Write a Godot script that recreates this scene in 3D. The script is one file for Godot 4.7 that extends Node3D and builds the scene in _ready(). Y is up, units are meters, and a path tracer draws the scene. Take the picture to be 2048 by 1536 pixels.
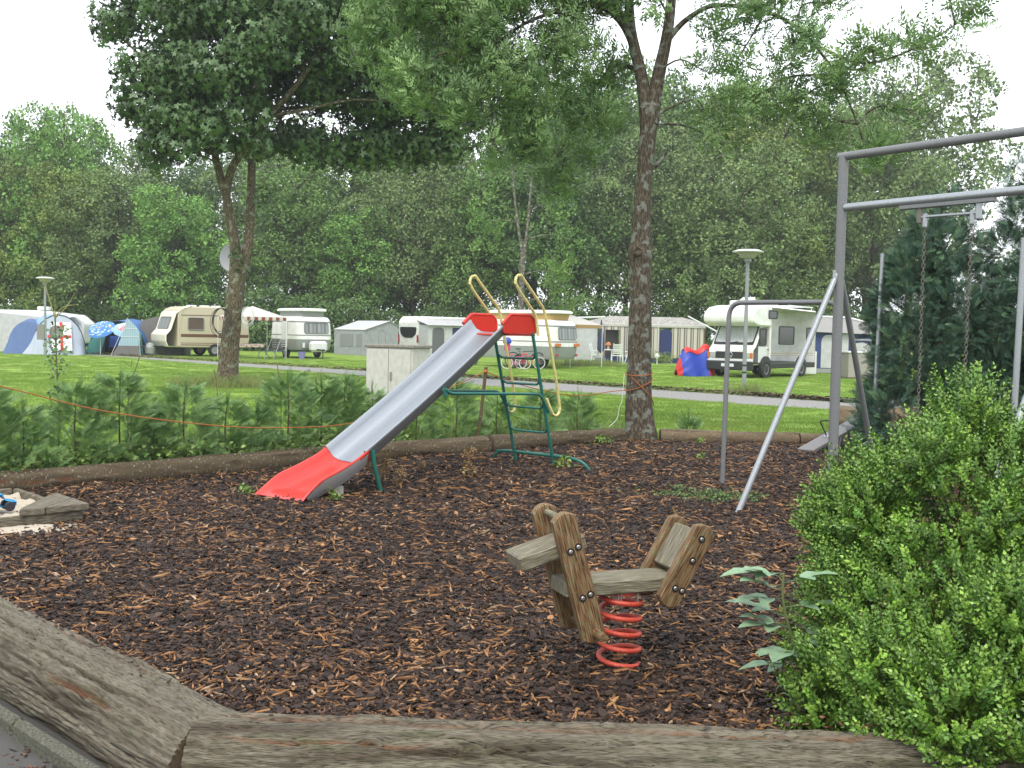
extends Node3D
# A playground with wood chips, a slide and a spring rocker; behind it a camp site and a wood under a rainy white sky.

var taken := {}
var mats := {}
var texs := {}
var rng := RandomNumberGenerator.new()

class B:
	var v := PackedVector3Array()
	var n := PackedVector3Array()
	var c := PackedColorArray()
	var u := PackedVector2Array()
	var ix := PackedInt32Array()
	var xf := Transform3D()
	var col := Color(1, 1, 1)

	func vert(p: Vector3, nn: Vector3, t := Vector2.ZERO) -> int:
		v.append(xf * p)
		n.append((xf.basis * nn).normalized())
		c.append(col)
		u.append(t)
		return v.size() - 1

	# a convex face, corners counter-clockwise seen from outside
	func face(p: Array, t: Array = []) -> void:
		var nn := ((p[1] - p[0]) as Vector3).cross(p[2] - p[0]).normalized()
		var k := v.size()
		for i in p.size():
			vert(p[i], nn, t[i] if t.size() > i else Vector2(p[i].x, p[i].y))
		for i in range(2, p.size()):
			ix.append(k)
			ix.append(k + i)
			ix.append(k + i - 1)

	func box(at: Vector3, size: Vector3, turn := Basis(), bevel := 0.0) -> void:
		var was := xf
		xf = xf * Transform3D(turn, at)
		var h := size * 0.5
		var e: float = min(bevel, min(h.x, min(h.y, h.z)) * 0.9)
		var long := 0
		if h.y >= h.x and h.y >= h.z: long = 1
		elif h.z >= h.x: long = 2
		var tone := func(p: Vector3, ax: int) -> Vector2:
			var o := [0, 1, 2]
			o.erase(ax)
			if o[1] == long: o.reverse()
			return Vector2(p[o[0]], p[o[1]] + 0.37 * ax)
		for ax in 3:
			var a := (ax + 1) % 3
			var b := (ax + 2) % 3
			for s in [-1.0, 1.0]:
				var q := []
				for k in [[-1, -1], [1, -1], [1, 1], [-1, 1]]:
					var p := Vector3.ZERO
					p[ax] = s * h[ax]
					p[a] = k[0] * (h[a] - e)
					p[b] = k[1] * (h[b] - e)
					q.append(p)
				if s < 0: q.reverse()
				face(q, q.map(func(p): return tone.call(p, ax)))
		if e > 0:
			for ax in 3:
				var a := (ax + 1) % 3
				var b := (ax + 2) % 3
				for k in [[-1, -1], [1, -1], [1, 1], [-1, 1]]:
					var p0 := Vector3.ZERO
					p0[a] = k[0] * h[a]
					p0[b] = k[1] * (h[b] - e)
					var p1 := Vector3.ZERO
					p1[a] = k[0] * (h[a] - e)
					p1[b] = k[1] * h[b]
					var d := Vector3.ZERO
					d[ax] = h[ax] - e
					var q := [p0 - d, p0 + d, p1 + d, p1 - d]
					var nn := ((q[1] - q[0]) as Vector3).cross(q[2] - q[0])
					if nn.dot(p0 + p1) < 0: q.reverse()
					face(q, q.map(func(p): return tone.call(p, a)))
			for sx in [-1.0, 1.0]:
				for sy in [-1.0, 1.0]:
					for sz in [-1.0, 1.0]:
						var q := [Vector3(sx * h.x, sy * (h.y - e), sz * (h.z - e)), Vector3(sx * (h.x - e), sy * h.y, sz * (h.z - e)), Vector3(sx * (h.x - e), sy * (h.y - e), sz * h.z)]
						if sx * sy * sz < 0: q.reverse()
						face(q)
		xf = was

	# a grid of rows of points, smooth; rows run so that the outside is right-handed (du x dv)
	func grid(rows: Array, around := false, colors: Array = [], flip := false) -> void:
		var h := rows.size()
		var w: int = rows[0].size()
		var nn := PackedVector3Array()
		nn.resize(h * w)
		var last := w if around else w - 1
		for i in h - 1:
			for j in last:
				var a: Vector3 = rows[i][j]
				var b: Vector3 = rows[i][(j + 1) % w]
				var d: Vector3 = rows[i + 1][j]
				var e: Vector3 = rows[i + 1][(j + 1) % w]
				var m := (b - a).cross(d - a) + (e - b).cross(d - b)
				nn[i * w + j] += m
				nn[i * w + (j + 1) % w] += m
				nn[(i + 1) * w + j] += m
				nn[(i + 1) * w + (j + 1) % w] += m
		var k := v.size()
		var was := col
		var along := 0.0
		var lane := PackedFloat32Array([0.0])
		var mid: PackedVector3Array = rows[h / 2]
		for j in range(1, w + 1): lane.append(lane[-1] + mid[j % w].distance_to(mid[j - 1]))
		for i in h:
			if i > 0: along += (rows[i][0] as Vector3).distance_to(rows[i - 1][0])
			for j in w + (1 if around else 0):
				var q := j % w
				var across := lane[j]
				if colors.size(): col = colors[i][q]
				vert(rows[i][q], -nn[i * w + q] if flip else nn[i * w + q], Vector2(along, across))
		col = was
		var ww := w + (1 if around else 0)
		for i in h - 1:
			for j in ww - 1:
				var a := k + i * ww + j
				if flip:
					for t in [a, a + 1, a + ww, a + 1, a + ww + 1, a + ww]: ix.append(t)
				else:
					for t in [a, a + ww, a + 1, a + 1, a + ww, a + ww + 1]: ix.append(t)

	func tube(path: Array, radius, sides := 8, caps := true, loop := false) -> void:
		var rows := []
		var m := path.size()
		var up := Vector3.ZERO
		for i in m:
			var a: Vector3 = path[(i - 1 + m) % m] if loop else path[max(i - 1, 0)]
			var b: Vector3 = path[(i + 1) % m] if loop else path[min(i + 1, m - 1)]
			var t := (b - a).normalized()
			if i == 0:
				up = Vector3.UP if absf(t.y) < 0.9 else Vector3.RIGHT
			up = (up - t * up.dot(t)).normalized()
			var side := t.cross(up)
			var r: float = radius[i] if radius is Array else radius
			var row := PackedVector3Array()
			for j in sides:
				var g := TAU * j / sides
				row.append((path[i] as Vector3) + (up * cos(g) + side * sin(g)) * r)
			rows.append(row)
		if loop: rows.append(rows[0])
		grid(rows, true)
		if caps and not loop:
			var f := Array(rows[0])
			f.reverse()
			face(f)
			face(Array(rows[-1]))

	func rod(a: Vector3, b: Vector3, r: float, sides := 8) -> void:
		tube([a, b], r, sides)

	# profile: Vector2(radius, height) from bottom to top, turned about y
	func lathe(profile: Array, sides := 16, sharp := true) -> void:
		if sharp:
			for i in profile.size() - 1:
				_ring([profile[i], profile[i + 1]], sides)
		else:
			_ring(profile, sides)

	func _ring(profile: Array, sides: int) -> void:
		var rows := []
		for p in profile:
			var row := PackedVector3Array()
			for j in sides:
				var g := TAU * j / sides
				row.append(Vector3(cos(g) * p.x, p.y, sin(g) * p.x))
			rows.append(row)
		grid(rows, true, [], true)

	# outline in x and y (counter-clockwise), depth along z about the middle
	func extrude(poly: Array, depth: float, bevel := 0.0) -> void:
		var p := PackedVector2Array(poly)
		if Geometry2D.is_polygon_clockwise(p): p.reverse()
		var m := p.size()
		var inner := PackedVector2Array()
		for i in m:
			var d0 := (p[i] - p[(i - 1 + m) % m]).normalized()
			var d1 := (p[(i + 1) % m] - p[i]).normalized()
			var o := (Vector2(-d0.y, d0.x) + Vector2(-d1.y, d1.x))
			o = o / max(o.length_squared() * 0.5, 0.3)
			inner.append(p[i] + o * bevel)
		var h := depth * 0.5
		var tri := Geometry2D.triangulate_polygon(inner)
		for s in [-1.0, 1.0]:
			var k := v.size()
			for q in inner: vert(Vector3(q.x, q.y, s * h), Vector3(0, 0, s), q)
			for t in range(0, tri.size(), 3):
				var a := tri[t]
				var b := tri[t + 1]
				var e := tri[t + 2]
				var ccw := (inner[b] - inner[a]).cross(inner[e] - inner[a]) > 0
				if ccw == (s > 0):
					for w in [a, e, b]: ix.append(k + w)
				else:
					for w in [a, b, e]: ix.append(k + w)
		var run := 0.0
		for i in m:
			var j := (i + 1) % m
			var l := p[i].distance_to(p[j])
			var a := Vector3(p[i].x, p[i].y, h - bevel)
			var b := Vector3(p[j].x, p[j].y, h - bevel)
			var zz := Vector3(0, 0, 2 * (h - bevel))
			face([a - zz, b - zz, b, a], [Vector2(run, 0), Vector2(run + l, 0), Vector2(run + l, depth), Vector2(run, depth)])
			if bevel > 0:
				var ai := Vector3(inner[i].x, inner[i].y, h)
				var bi := Vector3(inner[j].x, inner[j].y, h)
				var back := Vector3(0, 0, 2 * h)
				face([a, b, bi, ai])
				face([ai - back, bi - back, b - zz, a - zz])
			run += l

	func sheet(a: Vector3, b: Vector3, d: Vector3, e: Vector3) -> void:
		face([a, b, d, e], [Vector2(0, 0), Vector2(1, 0), Vector2(1, 1), Vector2(0, 1)])

	func mesh() -> ArrayMesh:
		var a := []
		a.resize(Mesh.ARRAY_MAX)
		a[Mesh.ARRAY_VERTEX] = v
		a[Mesh.ARRAY_NORMAL] = n
		a[Mesh.ARRAY_COLOR] = c
		a[Mesh.ARRAY_TEX_UV] = u
		a[Mesh.ARRAY_TEX_UV2] = u
		a[Mesh.ARRAY_INDEX] = ix
		var m := ArrayMesh.new()
		m.add_surface_from_arrays(Mesh.PRIMITIVE_TRIANGLES, a)
		return m

# ---------- nodes
func numbered(called: String) -> String:
	var k: int = taken.get(called, 0)
	taken[called] = k + 1
	return called if k == 0 else "%s_%03d" % [called, k]

func tag(o: Node3D, label: String, category := "", group := "", kind := "") -> Node3D:
	if label: o.set_meta("label", label)
	if category: o.set_meta("category", category)
	if group: o.set_meta("group", group)
	if kind: o.set_meta("kind", kind)
	return o

func thing(called: String, label: String, category: String, at := Vector3.ZERO, yaw := 0.0, group := "") -> Node3D:
	var o := Node3D.new()
	o.name = numbered(called)
	add_child(o)
	o.position = at
	o.rotation.y = deg_to_rad(yaw)
	return tag(o, label, category, group)

func part(parent: Node3D, called: String, b, m: Material, label := "") -> MeshInstance3D:
	var o := MeshInstance3D.new()
	o.name = called
	o.mesh = b.mesh() if b is B else b
	o.material_override = m
	parent.add_child(o, true)
	if label: o.set_meta("label", label)
	return o

func solo(called: String, label: String, category: String, b, m: Material, at := Vector3.ZERO, group := "", kind := "") -> MeshInstance3D:
	var o := MeshInstance3D.new()
	o.name = numbered(called)
	o.mesh = b.mesh() if b is B else b
	o.material_override = m
	o.position = at
	add_child(o)
	tag(o, label, category, group, kind)
	return o

func many(parent: Node3D, called: String, mesh: Mesh, m: Material, xs: Array, cols: Array) -> MultiMeshInstance3D:
	var mm := MultiMesh.new()
	mm.transform_format = MultiMesh.TRANSFORM_3D
	mm.use_colors = true
	mm.mesh = mesh
	mm.instance_count = xs.size()
	for i in xs.size():
		mm.set_instance_transform(i, xs[i])
		mm.set_instance_color(i, cols[i])
	var o := MultiMeshInstance3D.new()
	o.name = called
	o.multimesh = mm
	o.material_override = m
	parent.add_child(o, true)
	o.set_meta("kind", "stuff")
	return o

func twin(o: Node3D, label: String, at: Vector3, yaw: float) -> Node3D:
	var r: Node3D = o.duplicate()
	var kind := String(o.name)
	if kind.right(3).is_valid_int(): kind = kind.left(-4)
	r.name = numbered(kind)
	add_child(r)
	r.position = at
	r.rotation.y = deg_to_rad(yaw)
	if label: r.set_meta("label", label)
	return r

# ---------- materials; colours are real-world linear values
func L(r: float, g: float, b: float) -> Color:
	return Color(r, g, b).linear_to_srgb()

func noise_tex(key: String, freq: float, stops: Array, size := 512, octaves := 4, kind := FastNoiseLite.TYPE_SIMPLEX_SMOOTH, height := 0) -> Texture2D:
	if texs.has(key): return texs[key]
	var f := FastNoiseLite.new()
	f.seed = key.hash() % 10000
	f.noise_type = kind
	f.frequency = freq
	f.fractal_octaves = octaves
	var t := NoiseTexture2D.new()
	t.width = size
	t.height = height if height else size
	t.seamless = true
	t.noise = f
	if stops.size():
		var g := Gradient.new()
		var o := PackedFloat32Array()
		var c := PackedColorArray()
		for s in stops:
			o.append(s[0])
			var q: Color = s[1]
			c.append(Color(q.linear_to_srgb(), q.a))
		g.offsets = o
		g.colors = c
		t.color_ramp = g
	texs[key] = t
	return t

func mat(key: String, col: Color, rough := 0.6, metal := 0.0, o := {}) -> StandardMaterial3D:
	if mats.has(key): return mats[key]
	var m := StandardMaterial3D.new()
	m.resource_name = key
	m.albedo_color = Color(col.linear_to_srgb(), o.get("alpha", 1.0))
	m.roughness = rough
	m.metallic = metal
	m.cull_mode = BaseMaterial3D.CULL_DISABLED if o.get("two", true) else BaseMaterial3D.CULL_BACK
	if o.has("tex"): m.albedo_texture = o.tex
	if o.has("scale"): m.uv1_scale = o.scale
	if o.get("tri", false):
		m.uv1_triplanar = true
		m.uv1_world_triplanar = o.get("world", true)
	if o.has("bump"):
		m.heightmap_enabled = true
		m.heightmap_texture = o.bump
		m.heightmap_scale = o.cm
	if o.has("detail"):
		m.detail_enabled = true
		m.detail_albedo = o.detail
		m.detail_blend_mode = BaseMaterial3D.BLEND_MODE_MIX
		m.detail_uv_layer = BaseMaterial3D.DETAIL_UV_2
		m.uv2_scale = o.get("detail_scale", Vector3.ONE)
	if o.has("rtex"):
		m.roughness_texture = o.rtex
	if o.get("vc", false): m.vertex_color_use_as_albedo = true
	if o.has("coat"):
		m.clearcoat_enabled = true
		m.clearcoat = o.coat
		m.clearcoat_roughness = o.get("coat_rough", 0.1)
	if o.has("back"):
		m.backlight_enabled = true
		m.backlight = o.back
	if o.has("alpha"): m.transparency = BaseMaterial3D.TRANSPARENCY_ALPHA
	if o.has("spec"): m.metallic_specular = o.spec
	mats[key] = m
	return m

func curve(pts: Array, each := 6) -> Array:
	# a smooth run through the points
	var out := []
	for i in pts.size() - 1:
		var p0: Vector3 = pts[max(i - 1, 0)]
		var p1: Vector3 = pts[i]
		var p2: Vector3 = pts[i + 1]
		var p3: Vector3 = pts[min(i + 2, pts.size() - 1)]
		for k in each:
			out.append(p1.cubic_interpolate(p2, p0, p3, float(k) / each))
	out.append(pts[-1])
	return out

func rounded(pts: Array, r: float, steps := 4) -> Array:
	# a polyline with its inner corners rounded
	var out := [pts[0]]
	for i in range(1, pts.size() - 1):
		var a = pts[i] + (pts[i - 1] - pts[i]).limit_length(r)
		var b = pts[i] + (pts[i + 1] - pts[i]).limit_length(r)
		for k in steps + 1:
			var t := float(k) / steps
			out.append(a.lerp(pts[i], t).lerp(pts[i].lerp(b, t), t))
	out.append(pts[-1])
	return out

func round_poly(pts: Array, r, steps := 3) -> Array:
	var out := []
	var m := pts.size()
	for i in m:
		var p: Vector2 = pts[i]
		var q: float = r[i] if r is Array else r
		if q <= 0.0:
			out.append(p)
			continue
		var a: Vector2 = p + (pts[(i - 1 + m) % m] - p).limit_length(q)
		var b: Vector2 = p + (pts[(i + 1) % m] - p).limit_length(q)
		for k in steps + 1:
			var t := float(k) / steps
			out.append(a.lerp(p, t).lerp(p.lerp(b, t), t))
	return out

func rect(x0: float, y0: float, x1: float, y1: float) -> Array:
	return [Vector2(x0, y0), Vector2(x1, y0), Vector2(x1, y1), Vector2(x0, y1)]

func rnd(a: float, b: float) -> float:
	return rng.randf_range(a, b)

func rdir() -> Vector3:
	return Vector3(rng.randfn(), rng.randfn(), rng.randfn()).normalized()

func aim(d: Vector3, roll := 0.0) -> Basis:
	# a basis whose y axis runs along d
	var y := d.normalized()
	var x := (Vector3.RIGHT if absf(y.x) < 0.8 else Vector3.FORWARD).cross(y).normalized()
	var z := x.cross(y)
	return Basis(x, y, z) * Basis(Vector3.UP, roll)

func _ready() -> void:
	rng.seed = 20080
	# camera
	var cam := Camera3D.new()
	cam.name = "camera"
	cam.position = Vector3(0, 1.6, 0)
	cam.rotation_degrees = Vector3(-2.85, 0, 1.2)
	cam.fov = 40.0
	cam.near = 0.05
	cam.far = 900.0
	add_child(cam)
	cam.current = true
	# a rainy sky, bright all over
	var sky_mat := ProceduralSkyMaterial.new()
	sky_mat.sky_top_color = L(0.84, 0.89, 0.98)
	sky_mat.sky_horizon_color = L(0.92, 0.95, 0.98)
	sky_mat.sky_curve = 0.2
	sky_mat.ground_bottom_color = L(0.10, 0.12, 0.07)
	sky_mat.ground_horizon_color = L(0.6, 0.63, 0.62)
	sky_mat.sun_angle_max = 30.0
	var sky := Sky.new()
	sky.sky_material = sky_mat
	var env := Environment.new()
	env.background_mode = Environment.BG_SKY
	env.sky = sky
	env.tonemap_mode = Environment.TONE_MAPPER_LINEAR
	env.tonemap_exposure = 2.1
	env.background_energy_multiplier = 1.0
	env.fog_enabled = true
	env.fog_density = 0.0006
	env.fog_light_color = Color(0.93, 0.96, 0.97)
	env.sdfgi_enabled = true
	env.ssao_enabled = true
	env.ssil_enabled = true
	var we := WorldEnvironment.new()
	we.name = "environment"
	we.environment = env
	add_child(we)
	var sun := DirectionalLight3D.new()
	sun.name = "sun"
	sun.light_energy = 0.5
	sun.light_angular_distance = 25.0
	sun.light_color = Color(1.0, 0.98, 0.94)
	sun.shadow_enabled = true
	sun.rotation_degrees = Vector3(-56, -8, 0)
	add_child(sun)
	build_ground()
	build_logs()
	build_slide()
	build_rocker()
	build_swing()
	build_bar()
	build_seesaw()
	build_sandbox()
	build_shrubs()
	build_small_plants()
	build_trees()
	build_wood()
	build_site()
	build_rope()
	build_small_things()

const BED := [Vector2(-1.02, -3.62), Vector2(1.2, -3.52), Vector2(5.2, -3.5), Vector2(8.2, -8.0), Vector2(8.2, -15.95), Vector2(5.0, -15.95), Vector2(1.95, -15.9), Vector2(-0.4, -13.95), Vector2(-5.8, -8.7)]
const PATH_FAR := [Vector2(14, -21.3), Vector2(8.55, -26.22), Vector2(6.46, -28.4), Vector2(0.3, -34.4), Vector2(-5.78, -40.0), Vector2(-19.02, -51.5), Vector2(-34, -64)]
const PATH_NEAR := [Vector2(12, -18.9), Vector2(7.56, -23.15), Vector2(5.57, -24.8), Vector2(-0.6, -30.6), Vector2(-5.3, -35.9), Vector2(-18.7, -50.0), Vector2(-35, -63)]

func in_bed(p: Vector2) -> bool:
	return Geometry2D.is_point_in_polygon(p, PackedVector2Array(BED))

var lump := FastNoiseLite.new()

func bed_y(x: float, z: float) -> float:
	return 0.022 + 0.022 * lump.get_noise_2d(x * 60.0, z * 60.0) + 0.012 * lump.get_noise_2d(x * 260.0 + 50.0, z * 260.0)

func build_ground() -> void:
	lump.seed = 4
	lump.frequency = 0.01
	# lawn
	var g := B.new()
	g.face([Vector3(-420, 0, 60), Vector3(420, 0, 60), Vector3(420, 0, -500), Vector3(-420, 0, -500)])
	var lawn_tex := noise_tex("lawn", 0.012, [[0.0, Color(0.10, 0.17, 0.028)], [0.35, Color(0.15, 0.245, 0.04)], [0.6, Color(0.19, 0.29, 0.05)], [0.8, Color(0.25, 0.32, 0.075)], [1.0, Color(0.3, 0.32, 0.11)]], 1024, 6)
	var lm := mat("lawn", Color(1, 1, 1), 0.9, 0.0, {tex = lawn_tex, tri = true, scale = Vector3(0.11, 0.11, 0.11), bump = noise_tex("lawn_fine", 0.12, [], 512, 3), cm = 3.0, spec = 0.25})
	var lawn := solo("lawn", "wide mown green lawn across the camp site", "lawn", g, lm, Vector3(0, -0.004, 0), "", "structure")
	# short grass standing on the lawn
	var t := B.new()
	rng.seed = 11
	for i in 170:
		var p := Vector3(rnd(-0.3, 0.3), 0, rnd(-0.3, 0.3))
		var a := rnd(0, TAU)
		var hgt := rnd(0.02, 0.05)
		var w := Vector3(cos(a), 0, sin(a)) * 0.006
		var tip := p + Vector3(rnd(-0.025, 0.025), hgt, rnd(-0.025, 0.025))
		var k := rnd(0.75, 1.2)
		t.col = Color(k, k, k)
		t.face([p - w, p + w, tip])
	var gm := mat("grass_blade", Color(0.19, 0.31, 0.05), 0.55, 0.0, {vc = true, back = Color(0.35, 0.4, 0.2), spec = 0.35})
	var xs := []
	var cs := []
	var path := PackedVector2Array(PATH_FAR)
	var rev := PATH_NEAR.duplicate()
	rev.reverse()
	path.append_array(PackedVector2Array(rev))
	var patchy := FastNoiseLite.new()
	patchy.frequency = 0.15
	var k2 := 0
	while k2 < 9000:
		k2 += 1
		var d := 10.0 + 44.0 * pow(rng.randf(), 1.35)
		var x := rnd(-1, 1) * (d * 0.53 + 1.0)
		var p := Vector2(x, -d)
		if in_bed(p) or Geometry2D.is_point_in_polygon(p, path): continue
		var s := rnd(0.8, 1.3)
		xs.append(Transform3D(Basis(Vector3.UP, rnd(0, TAU)).scaled(Vector3(s, rnd(0.7, 1.2), s)), Vector3(x, -0.006, -d)))
		var q := patchy.get_noise_2d(x, -d) + rnd(-0.15, 0.15)
		cs.append(Color(1.0 + 0.5 * max(q, 0.0), 1.0 + 0.12 * q, 1.0 + 0.7 * max(q, 0.0)))
	var grass := many(self, numbered("short_grass"), t.mesh(), gm, xs, cs)
	tag(grass, "short mown grass blades standing on the lawn", "grass", "", "stuff")
	# wood chip bed: the soil sheet
	rng.seed = 12
	var b := B.new()
	var step := 0.16
	var rows := []
	for i in 84:
		var row := PackedVector3Array()
		for j in 96:
			var x := -6.2 + j * step
			var z := -3.3 - i * step
			var y := bed_y(x, z) if in_bed(Vector2(x, z)) else -0.06
			row.append(Vector3(x, y, z))
		rows.append(row)
	b.grid(rows)
	var soil := mat("soil", Color(1, 1, 1), 0.85, 0.0, {tex = noise_tex("soil", 0.05, [[0.25, Color(0.012, 0.008, 0.007)], [0.5, Color(0.03, 0.019, 0.015)], [0.62, Color(0.06, 0.034, 0.022)], [0.7, Color(0.02, 0.014, 0.012)]], 1024, 5), tri = true, scale = Vector3(0.7, 0.7, 0.7), bump = noise_tex("soil_h", 0.09, [], 512, 4), cm = 3.0})
	solo("mulch_bed", "dark soil of the wood chip bed inside the log border", "ground", b, soil, Vector3.ZERO, "", "structure")
	build_chips()
	# front pavement and its kerb
	var f := B.new()
	f.face([Vector3(-14, 0.004, 12), Vector3(14, 0.004, 12), Vector3(14, 0.004, -3.45), Vector3(-1.05, 0.004, -3.45), Vector3(-7, 0.004, -9.0), Vector3(-14, 0.004, -9.0)])
	var am := mat("asphalt", Color(1, 1, 1), 0.75, 0.0, {tex = noise_tex("asphalt", 0.35, [[0.2, Color(0.04, 0.038, 0.034)], [0.5, Color(0.08, 0.076, 0.07)], [0.75, Color(0.15, 0.145, 0.135)]], 512, 3), tri = true, scale = Vector3(1.6, 1.6, 1.6), bump = noise_tex("asphalt_h", 0.3, [], 512, 2), cm = 1.0})
	solo("pavement", "grey rough asphalt pavement in front of the logs", "pavement", f, am, Vector3.ZERO, "", "structure")
	var kb := B.new()
	var kd := Vector3(-0.735, 0, -0.678)
	var kc := Vector3(-1.4, 0.0, -3.56)
	var rot := Basis(kd, Vector3.UP, kd.cross(Vector3.UP))
	for i in 4:
		kb.box(kc + kd * (0.15 + i * 1.0), Vector3(0.985, 0.09, 0.055), rot, 0.012)
	var km := mat("kerb", Color(1, 1, 1), 0.85, 0.0, {tex = noise_tex("kerb", 0.06, [[0.2, Color(0.03, 0.034, 0.02)], [0.5, Color(0.07, 0.07, 0.048)], [0.8, Color(0.13, 0.125, 0.095)]], 512, 5), tri = true, scale = Vector3(2, 2, 2)})
	solo("kerb", "low mossy concrete edging along the pavement beside the log", "kerb", kb, km, Vector3(0, 0.02, 0), "", "structure")
	# footpath through the lawn
	var pm := mat("path", Color(1, 1, 1), 0.7, 0.0, {tex = noise_tex("path", 0.05, [[0.25, Color(0.13, 0.125, 0.115)], [0.5, Color(0.2, 0.195, 0.185)], [0.75, Color(0.28, 0.27, 0.25)]], 512, 5), tri = true, scale = Vector3(0.6, 0.6, 0.6)})
	var pb := B.new()
	for i in PATH_FAR.size() - 1:
		var q := [PATH_NEAR[i], PATH_FAR[i], PATH_FAR[i + 1], PATH_NEAR[i + 1]]
		pb.face(q.map(func(p): return Vector3(p.x, 0.004, p.y)))
	solo("footpath", "grey footpath running across the lawn", "path", pb, pm, Vector3.ZERO, "", "structure")
	# rotting leaves along the far side of the path
	xs = []
	cs = []
	var lf := B.new()
	lf.face([Vector3(-0.05, 0, 0), Vector3(0, 0.012, 0.03), Vector3(0.05, 0, 0), Vector3(0, 0.006, -0.03)])
	for i in 9000:
		var seg := rng.randi_range(0, PATH_FAR.size() - 2)
		var p: Vector2 = PATH_FAR[seg].lerp(PATH_FAR[seg + 1], rng.randf())
		p += Vector2(0.7, -0.72) * (rng.randfn() * 0.16 + 0.1)
		xs.append(Transform3D(Basis(rdir(), rnd(-0.5, 0.5)) * Basis(Vector3.UP, rnd(0, TAU)) * Basis.from_scale(Vector3.ONE * rnd(0.6, 1.5)), Vector3(p.x, rnd(0.015, 0.1), p.y)))
		cs.append(Color(0.05, 0.035, 0.02).lerp(Color(0.22, 0.16, 0.07), rng.randf() * rng.randf()))
	var litter := many(self, numbered("leaf_litter"), lf.mesh(), mat("litter", Color(1, 1, 1), 0.8, 0.0, {vc = true}), xs, cs)
	tag(litter, "brown leaf litter heaped along the edge of the footpath", "leaves", "", "stuff")

func chip_mesh(seed_: int, l: float, w: float, h: float) -> ArrayMesh:
	# a flat angular shard, folded a little across the middle
	rng.seed = seed_
	var b := B.new()
	var top := []
	for p in [Vector2(-0.5, rnd(-0.3, 0.0)), Vector2(-0.15, -0.5), Vector2(0.3, rnd(-0.5, -0.3)), Vector2(0.5, rnd(-0.1, 0.25)), Vector2(0.1, 0.5), Vector2(-0.35, rnd(0.25, 0.5))]:
		top.append(Vector3(p.x * l * rnd(0.85, 1.0), h + rnd(-0.2, 0.2) * h, p.y * w))
	top[0].y += h * 0.9
	top[3].y -= h * 0.7
	b.face([top[0], top[5], top[4], top[1]])
	b.face([top[1], top[4], top[3], top[2]])
	for k in 6:
		var a: Vector3 = top[k]
		var e: Vector3 = top[(k + 1) % 6]
		b.face([a, e, e - Vector3(0, h, 0), a - Vector3(0, h, 0)])
	return b.mesh()

func build_chips() -> void:
	var shapes := [chip_mesh(31, 0.05, 0.016, 0.004), chip_mesh(32, 0.037, 0.025, 0.004), chip_mesh(33, 0.08, 0.0095, 0.0045), chip_mesh(34, 0.026, 0.019, 0.006)]
	rng.seed = 13
	var xs := [[], [], [], []]
	var cs := [[], [], [], []]
	var total := 165000
	for i in total:
		var z := 0.0
		var x := 0.0
		var d := 3.55 + 12.4 * pow(rng.randf(), 1.75)
		x = rnd(-1, 1) * (d * 0.52 + 0.5)
		z = -d
		if not in_bed(Vector2(x, z)): continue
		var k := rng.randi_range(0, 3)
		var r := clampf(rng.randf() + 0.22 * lump.get_noise_2d(x * 75.0 + 900.0, z * 75.0), 0.0, 1.0)
		if rng.randf() < 0.5: r = rng.randf()
		var c: Color
		if r < 0.68:
			c = Color(0.012, 0.008, 0.0065).lerp(Color(0.046, 0.028, 0.021), rng.randf())
			if rng.randf() < 0.5: k = 1 if rng.randf() < 0.5 else 3
		elif r < 0.85:
			c = Color(0.055, 0.032, 0.022).lerp(Color(0.115, 0.066, 0.042), rng.randf())
		elif r < 0.988:
			c = Color(0.19, 0.09, 0.036).lerp(Color(0.38, 0.195, 0.082), rng.randf())
			if rng.randf() < 0.8: k = 2
		else:
			c = Color(0.28, 0.17, 0.09).lerp(Color(0.4, 0.29, 0.19), rng.randf())
			k = 0 if rng.randf() < 0.4 else 2
		var s := rnd(0.5, 1.25) * (1.0 + clampf((d - 6.0) * 0.06, 0.0, 0.4))
		if rng.randf() < 0.03: s *= 1.7
		var tilt := rng.randfn() * 0.3
		var bs := Basis(Vector3.UP, rnd(0, TAU)) * Basis(Vector3(rnd(-1, 1), 0, rnd(-1, 1)).normalized(), tilt) * Basis.from_scale(Vector3(s, s, s * rnd(0.7, 1.3)))
		xs[k].append(Transform3D(bs, Vector3(x, bed_y(x, z) + rnd(-0.002, 0.014), z)))
		cs[k].append(c)
	# a few lie on the near logs
	for i in 300:
		var x := rnd(-0.9, 2.2)
		var p := Vector3(x, 0.262, -3.57 - rng.randf() * rng.randf() * 0.14)
		if i % 3 == 0:
			var q := rnd(0.1, 2.4)
			p = Vector3(-1.02 - q * 0.73, 0.253, -3.585 - q * 0.685) + Vector3(0.69, 0, -0.72) * (rng.randf() * 0.14)
		if i > 200:
			var q := rnd(-0.1, 0.7)
			p = Vector3(-1.3 - q * 0.73, 0.006, -3.42 - q * 0.685) + Vector3(-0.69, 0, 0.72) * (absf(rng.randfn()) * 0.13)
		var k := rng.randi_range(0, 3)
		xs[k].append(Transform3D(Basis(Vector3.UP, rnd(0, TAU)) * Basis.from_scale(Vector3.ONE * rnd(0.3, 0.8)), p))
		cs[k].append(Color(0.03, 0.018, 0.012).lerp(Color(0.2, 0.1, 0.05), pow(rng.randf(), 2.0)))
	var cm := mat("chips", Color(1, 1, 1), 0.62, 0.0, {vc = true, spec = 0.35})
	var names := ["bark_chips", "broad_chips", "splinter_chips", "crumb_chips"]
	var labels := ["brown bark chips strewn all over the playground bed", "broad dark flakes of bark between the chips of the bed", "long orange splinters of wood among the bark chips", "small black crumbs of bark between the chips"]
	for k in 4:
		var o := many(self, numbered(names[k]), shapes[k], cm, xs[k], cs[k])
		tag(o, labels[k], "chips", "", "stuff")

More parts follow.
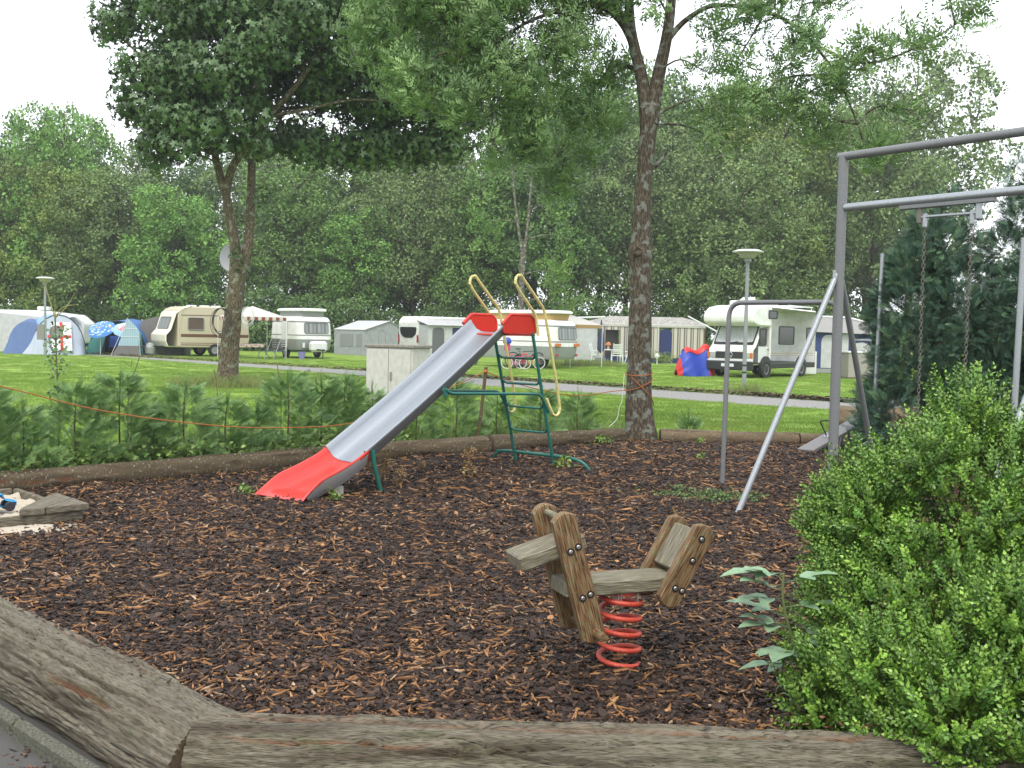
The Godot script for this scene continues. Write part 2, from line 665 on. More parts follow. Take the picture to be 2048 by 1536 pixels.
# ---------- logs: rough trunks lying along an axis, weathered
func log_rows(a: Vector3, b: Vector3, r0: float, r1: float, flat: float, sides: int, step: float, seed_: int, rough := 1.0, tonal := 1.0, seams := []) -> Dictionary:
	var f := FastNoiseLite.new()
	f.seed = seed_
	f.frequency = 1.0
	f.fractal_octaves = 3
	var dirv := (b - a)
	var ln := dirv.length()
	var t := dirv / ln
	var side := t.cross(Vector3.UP).normalized()
	var up := side.cross(t)
	var rows := []
	var cols := []
	var m := int(ln / step) + 1
	var crack := []
	rng.seed = seed_
	for k in 30:
		crack.append([rnd(0, TAU), rnd(0.1, ln), rnd(0.08, 0.4) * ln * 0.5, rnd(0.015, 0.04) * r0 / 0.17, rnd(0.05, 0.1), rng.randf() * 0.7])
	crack.append_array(seams)
	for i in m + 1:
		var s := ln * i / m
		var row := PackedVector3Array()
		var cc := PackedColorArray()
		var rr: float = lerp(r0, r1, s / ln)
		for j in sides:
			var g := TAU * j / sides
			var q := Vector3(cos(g), sin(g), s)
			# slow bulges, then grain that runs along the log
			var e := f.get_noise_3d(q.x * 0.7, q.y * 0.7, s * 0.8) * 0.10 * rr
			e += f.get_noise_3d(q.x * 5.0, q.y * 5.0, s * 1.1 + 9.0) * 0.035 * rr * rough
			e += f.get_noise_3d(q.x * 17.0, q.y * 17.0, s * 2.4 + 19.0) * 0.022 * rr * rough
			e += f.get_noise_3d(q.x * 30.0, q.y * 30.0, s * 14.0 + 19.0) * 0.010 * rr * rough
			var line := f.get_noise_3d(q.x * 7.0, q.y * 7.0, s * 0.7 + 200.0)
			var line2 := f.get_noise_3d(q.x * 11.0, q.y * 11.0, s * 1.0 + 300.0)
			var deep := (0.014 * exp(-pow(line / 0.035, 2.0)) * smoothstep(-0.1, 0.25, f.get_noise_2d(s * 1.5, g)) + 0.008 * exp(-pow(line2 / 0.05, 2.0))) * rough * rr / 0.185
			var red := 0.0
			for k in crack:
				var wig: float = f.get_noise_2d(s * 2.0, k[0] * 7.0) * 0.25
				var dg: float = absf(angle_difference(g, k[0] + wig))
				var along: float = absf(s - k[1]) / k[2]
				if along < 1.0 and dg < k[4] * 2.0:
					var w: float = (1.0 - along * along) * exp(-pow(dg / (k[4] * 0.45), 2.0))
					deep += w * k[3]
					if k[5] > 0.6: red += w
			var p := side * cos(g) * (rr + e - deep)
			var h := sin(g) * (rr + e)
			if flat > 0.0 and h > flat * rr:
				h = flat * rr + (h - flat * rr) * 0.16 + e * 0.5
			if absf(sin(g)) > 0.2: h -= deep * signf(sin(g))
			row.append(a + t * s + p + up * h)
			var tone := 0.5 + 0.5 * f.get_noise_3d(q.x * 4.0, q.y * 4.0, s * 1.3 + 40.0)
			var fine := 0.5 + 0.5 * f.get_noise_3d(q.x * 26.0, q.y * 26.0, s * 2.0 + 60.0)
			var c := Color(0.095, 0.08, 0.055).lerp(Color(0.225, 0.2, 0.15), clampf(tone * 0.6 + fine * 0.6 - 0.1, 0, 1))
			var brown := clampf(f.get_noise_3d(q.x * 1.6, q.y * 1.6, s * 0.9 + 80.0) * 2.2 - 0.2, 0, 1)
			c = c.lerp(Color(0.055, 0.036, 0.02), brown * 0.8)
			c = c.lerp(Color(0.19, 0.085, 0.04), clampf(red * 1.4, 0, 1) * 0.9)
			var moss := clampf(f.get_noise_3d(q.x * 3.0, q.y * 3.0, s * 3.0 + 120.0) * 3.0 - 0.75, 0, 1)
			c = c.lerp(Color(0.10, 0.11, 0.05), moss * 0.5)
			cc.append(c * tonal if flat > 0.0 else Color(c.r * 1.12, c.g * 0.95, c.b * 0.8) * tonal)
		rows.append(row)
		cols.append(cc)
	return {rows = rows, cols = cols}

func log_part(parent: Node3D, called: String, d: Dictionary, m: Material) -> MeshInstance3D:
	var b := B.new()
	b.grid(d.rows, true, d.cols, true)
	return part(parent, called, b, m)

func log_end(parent: Node3D, d: Dictionary, first: bool, m: Material) -> void:
	var row: PackedVector3Array = d.rows[0] if first else d.rows[-1]
	var mid := Vector3.ZERO
	for p in row: mid += p / row.size()
	var out: Vector3 = (d.rows[0][0] - d.rows[1][0]) if first else (d.rows[-1][0] - d.rows[-2][0])
	out = out.normalized()
	var b := B.new()
	var rows := []
	for k in 5:
		var t := k / 4.0
		var rr := PackedVector3Array()
		for p in row: rr.append(p.lerp(mid, t) + out * (0.012 * sin(t * PI * 0.5)))
		rows.append(rr)
	b.grid(rows, true, [], not first)
	part(parent, "cut_end", b, m)

func build_logs() -> void:
	var lichen := noise_tex("log_spots", 0.03, [[0.0, Color(0.3, 0.31, 0.27, 0.0)], [0.71, Color(0.2, 0.21, 0.18, 0.0)], [0.78, Color(0.26, 0.27, 0.23, 0.7)], [1.0, Color(0.34, 0.35, 0.31, 0.9)]], 512, 5)
	var grain := noise_tex("log_grain", 0.045, [[0.15, Color(0.45, 0.43, 0.4)], [0.45, Color(0.95, 0.95, 0.93)], [0.75, Color(1.25, 1.22, 1.15)]], 1024, 6)
	var lm := mat("log_wood", Color(1, 1, 1), 0.7, 0.0, {vc = true, tex = grain, scale = Vector3(0.35, 4.5, 1), bump = grain, cm = 0.8, spec = 0.4})
	var lf := mat("log_wood_far", Color(1, 1, 1), 0.75, 0.0, {vc = true, tex = grain, scale = Vector3(0.7, 5.0, 1), bump = grain, cm = 0.8, detail = lichen, detail_scale = Vector3(1.6, 1.6, 1), spec = 0.35})
	var em := mat("log_end", Color(0.09, 0.06, 0.036), 0.85, 0.0, {tex = noise_tex("log_end", 0.05, [[0.2, Color(0.5, 0.5, 0.5)], [0.7, Color(1.2, 1.2, 1.2)]], 256, 4), scale = Vector3(6, 6, 6)})
	var near := [
		[Vector3(-0.98, 0.08, -3.55), Vector3(-4.3, 0.09, -6.66), 0.19, 0.21, 0.86, 230, 0.018, 71, "thick weathered log with worn flat top beside the concrete edging", [[2.45, 0.75, 0.3, 0.03, 0.12, 0.9], [2.3, 1.5, 0.5, 0.012, 0.05, 0.2], [1.2, 1.1, 0.7, 0.014, 0.04, 0.8], [2.7, 1.0, 0.9, 0.02, 0.04, 0.1], [1.5, 1.9, 0.9, 0.012, 0.035, 0.1]]],
		[Vector3(-1.05, 0.09, -3.537), Vector3(3.3, 0.085, -3.46), 0.185, 0.19, 0.86, 230, 0.018, 76, "cracked grey log with rotten red seam, bordering the chips in front of the rocker", [[1.78, 0.75, 0.75, 0.036, 0.22, 0.95], [1.68, 1.75, 0.75, 0.03, 0.16, 0.9], [2.05, 0.75, 0.3, 0.02, 0.05, 0.2], [1.1, 1.2, 0.6, 0.026, 0.05, 0.1], [0.9, 0.45, 0.4, 0.016, 0.06, 0.8], [1.25, 1.9, 0.8, 0.012, 0.04, 0.1]]]]
	for k in near:
		var t := thing("border_log", k[8], "log", Vector3.ZERO, 0, "logs round the wood chip bed")
		var d := log_rows(k[0], k[1], k[2], k[3], k[4], k[5], k[6], k[7], 1.5, 0.86, k[9])
		log_part(t, "trunk", d, lm)
		log_end(t, d, true, em)
		log_end(t, d, false, em)
	var far := [
		[Vector3(-5.9, 0.07, -8.55), Vector3(-2.15, 0.08, -12.36), 0.135, 0.125, 81, "dark log with pale lichen specks in front of the young conifer hedge", 0.55],
		[Vector3(-2.12, 0.09, -12.4), Vector3(-0.33, 0.085, -13.88), 0.135, 0.13, 82, "brown log with a tied band behind the steel chute", 0.6],
		[Vector3(-0.3, 0.095, -13.9), Vector3(1.62, 0.08, -15.6), 0.14, 0.125, 83, "dark brown log behind the ladder, reaching to the lichened tree", 0.55],
		[Vector3(2.23, 0.07, -15.72), Vector3(4.3, 0.065, -15.78), 0.12, 0.11, 84, "pale grey log running from the lichened tree behind the thin bent bar", 0.85],
		[Vector3(4.33, 0.06, -15.8), Vector3(7.9, 0.05, -15.9), 0.105, 0.105, 85, "thin grey log behind the seesaw", 0.85]]
	for k in far:
		var t := thing("border_log", k[5], "log", Vector3.ZERO, 0, "logs round the wood chip bed")
		var d := log_rows(k[0], k[1], k[2], k[3], 0.0, 28, 0.045, k[4], 1.0, k[6])
		log_part(t, "trunk", d, lf)
		log_end(t, d, true, em)
		log_end(t, d, false, em)
	# the thick sawn log lying on the lawn behind the seesaw
	var t2 := thing("lying_log", "thick short sawn log lying on the lawn behind the seesaw", "log", Vector3.ZERO, 0)
	var d2 := log_rows(Vector3(5.28, 0.24, -17.4), Vector3(7.3, 0.24, -17.0), 0.25, 0.25, 0.0, 32, 0.06, 91)
	log_part(t2, "trunk", d2, lf)
	log_end(t2, d2, true, em)
	log_end(t2, d2, false, em)

func build_slide() -> void:
	var t := thing("playground_slide", "steel slide with red ends, green ladder and yellow handrails", "slide", Vector3(0.33, 0, -12.65), 231.7)
	var drops := noise_tex("drops", 0.08, [[0.3, Color(0.86, 0.86, 0.86)], [0.55, Color(1, 1, 1)], [0.8, Color(0.92, 0.92, 0.92)]], 512, 4)
	var steel := mat("slide_steel", Color(0.36, 0.385, 0.41), 0.38, 0.8, {tex = drops, tri = true, scale = Vector3(1.3, 1.3, 1.3), bump = noise_tex("drop_h", 0.15, [], 512, 2), cm = 0.12})
	var red := mat("slide_red", Color(0.56, 0.032, 0.02), 0.28, 0.0, {tex = noise_tex("red_wear", 0.03, [[0.2, Color(0.86, 0.86, 0.86)], [0.6, Color(1, 1, 1)], [0.85, Color(1.0, 1.6, 1.9)]], 512, 5), tri = true, scale = Vector3(1.5, 1.5, 1.5), spec = 0.55})
	var green := mat("slide_green", Color(0.014, 0.135, 0.105), 0.4, 0.0, {tex = noise_tex("green_wear", 0.05, [[0.2, Color(0.8, 0.8, 0.8)], [0.7, Color(1, 1, 1)], [0.9, Color(1.6, 1.25, 1.2)]], 256, 4), tri = true, scale = Vector3(2, 2, 2)})
	var yellow := mat("slide_yellow", Color(0.62, 0.56, 0.23), 0.42, 0.0, {tex = noise_tex("yellow_wear", 0.04, [[0.2, Color(0.7, 0.62, 0.5)], [0.4, Color(1, 1, 1)], [0.85, Color(1.1, 1.1, 1.1)]], 256, 4), tri = true, scale = Vector3(2, 2, 2)})
	var grey := mat("slide_under", Color(0.3, 0.28, 0.275), 0.6)
	# section across, then lofted down the run
	var inner := [Vector2(-0.285, -0.03), Vector2(-0.29, -0.004), Vector2(-0.278, 0.006), Vector2(-0.262, -0.004), Vector2(-0.25, -0.05), Vector2(-0.225, -0.115), Vector2(-0.17, -0.148), Vector2(-0.09, -0.156), Vector2(0, -0.158)]
	var outer := [Vector2(0, -0.172), Vector2(-0.1, -0.17), Vector2(-0.185, -0.163), Vector2(-0.245, -0.125), Vector2(-0.268, -0.06)]
	var loop := []
	for p in inner: loop.append(p)
	for i in range(inner.size() - 2, -1, -1): loop.append(Vector2(-inner[i].x, inner[i].y))
	var back := []
	for p in outer: back.append(p)
	for i in range(outer.size() - 1, 0, -1): loop.append(Vector2(-outer[i].x, outer[i].y))
	for p in outer: loop.append(p)
	var section := func(s: float, h: float, nx: float, deep: float, wide: float) -> PackedVector3Array:
		var row := PackedVector3Array()
		for p in loop:
			var d: float = p.y * deep
			row.append(Vector3(s - nx * d * -1.0, h + d * sqrt(1.0 - nx * nx), p.x * wide))
		return row
	var rows := []
	for i in 15:
		var k := i / 14.0
		rows.append(section.call(lerp(0.98, 3.13, k), lerp(1.725, 0.43, k) - 0.03 * sin(k * PI), 0.5, 1.0, 1.0))
	var b := B.new()
	b.grid(rows, true)
	part(t, "chute", b, steel, "bright steel chute wet with rain")
	# red outrun
	var run := curve([Vector3(3.09, 0.455, 0), Vector3(3.25, 0.362, 0), Vector3(3.45, 0.283, 0), Vector3(3.68, 0.212, 0), Vector3(3.82, 0.13, 0), Vector3(3.94, 0.04, 0)], 5)
	rows = []
	var under := []
	for i in run.size():
		var k := float(i) / (run.size() - 1)
		var deep: float = lerp(0.98, 0.8, k) if k < 0.6 else lerp(0.86, 0.12, smoothstep(0.6, 0.98, k))
		rows.append(section.call(run[i].x, run[i].y - 0.014 * (1.0 - smoothstep(0.05, 0.35, k)), lerp(0.5, 0.3, k), deep, 1.01 + 0.16 * k * k))
	b = B.new()
	b.grid(rows, true)
	b.face(Array(rows[-1]))
	part(t, "outrun", b, red, "glossy red plastic outrun curving to the ground")
	for i in run.size() - 3:
		var k := float(i) / (run.size() - 1)
		var lo: float = run[i].y - lerp(0.19, 0.21, k)
		under.append(PackedVector3Array([Vector3(run[i].x, run[i].y - 0.02, -0.292 - 0.04 * k * k), Vector3(run[i].x, lo + 0.04, -0.27), Vector3(run[i].x, max(lo, 0.02), -0.16), Vector3(run[i].x, max(lo, 0.02), 0.16), Vector3(run[i].x, lo + 0.04, 0.27), Vector3(run[i].x, run[i].y - 0.02, 0.292 + 0.04 * k * k)]))
	b = B.new()
	b.grid(under, false, [], true)
	part(t, "outrun_underside", b, grey, "grey unpainted underside of the outrun")
	b = B.new()
	b.box(Vector3(3.42, 0.045, 0), Vector3(0.12, 0.15, 0.5), Basis(), 0.01)
	part(t, "footing", b, mat("slide_footing", Color(0.3, 0.28, 0.25), 0.9))
	for z in [-0.285, 0.285]:
		b = B.new()
		b.xf = Transform3D(Basis(), Vector3(0, 0, z))
		b.extrude(round_poly([Vector2(0.49, 1.575), Vector2(1.07, 1.575), Vector2(1.08, 1.69), Vector2(0.95, 1.785), Vector2(0.57, 1.785), Vector2(0.49, 1.72)], 0.025), 0.022, 0.004)
		var w := part(t, "side_panel", b, red)
		b = B.new()
		b.tube(rounded([Vector3(1.09, 1.68, z), Vector3(0.95, 1.787, z), Vector3(0.57, 1.787, z), Vector3(0.495, 1.72, z), Vector3(0.495, 1.58, z)], 0.03), 0.018, 8)
		part(w, "rolled_rim", b, red)
	b = B.new()
	b.box(Vector3(0.72, 1.563, 0), Vector3(0.5, 0.022, 0.56), Basis(), 0.006)
	part(t, "platform", b, red)
	for z in [-0.285, 0.285]:
		b = B.new()
		b.tube([Vector3(0.02, -0.12, z), Vector3(0.54, 1.6, z)], 0.019, 10)
		part(t, "ladder_rail", b, green)
	for h in [1.29, 0.99, 0.71, 0.42]:
		b = B.new()
		var s: float = 0.055 + h * 0.30
		b.tube(rounded([Vector3(s + 0.025, h + 0.05, -0.275), Vector3(s, h, -0.25), Vector3(s, h, 0.25), Vector3(s + 0.02, h + 0.04, 0.275)], 0.05), 0.0145, 8)
		part(t, "rung", b, green)
	b = B.new()
	b.tube(rounded([Vector3(0.0, -0.08, -0.8), Vector3(0.06, 0.1, -0.74), Vector3(0.085, 0.145, -0.5), Vector3(0.085, 0.145, 0.45), Vector3(0.08, 0.12, 0.6), Vector3(0.05, -0.06, 0.66)], 0.12), 0.02, 10)
	part(t, "foot_bar", b, green)
	for z in [-0.305, 0.305]:
		b = B.new()
		b.tube(rounded([Vector3(2.02, 0.99, z), Vector3(1.98, 0.945, z), Vector3(0.38, 0.885, z), Vector3(0.22, 0.66, z)], 0.09), 0.0165, 8)
		part(t, "brace", b, green)
		b = B.new()
		b.box(Vector3(2.03, 0.955, z), Vector3(0.05, 0.1, 0.012), Basis(Vector3.BACK, -0.55), 0.003)
		part(t, "bracket", b, green)
		b = B.new()
		b.tube(rounded([Vector3(3.04, 0.43, z * 0.98), Vector3(3.02, 0.28, z * 0.98), Vector3(2.9, -0.06, z * 0.98)], 0.05), 0.021, 8)
		part(t, "support_leg", b, green)
		b = B.new()
		var zz: float = z * 1.09
		b.tube(rounded([Vector3(0.27, 0.83, zz * 0.93), Vector3(0.2, 0.68, zz), Vector3(0.135, 0.6, zz), Vector3(0.02, 0.66, zz), Vector3(0.1, 0.98, zz), Vector3(0.385, 1.86, zz), Vector3(0.79, 2.19, zz), Vector3(0.86, 2.25, zz), Vector3(0.95, 2.18, zz), Vector3(0.9, 2.09, zz), Vector3(0.545, 1.79, zz * 1.01), Vector3(0.49, 1.56, zz * 1.0)], 0.075), 0.0165, 10)
		part(t, "handrail", b, yellow)

func plank_poly(l: float, w: float, r: float) -> Array:
	# a board along x whose right end is a shallow arc and left end too
	var out := []
	for k in 7:
		var a := lerpf(-1, 1, k / 6.0)
		out.append(Vector2(l * 0.5 - r * a * a, a * w * 0.5))
	for k in 7:
		var a := lerpf(1, -1, k / 6.0)
		out.append(Vector2(-l * 0.5 + r * a * a, a * w * 0.5))
	return out

func build_rocker() -> void:
	var t := thing("spring_rocker", "weathered wooden spring rocker on a red coil spring", "spring rocker", Vector3(0.535, 0, -4.95), 20.0)
	var grain := noise_tex("rock_grain", 0.022, [[0.15, Color(0.03, 0.015, 0.008)], [0.38, Color(0.10, 0.05, 0.02)], [0.52, Color(0.17, 0.095, 0.04)], [0.66, Color(0.20, 0.13, 0.07)], [0.85, Color(0.26, 0.205, 0.13)]], 1024, 6)
	var moss := noise_tex("rock_moss", 0.012, [[0.0, Color(0.11, 0.12, 0.05, 0.0)], [0.55, Color(0.11, 0.12, 0.05, 0.0)], [0.75, Color(0.13, 0.135, 0.06, 0.5)], [1.0, Color(0.2, 0.2, 0.13, 0.7)]], 512, 4)
	var wood := mat("rocker_wood", Color(1, 1, 1), 0.62, 0.0, {tex = grain, scale = Vector3(0.3, 6.0, 1), bump = grain, cm = 0.35, detail = moss, detail_scale = Vector3(3, 3, 1), spec = 0.4})
	var wood2 := mat("rocker_wood_grey", Color(1, 1, 1), 0.66, 0.0, {tex = noise_tex("rock_grey", 0.022, [[0.15, Color(0.06, 0.048, 0.034)], [0.4, Color(0.14, 0.12, 0.085)], [0.6, Color(0.2, 0.182, 0.132)], [0.85, Color(0.28, 0.26, 0.2)]], 1024, 6), scale = Vector3(0.3, 7.0, 1), bump = grain, cm = 0.3, detail = moss, detail_scale = Vector3(3, 3, 1), spec = 0.4})
	var bolt := mat("bolt", Color(0.4, 0.39, 0.37), 0.4, 0.8)
	var recess_dark := mat("painted_recess", Color(0.012, 0.009, 0.007), 0.7)  # flat black disc: the shade of a bolt recess put into colour
	var red := mat("spring_red", Color(0.46, 0.055, 0.03), 0.5, 0.0, {tex = noise_tex("spring_wear", 0.06, [[0.2, Color(0.6, 0.55, 0.5)], [0.45, Color(1, 1, 1)], [0.85, Color(1.1, 1.15, 1.15)]], 256, 4), tri = true, scale = Vector3(4, 4, 4)})
	var b := B.new()
	# seat
	b.box(Vector3(-0.03, 0.425, 0), Vector3(0.58, 0.07, 0.195), Basis(), 0.008)
	part(t, "seat", b, wood2)
	var neck := deg_to_rad(90 + 16.5)
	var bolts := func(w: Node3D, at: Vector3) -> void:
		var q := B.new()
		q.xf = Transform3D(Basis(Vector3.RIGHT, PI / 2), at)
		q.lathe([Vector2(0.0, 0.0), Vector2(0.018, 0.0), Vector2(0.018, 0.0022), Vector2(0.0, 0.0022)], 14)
		var h := part(w, "painted_recess", q, recess_dark)
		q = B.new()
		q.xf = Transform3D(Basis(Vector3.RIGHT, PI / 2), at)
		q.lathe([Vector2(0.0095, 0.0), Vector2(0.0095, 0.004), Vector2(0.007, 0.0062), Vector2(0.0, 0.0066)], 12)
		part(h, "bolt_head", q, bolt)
	for s in [1.0, -1.0]:
		b = B.new()
		b.xf = Transform3D(Basis(Vector3.BACK, neck), Vector3(-0.275, 0.49, s * 0.122))
		b.extrude(plank_poly(0.63, 0.115, 0.028), 0.046, 0.006)
		var w := part(t, "neck_board", b, wood)
		if s > 0:
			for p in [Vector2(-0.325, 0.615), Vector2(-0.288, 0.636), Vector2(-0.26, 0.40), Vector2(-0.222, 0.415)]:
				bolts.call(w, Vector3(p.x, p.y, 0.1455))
	b = B.new()
	b.rod(Vector3(-0.345, 0.755, -0.12), Vector3(-0.345, 0.755, 0.12), 0.016, 12)
	part(t, "handle_bar", b, wood2)
	b = B.new()
	b.rod(Vector3(-0.19, 0.235, -0.21), Vector3(-0.19, 0.235, 0.235), 0.021, 12)
	part(t, "foot_rest", b, wood)
	# head: a plank square to the neck
	b = B.new()
	b.xf = Transform3D(Basis(Vector3.BACK, deg_to_rad(16.5)), Vector3(-0.385, 0.602, 0))
	b.box(Vector3.ZERO, Vector3(0.33, 0.07, 0.196), Basis(), 0.008)
	part(t, "head_plank", b, wood2)
	# tail
	var tail := deg_to_rad(90 - 30)
	for s in [1.0, -1.0]:
		b = B.new()
		b.xf = Transform3D(Basis(Vector3.BACK, tail), Vector3(0.275, 0.515, s * 0.122))
		b.extrude(plank_poly(0.43, 0.115, 0.03), 0.046, 0.006)
		var w := part(t, "tail_board", b, wood)
		if s > 0:
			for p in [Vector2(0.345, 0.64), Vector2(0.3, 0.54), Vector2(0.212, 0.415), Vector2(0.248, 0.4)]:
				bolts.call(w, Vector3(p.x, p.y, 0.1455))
	b = B.new()
	b.xf = Transform3D(Basis(Vector3.BACK, tail), Vector3(0.30, 0.575, 0))
	b.box(Vector3.ZERO, Vector3(0.22, 0.05, 0.197), Basis(), 0.006)
	part(t, "back_rest", b, wood2)
	# spring
	var pts := []
	for i in 241:
		var k := i / 240.0
		var a := k * TAU * 5.7 + 0.9
		var r := 0.096 * (1.0 if k < 0.93 else 1.0)
		pts.append(Vector3(cos(a) * r, lerpf(-0.035, 0.385, k), sin(a) * r))
	b = B.new()
	b.tube(pts, 0.0125, 10)
	part(t, "spring", b, red)
	b = B.new()
	b.lathe([Vector2(0, 0.376), Vector2(0.085, 0.376), Vector2(0.085, 0.39), Vector2(0, 0.39)], 20)
	part(t, "spring_plate", b, red)
	for s in [-0.05, -0.036, 0.05]:
		b = B.new()
		b.rod(Vector3(s, 0.335, 0.085), Vector3(s, 0.392, 0.085), 0.0035, 6)
		part(t, "clamp_bolt", b, bolt)

func build_swing() -> void:
	var t := thing("swing_frame", "grey steel swing frame with slanted legs and two beams", "swing frame", Vector3(3.04, 0, -9.91), -51.3)
	var gal := noise_tex("galv", 0.05, [[0.2, Color(0.8, 0.8, 0.82)], [0.55, Color(1, 1, 1)], [0.85, Color(1.15, 1.15, 1.18)]], 512, 5)
	var paint := mat("swing_paint", Color(0.165, 0.17, 0.175), 0.48, 0.15, {tex = gal, tri = true, scale = Vector3(1.5, 1.5, 1.5)})
	var zinc := mat("swing_zinc", Color(0.34, 0.36, 0.38), 0.42, 0.55, {tex = gal, tri = true, scale = Vector3(1.5, 1.5, 1.5)})
	var rust := mat("rust", Color(0.14, 0.12, 0.105), 0.6, 0.0, {tex = gal, tri = true, scale = Vector3(6, 6, 6)})
	var b: B
	for x in [0.0, 2.15]:
		b = B.new()
		b.rod(Vector3(x, -0.2, 0), Vector3(x, 3.29, 0), 0.047, 16)
		part(t, "post", b, paint)
		# legs: world offsets turned into the frame's own axes
		var turn := Basis(Vector3.UP, deg_to_rad(51.3))
		for o in [Vector3(-1.02, 0, 0.49), Vector3(0.8, 0, -0.95)]:
			var q: Vector3 = turn * o
			b = B.new()
			var top := Vector3(x, 2.14, 0) + q.normalized() * 0.06
			b.tube([top, Vector3(x, -0.08, 0) + q], 0.028, 12)
			var l := part(t, "slanted_leg", b, zinc if o.x < 0 else paint)
			b = B.new()
			b.tube([top + (top - (Vector3(x, 0, 0) + q)).normalized() * 0.1, top + ((Vector3(x, 0, 0) + q) - top).normalized() * 0.1], 0.022, 10)
			b.box(top + Vector3(0, 0.03, 0), Vector3(0.03, 0.12, 0.03), Basis(Vector3.UP, 0.6), 0.004)
			part(l, "joint", b, zinc)
	b = B.new()
	b.rod(Vector3(-0.05, 3.29, 0), Vector3(2.25, 3.30, 0), 0.039, 16)
	part(t, "top_beam", b, paint)
	b = B.new()
	b.rod(Vector3(0.04, 2.815, 0), Vector3(2.12, 2.83, 0), 0.037, 16)
	part(t, "lower_beam", b, zinc)
	# the swing itself hangs from a rail under the lower beam
	var w := thing("chain_swing", "swing on two rusty chains hanging from the grey steel frame", "swing", Vector3(3.04, 0, -9.91), -51.3)
	b = B.new()
	b.box(Vector3(1.03, 2.768, 0), Vector3(0.86, 0.035, 0.06), Basis(Vector3.BACK, 0.004), 0.004)
	part(w, "hanger_rail", b, paint)
	for x in [0.79, 1.325]:
		b = B.new()
		b.box(Vector3(x, 2.69, 0), Vector3(0.045, 0.14, 0.03), Basis(), 0.004)
		part(w, "hanger", b, rust if x < 1.0 else zinc)
	b = B.new()
	b.rod(Vector3(0.80, 2.672, 0), Vector3(1.33, 2.672, 0), 0.013, 10)
	part(w, "cross_rod", b, zinc)
	for x in [0.842, 1.268]:
		b = B.new()
		b.box(Vector3(x, 2.64, 0), Vector3(0.03, 0.12, 0.034), Basis(), 0.005)
		part(w, "sleeve", b, zinc)
		b = B.new()
		var ring := []
		for k in 12:
			var a := TAU * k / 12.0
			ring.append(Vector3(cos(a) * 0.0125, sin(a) * 0.0215, 0))
		var y := 2.585
		var i := 0
		while y > 0.5:
			b.xf = Transform3D(Basis(Vector3.UP, PI / 4 + (PI / 2 if i % 2 else 0.0)), Vector3(x - (2.58 - y) * 0.004 * (1.0 if x > 1 else -1.0), y, 0))
			b.tube(ring, 0.0031, 6, false, true)
			y -= 0.034
			i += 1
		b.xf = Transform3D()
		part(w, "chain", b, rust)
	b = B.new()
	b.box(Vector3(1.055, 0.49, 0), Vector3(0.46, 0.035, 0.18), Basis(), 0.01)
	part(w, "swing_seat", b, mat("rubber", Color(0.02, 0.02, 0.02), 0.8))

func build_bar() -> void:
	var t := thing("turning_bar", "thin grey bent steel turning bar beside the swing frame", "turning bar", Vector3(2.24, 0, -11.08), 0)
	var b := B.new()
	var e := Vector3(0.9, 0, 0.86)
	b.tube(rounded([Vector3(0, -0.2, 0), Vector3(0.02, 1.95, 0), e + Vector3(0.02, 1.95, 0), e + Vector3(0.0, -0.2, 0)], 0.16, 8), 0.026, 12)
	part(t, "bent_tube", b, mats["swing_paint"])

func build_seesaw() -> void:
	var t := thing("seesaw", "grey wooden plank seesaw with black wire handles", "seesaw", Vector3(5.0, 0, -15.25), 40.5)
	var wood := mat("seesaw_wood", Color(0.17, 0.165, 0.17), 0.6, 0.0, {tex = noise_tex("log_grain", 0.03, []), scale = Vector3(0.8, 8, 1)})
	var black := mat("black_steel", Color(0.02, 0.02, 0.02), 0.5)
	var tilt := deg_to_rad(15.5)
	var b := B.new()
	b.xf = Transform3D(Basis(Vector3.BACK, tilt), Vector3(0, 0.39, 0))
	b.box(Vector3.ZERO, Vector3(2.6, 0.05, 0.26), Basis(), 0.008)
	part(t, "plank", b, wood)
	for s in [-0.72, 0.72]:
		b = B.new()
		b.xf = Transform3D(Basis(Vector3.BACK, tilt), Vector3(0, 0.39, 0)) * Transform3D(Basis(), Vector3(s, 0.025, 0))
		b.tube(rounded([Vector3(0, 0.0, -0.03), Vector3(0, 0.22, -0.11), Vector3(0, 0.24, 0.11), Vector3(0, 0.0, 0.04)], 0.04), 0.01, 8)
		var h := part(t, "handle", b, black)
		b = B.new()
		b.xf = Transform3D(Basis(Vector3.BACK, tilt), Vector3(0, 0.39, 0))
		b.box(Vector3(s, 0.029, 0.0), Vector3(0.1, 0.008, 0.14), Basis(), 0.002)
		part(h, "base_plate", b, mats["swing_zinc"])
	for z in [-0.16, 0.16]:
		for x in [-0.2, 0.2]:
			b = B.new()
			b.rod(Vector3(0, 0.38, z), Vector3(x, -0.1, z), 0.025, 10)
			part(t, "support_leg", b, mats["swing_paint"])
	b = B.new()
	b.rod(Vector3(0, 0.35, -0.19), Vector3(0, 0.35, 0.19), 0.02, 10)
	part(t, "axle", b, mats["swing_paint"])

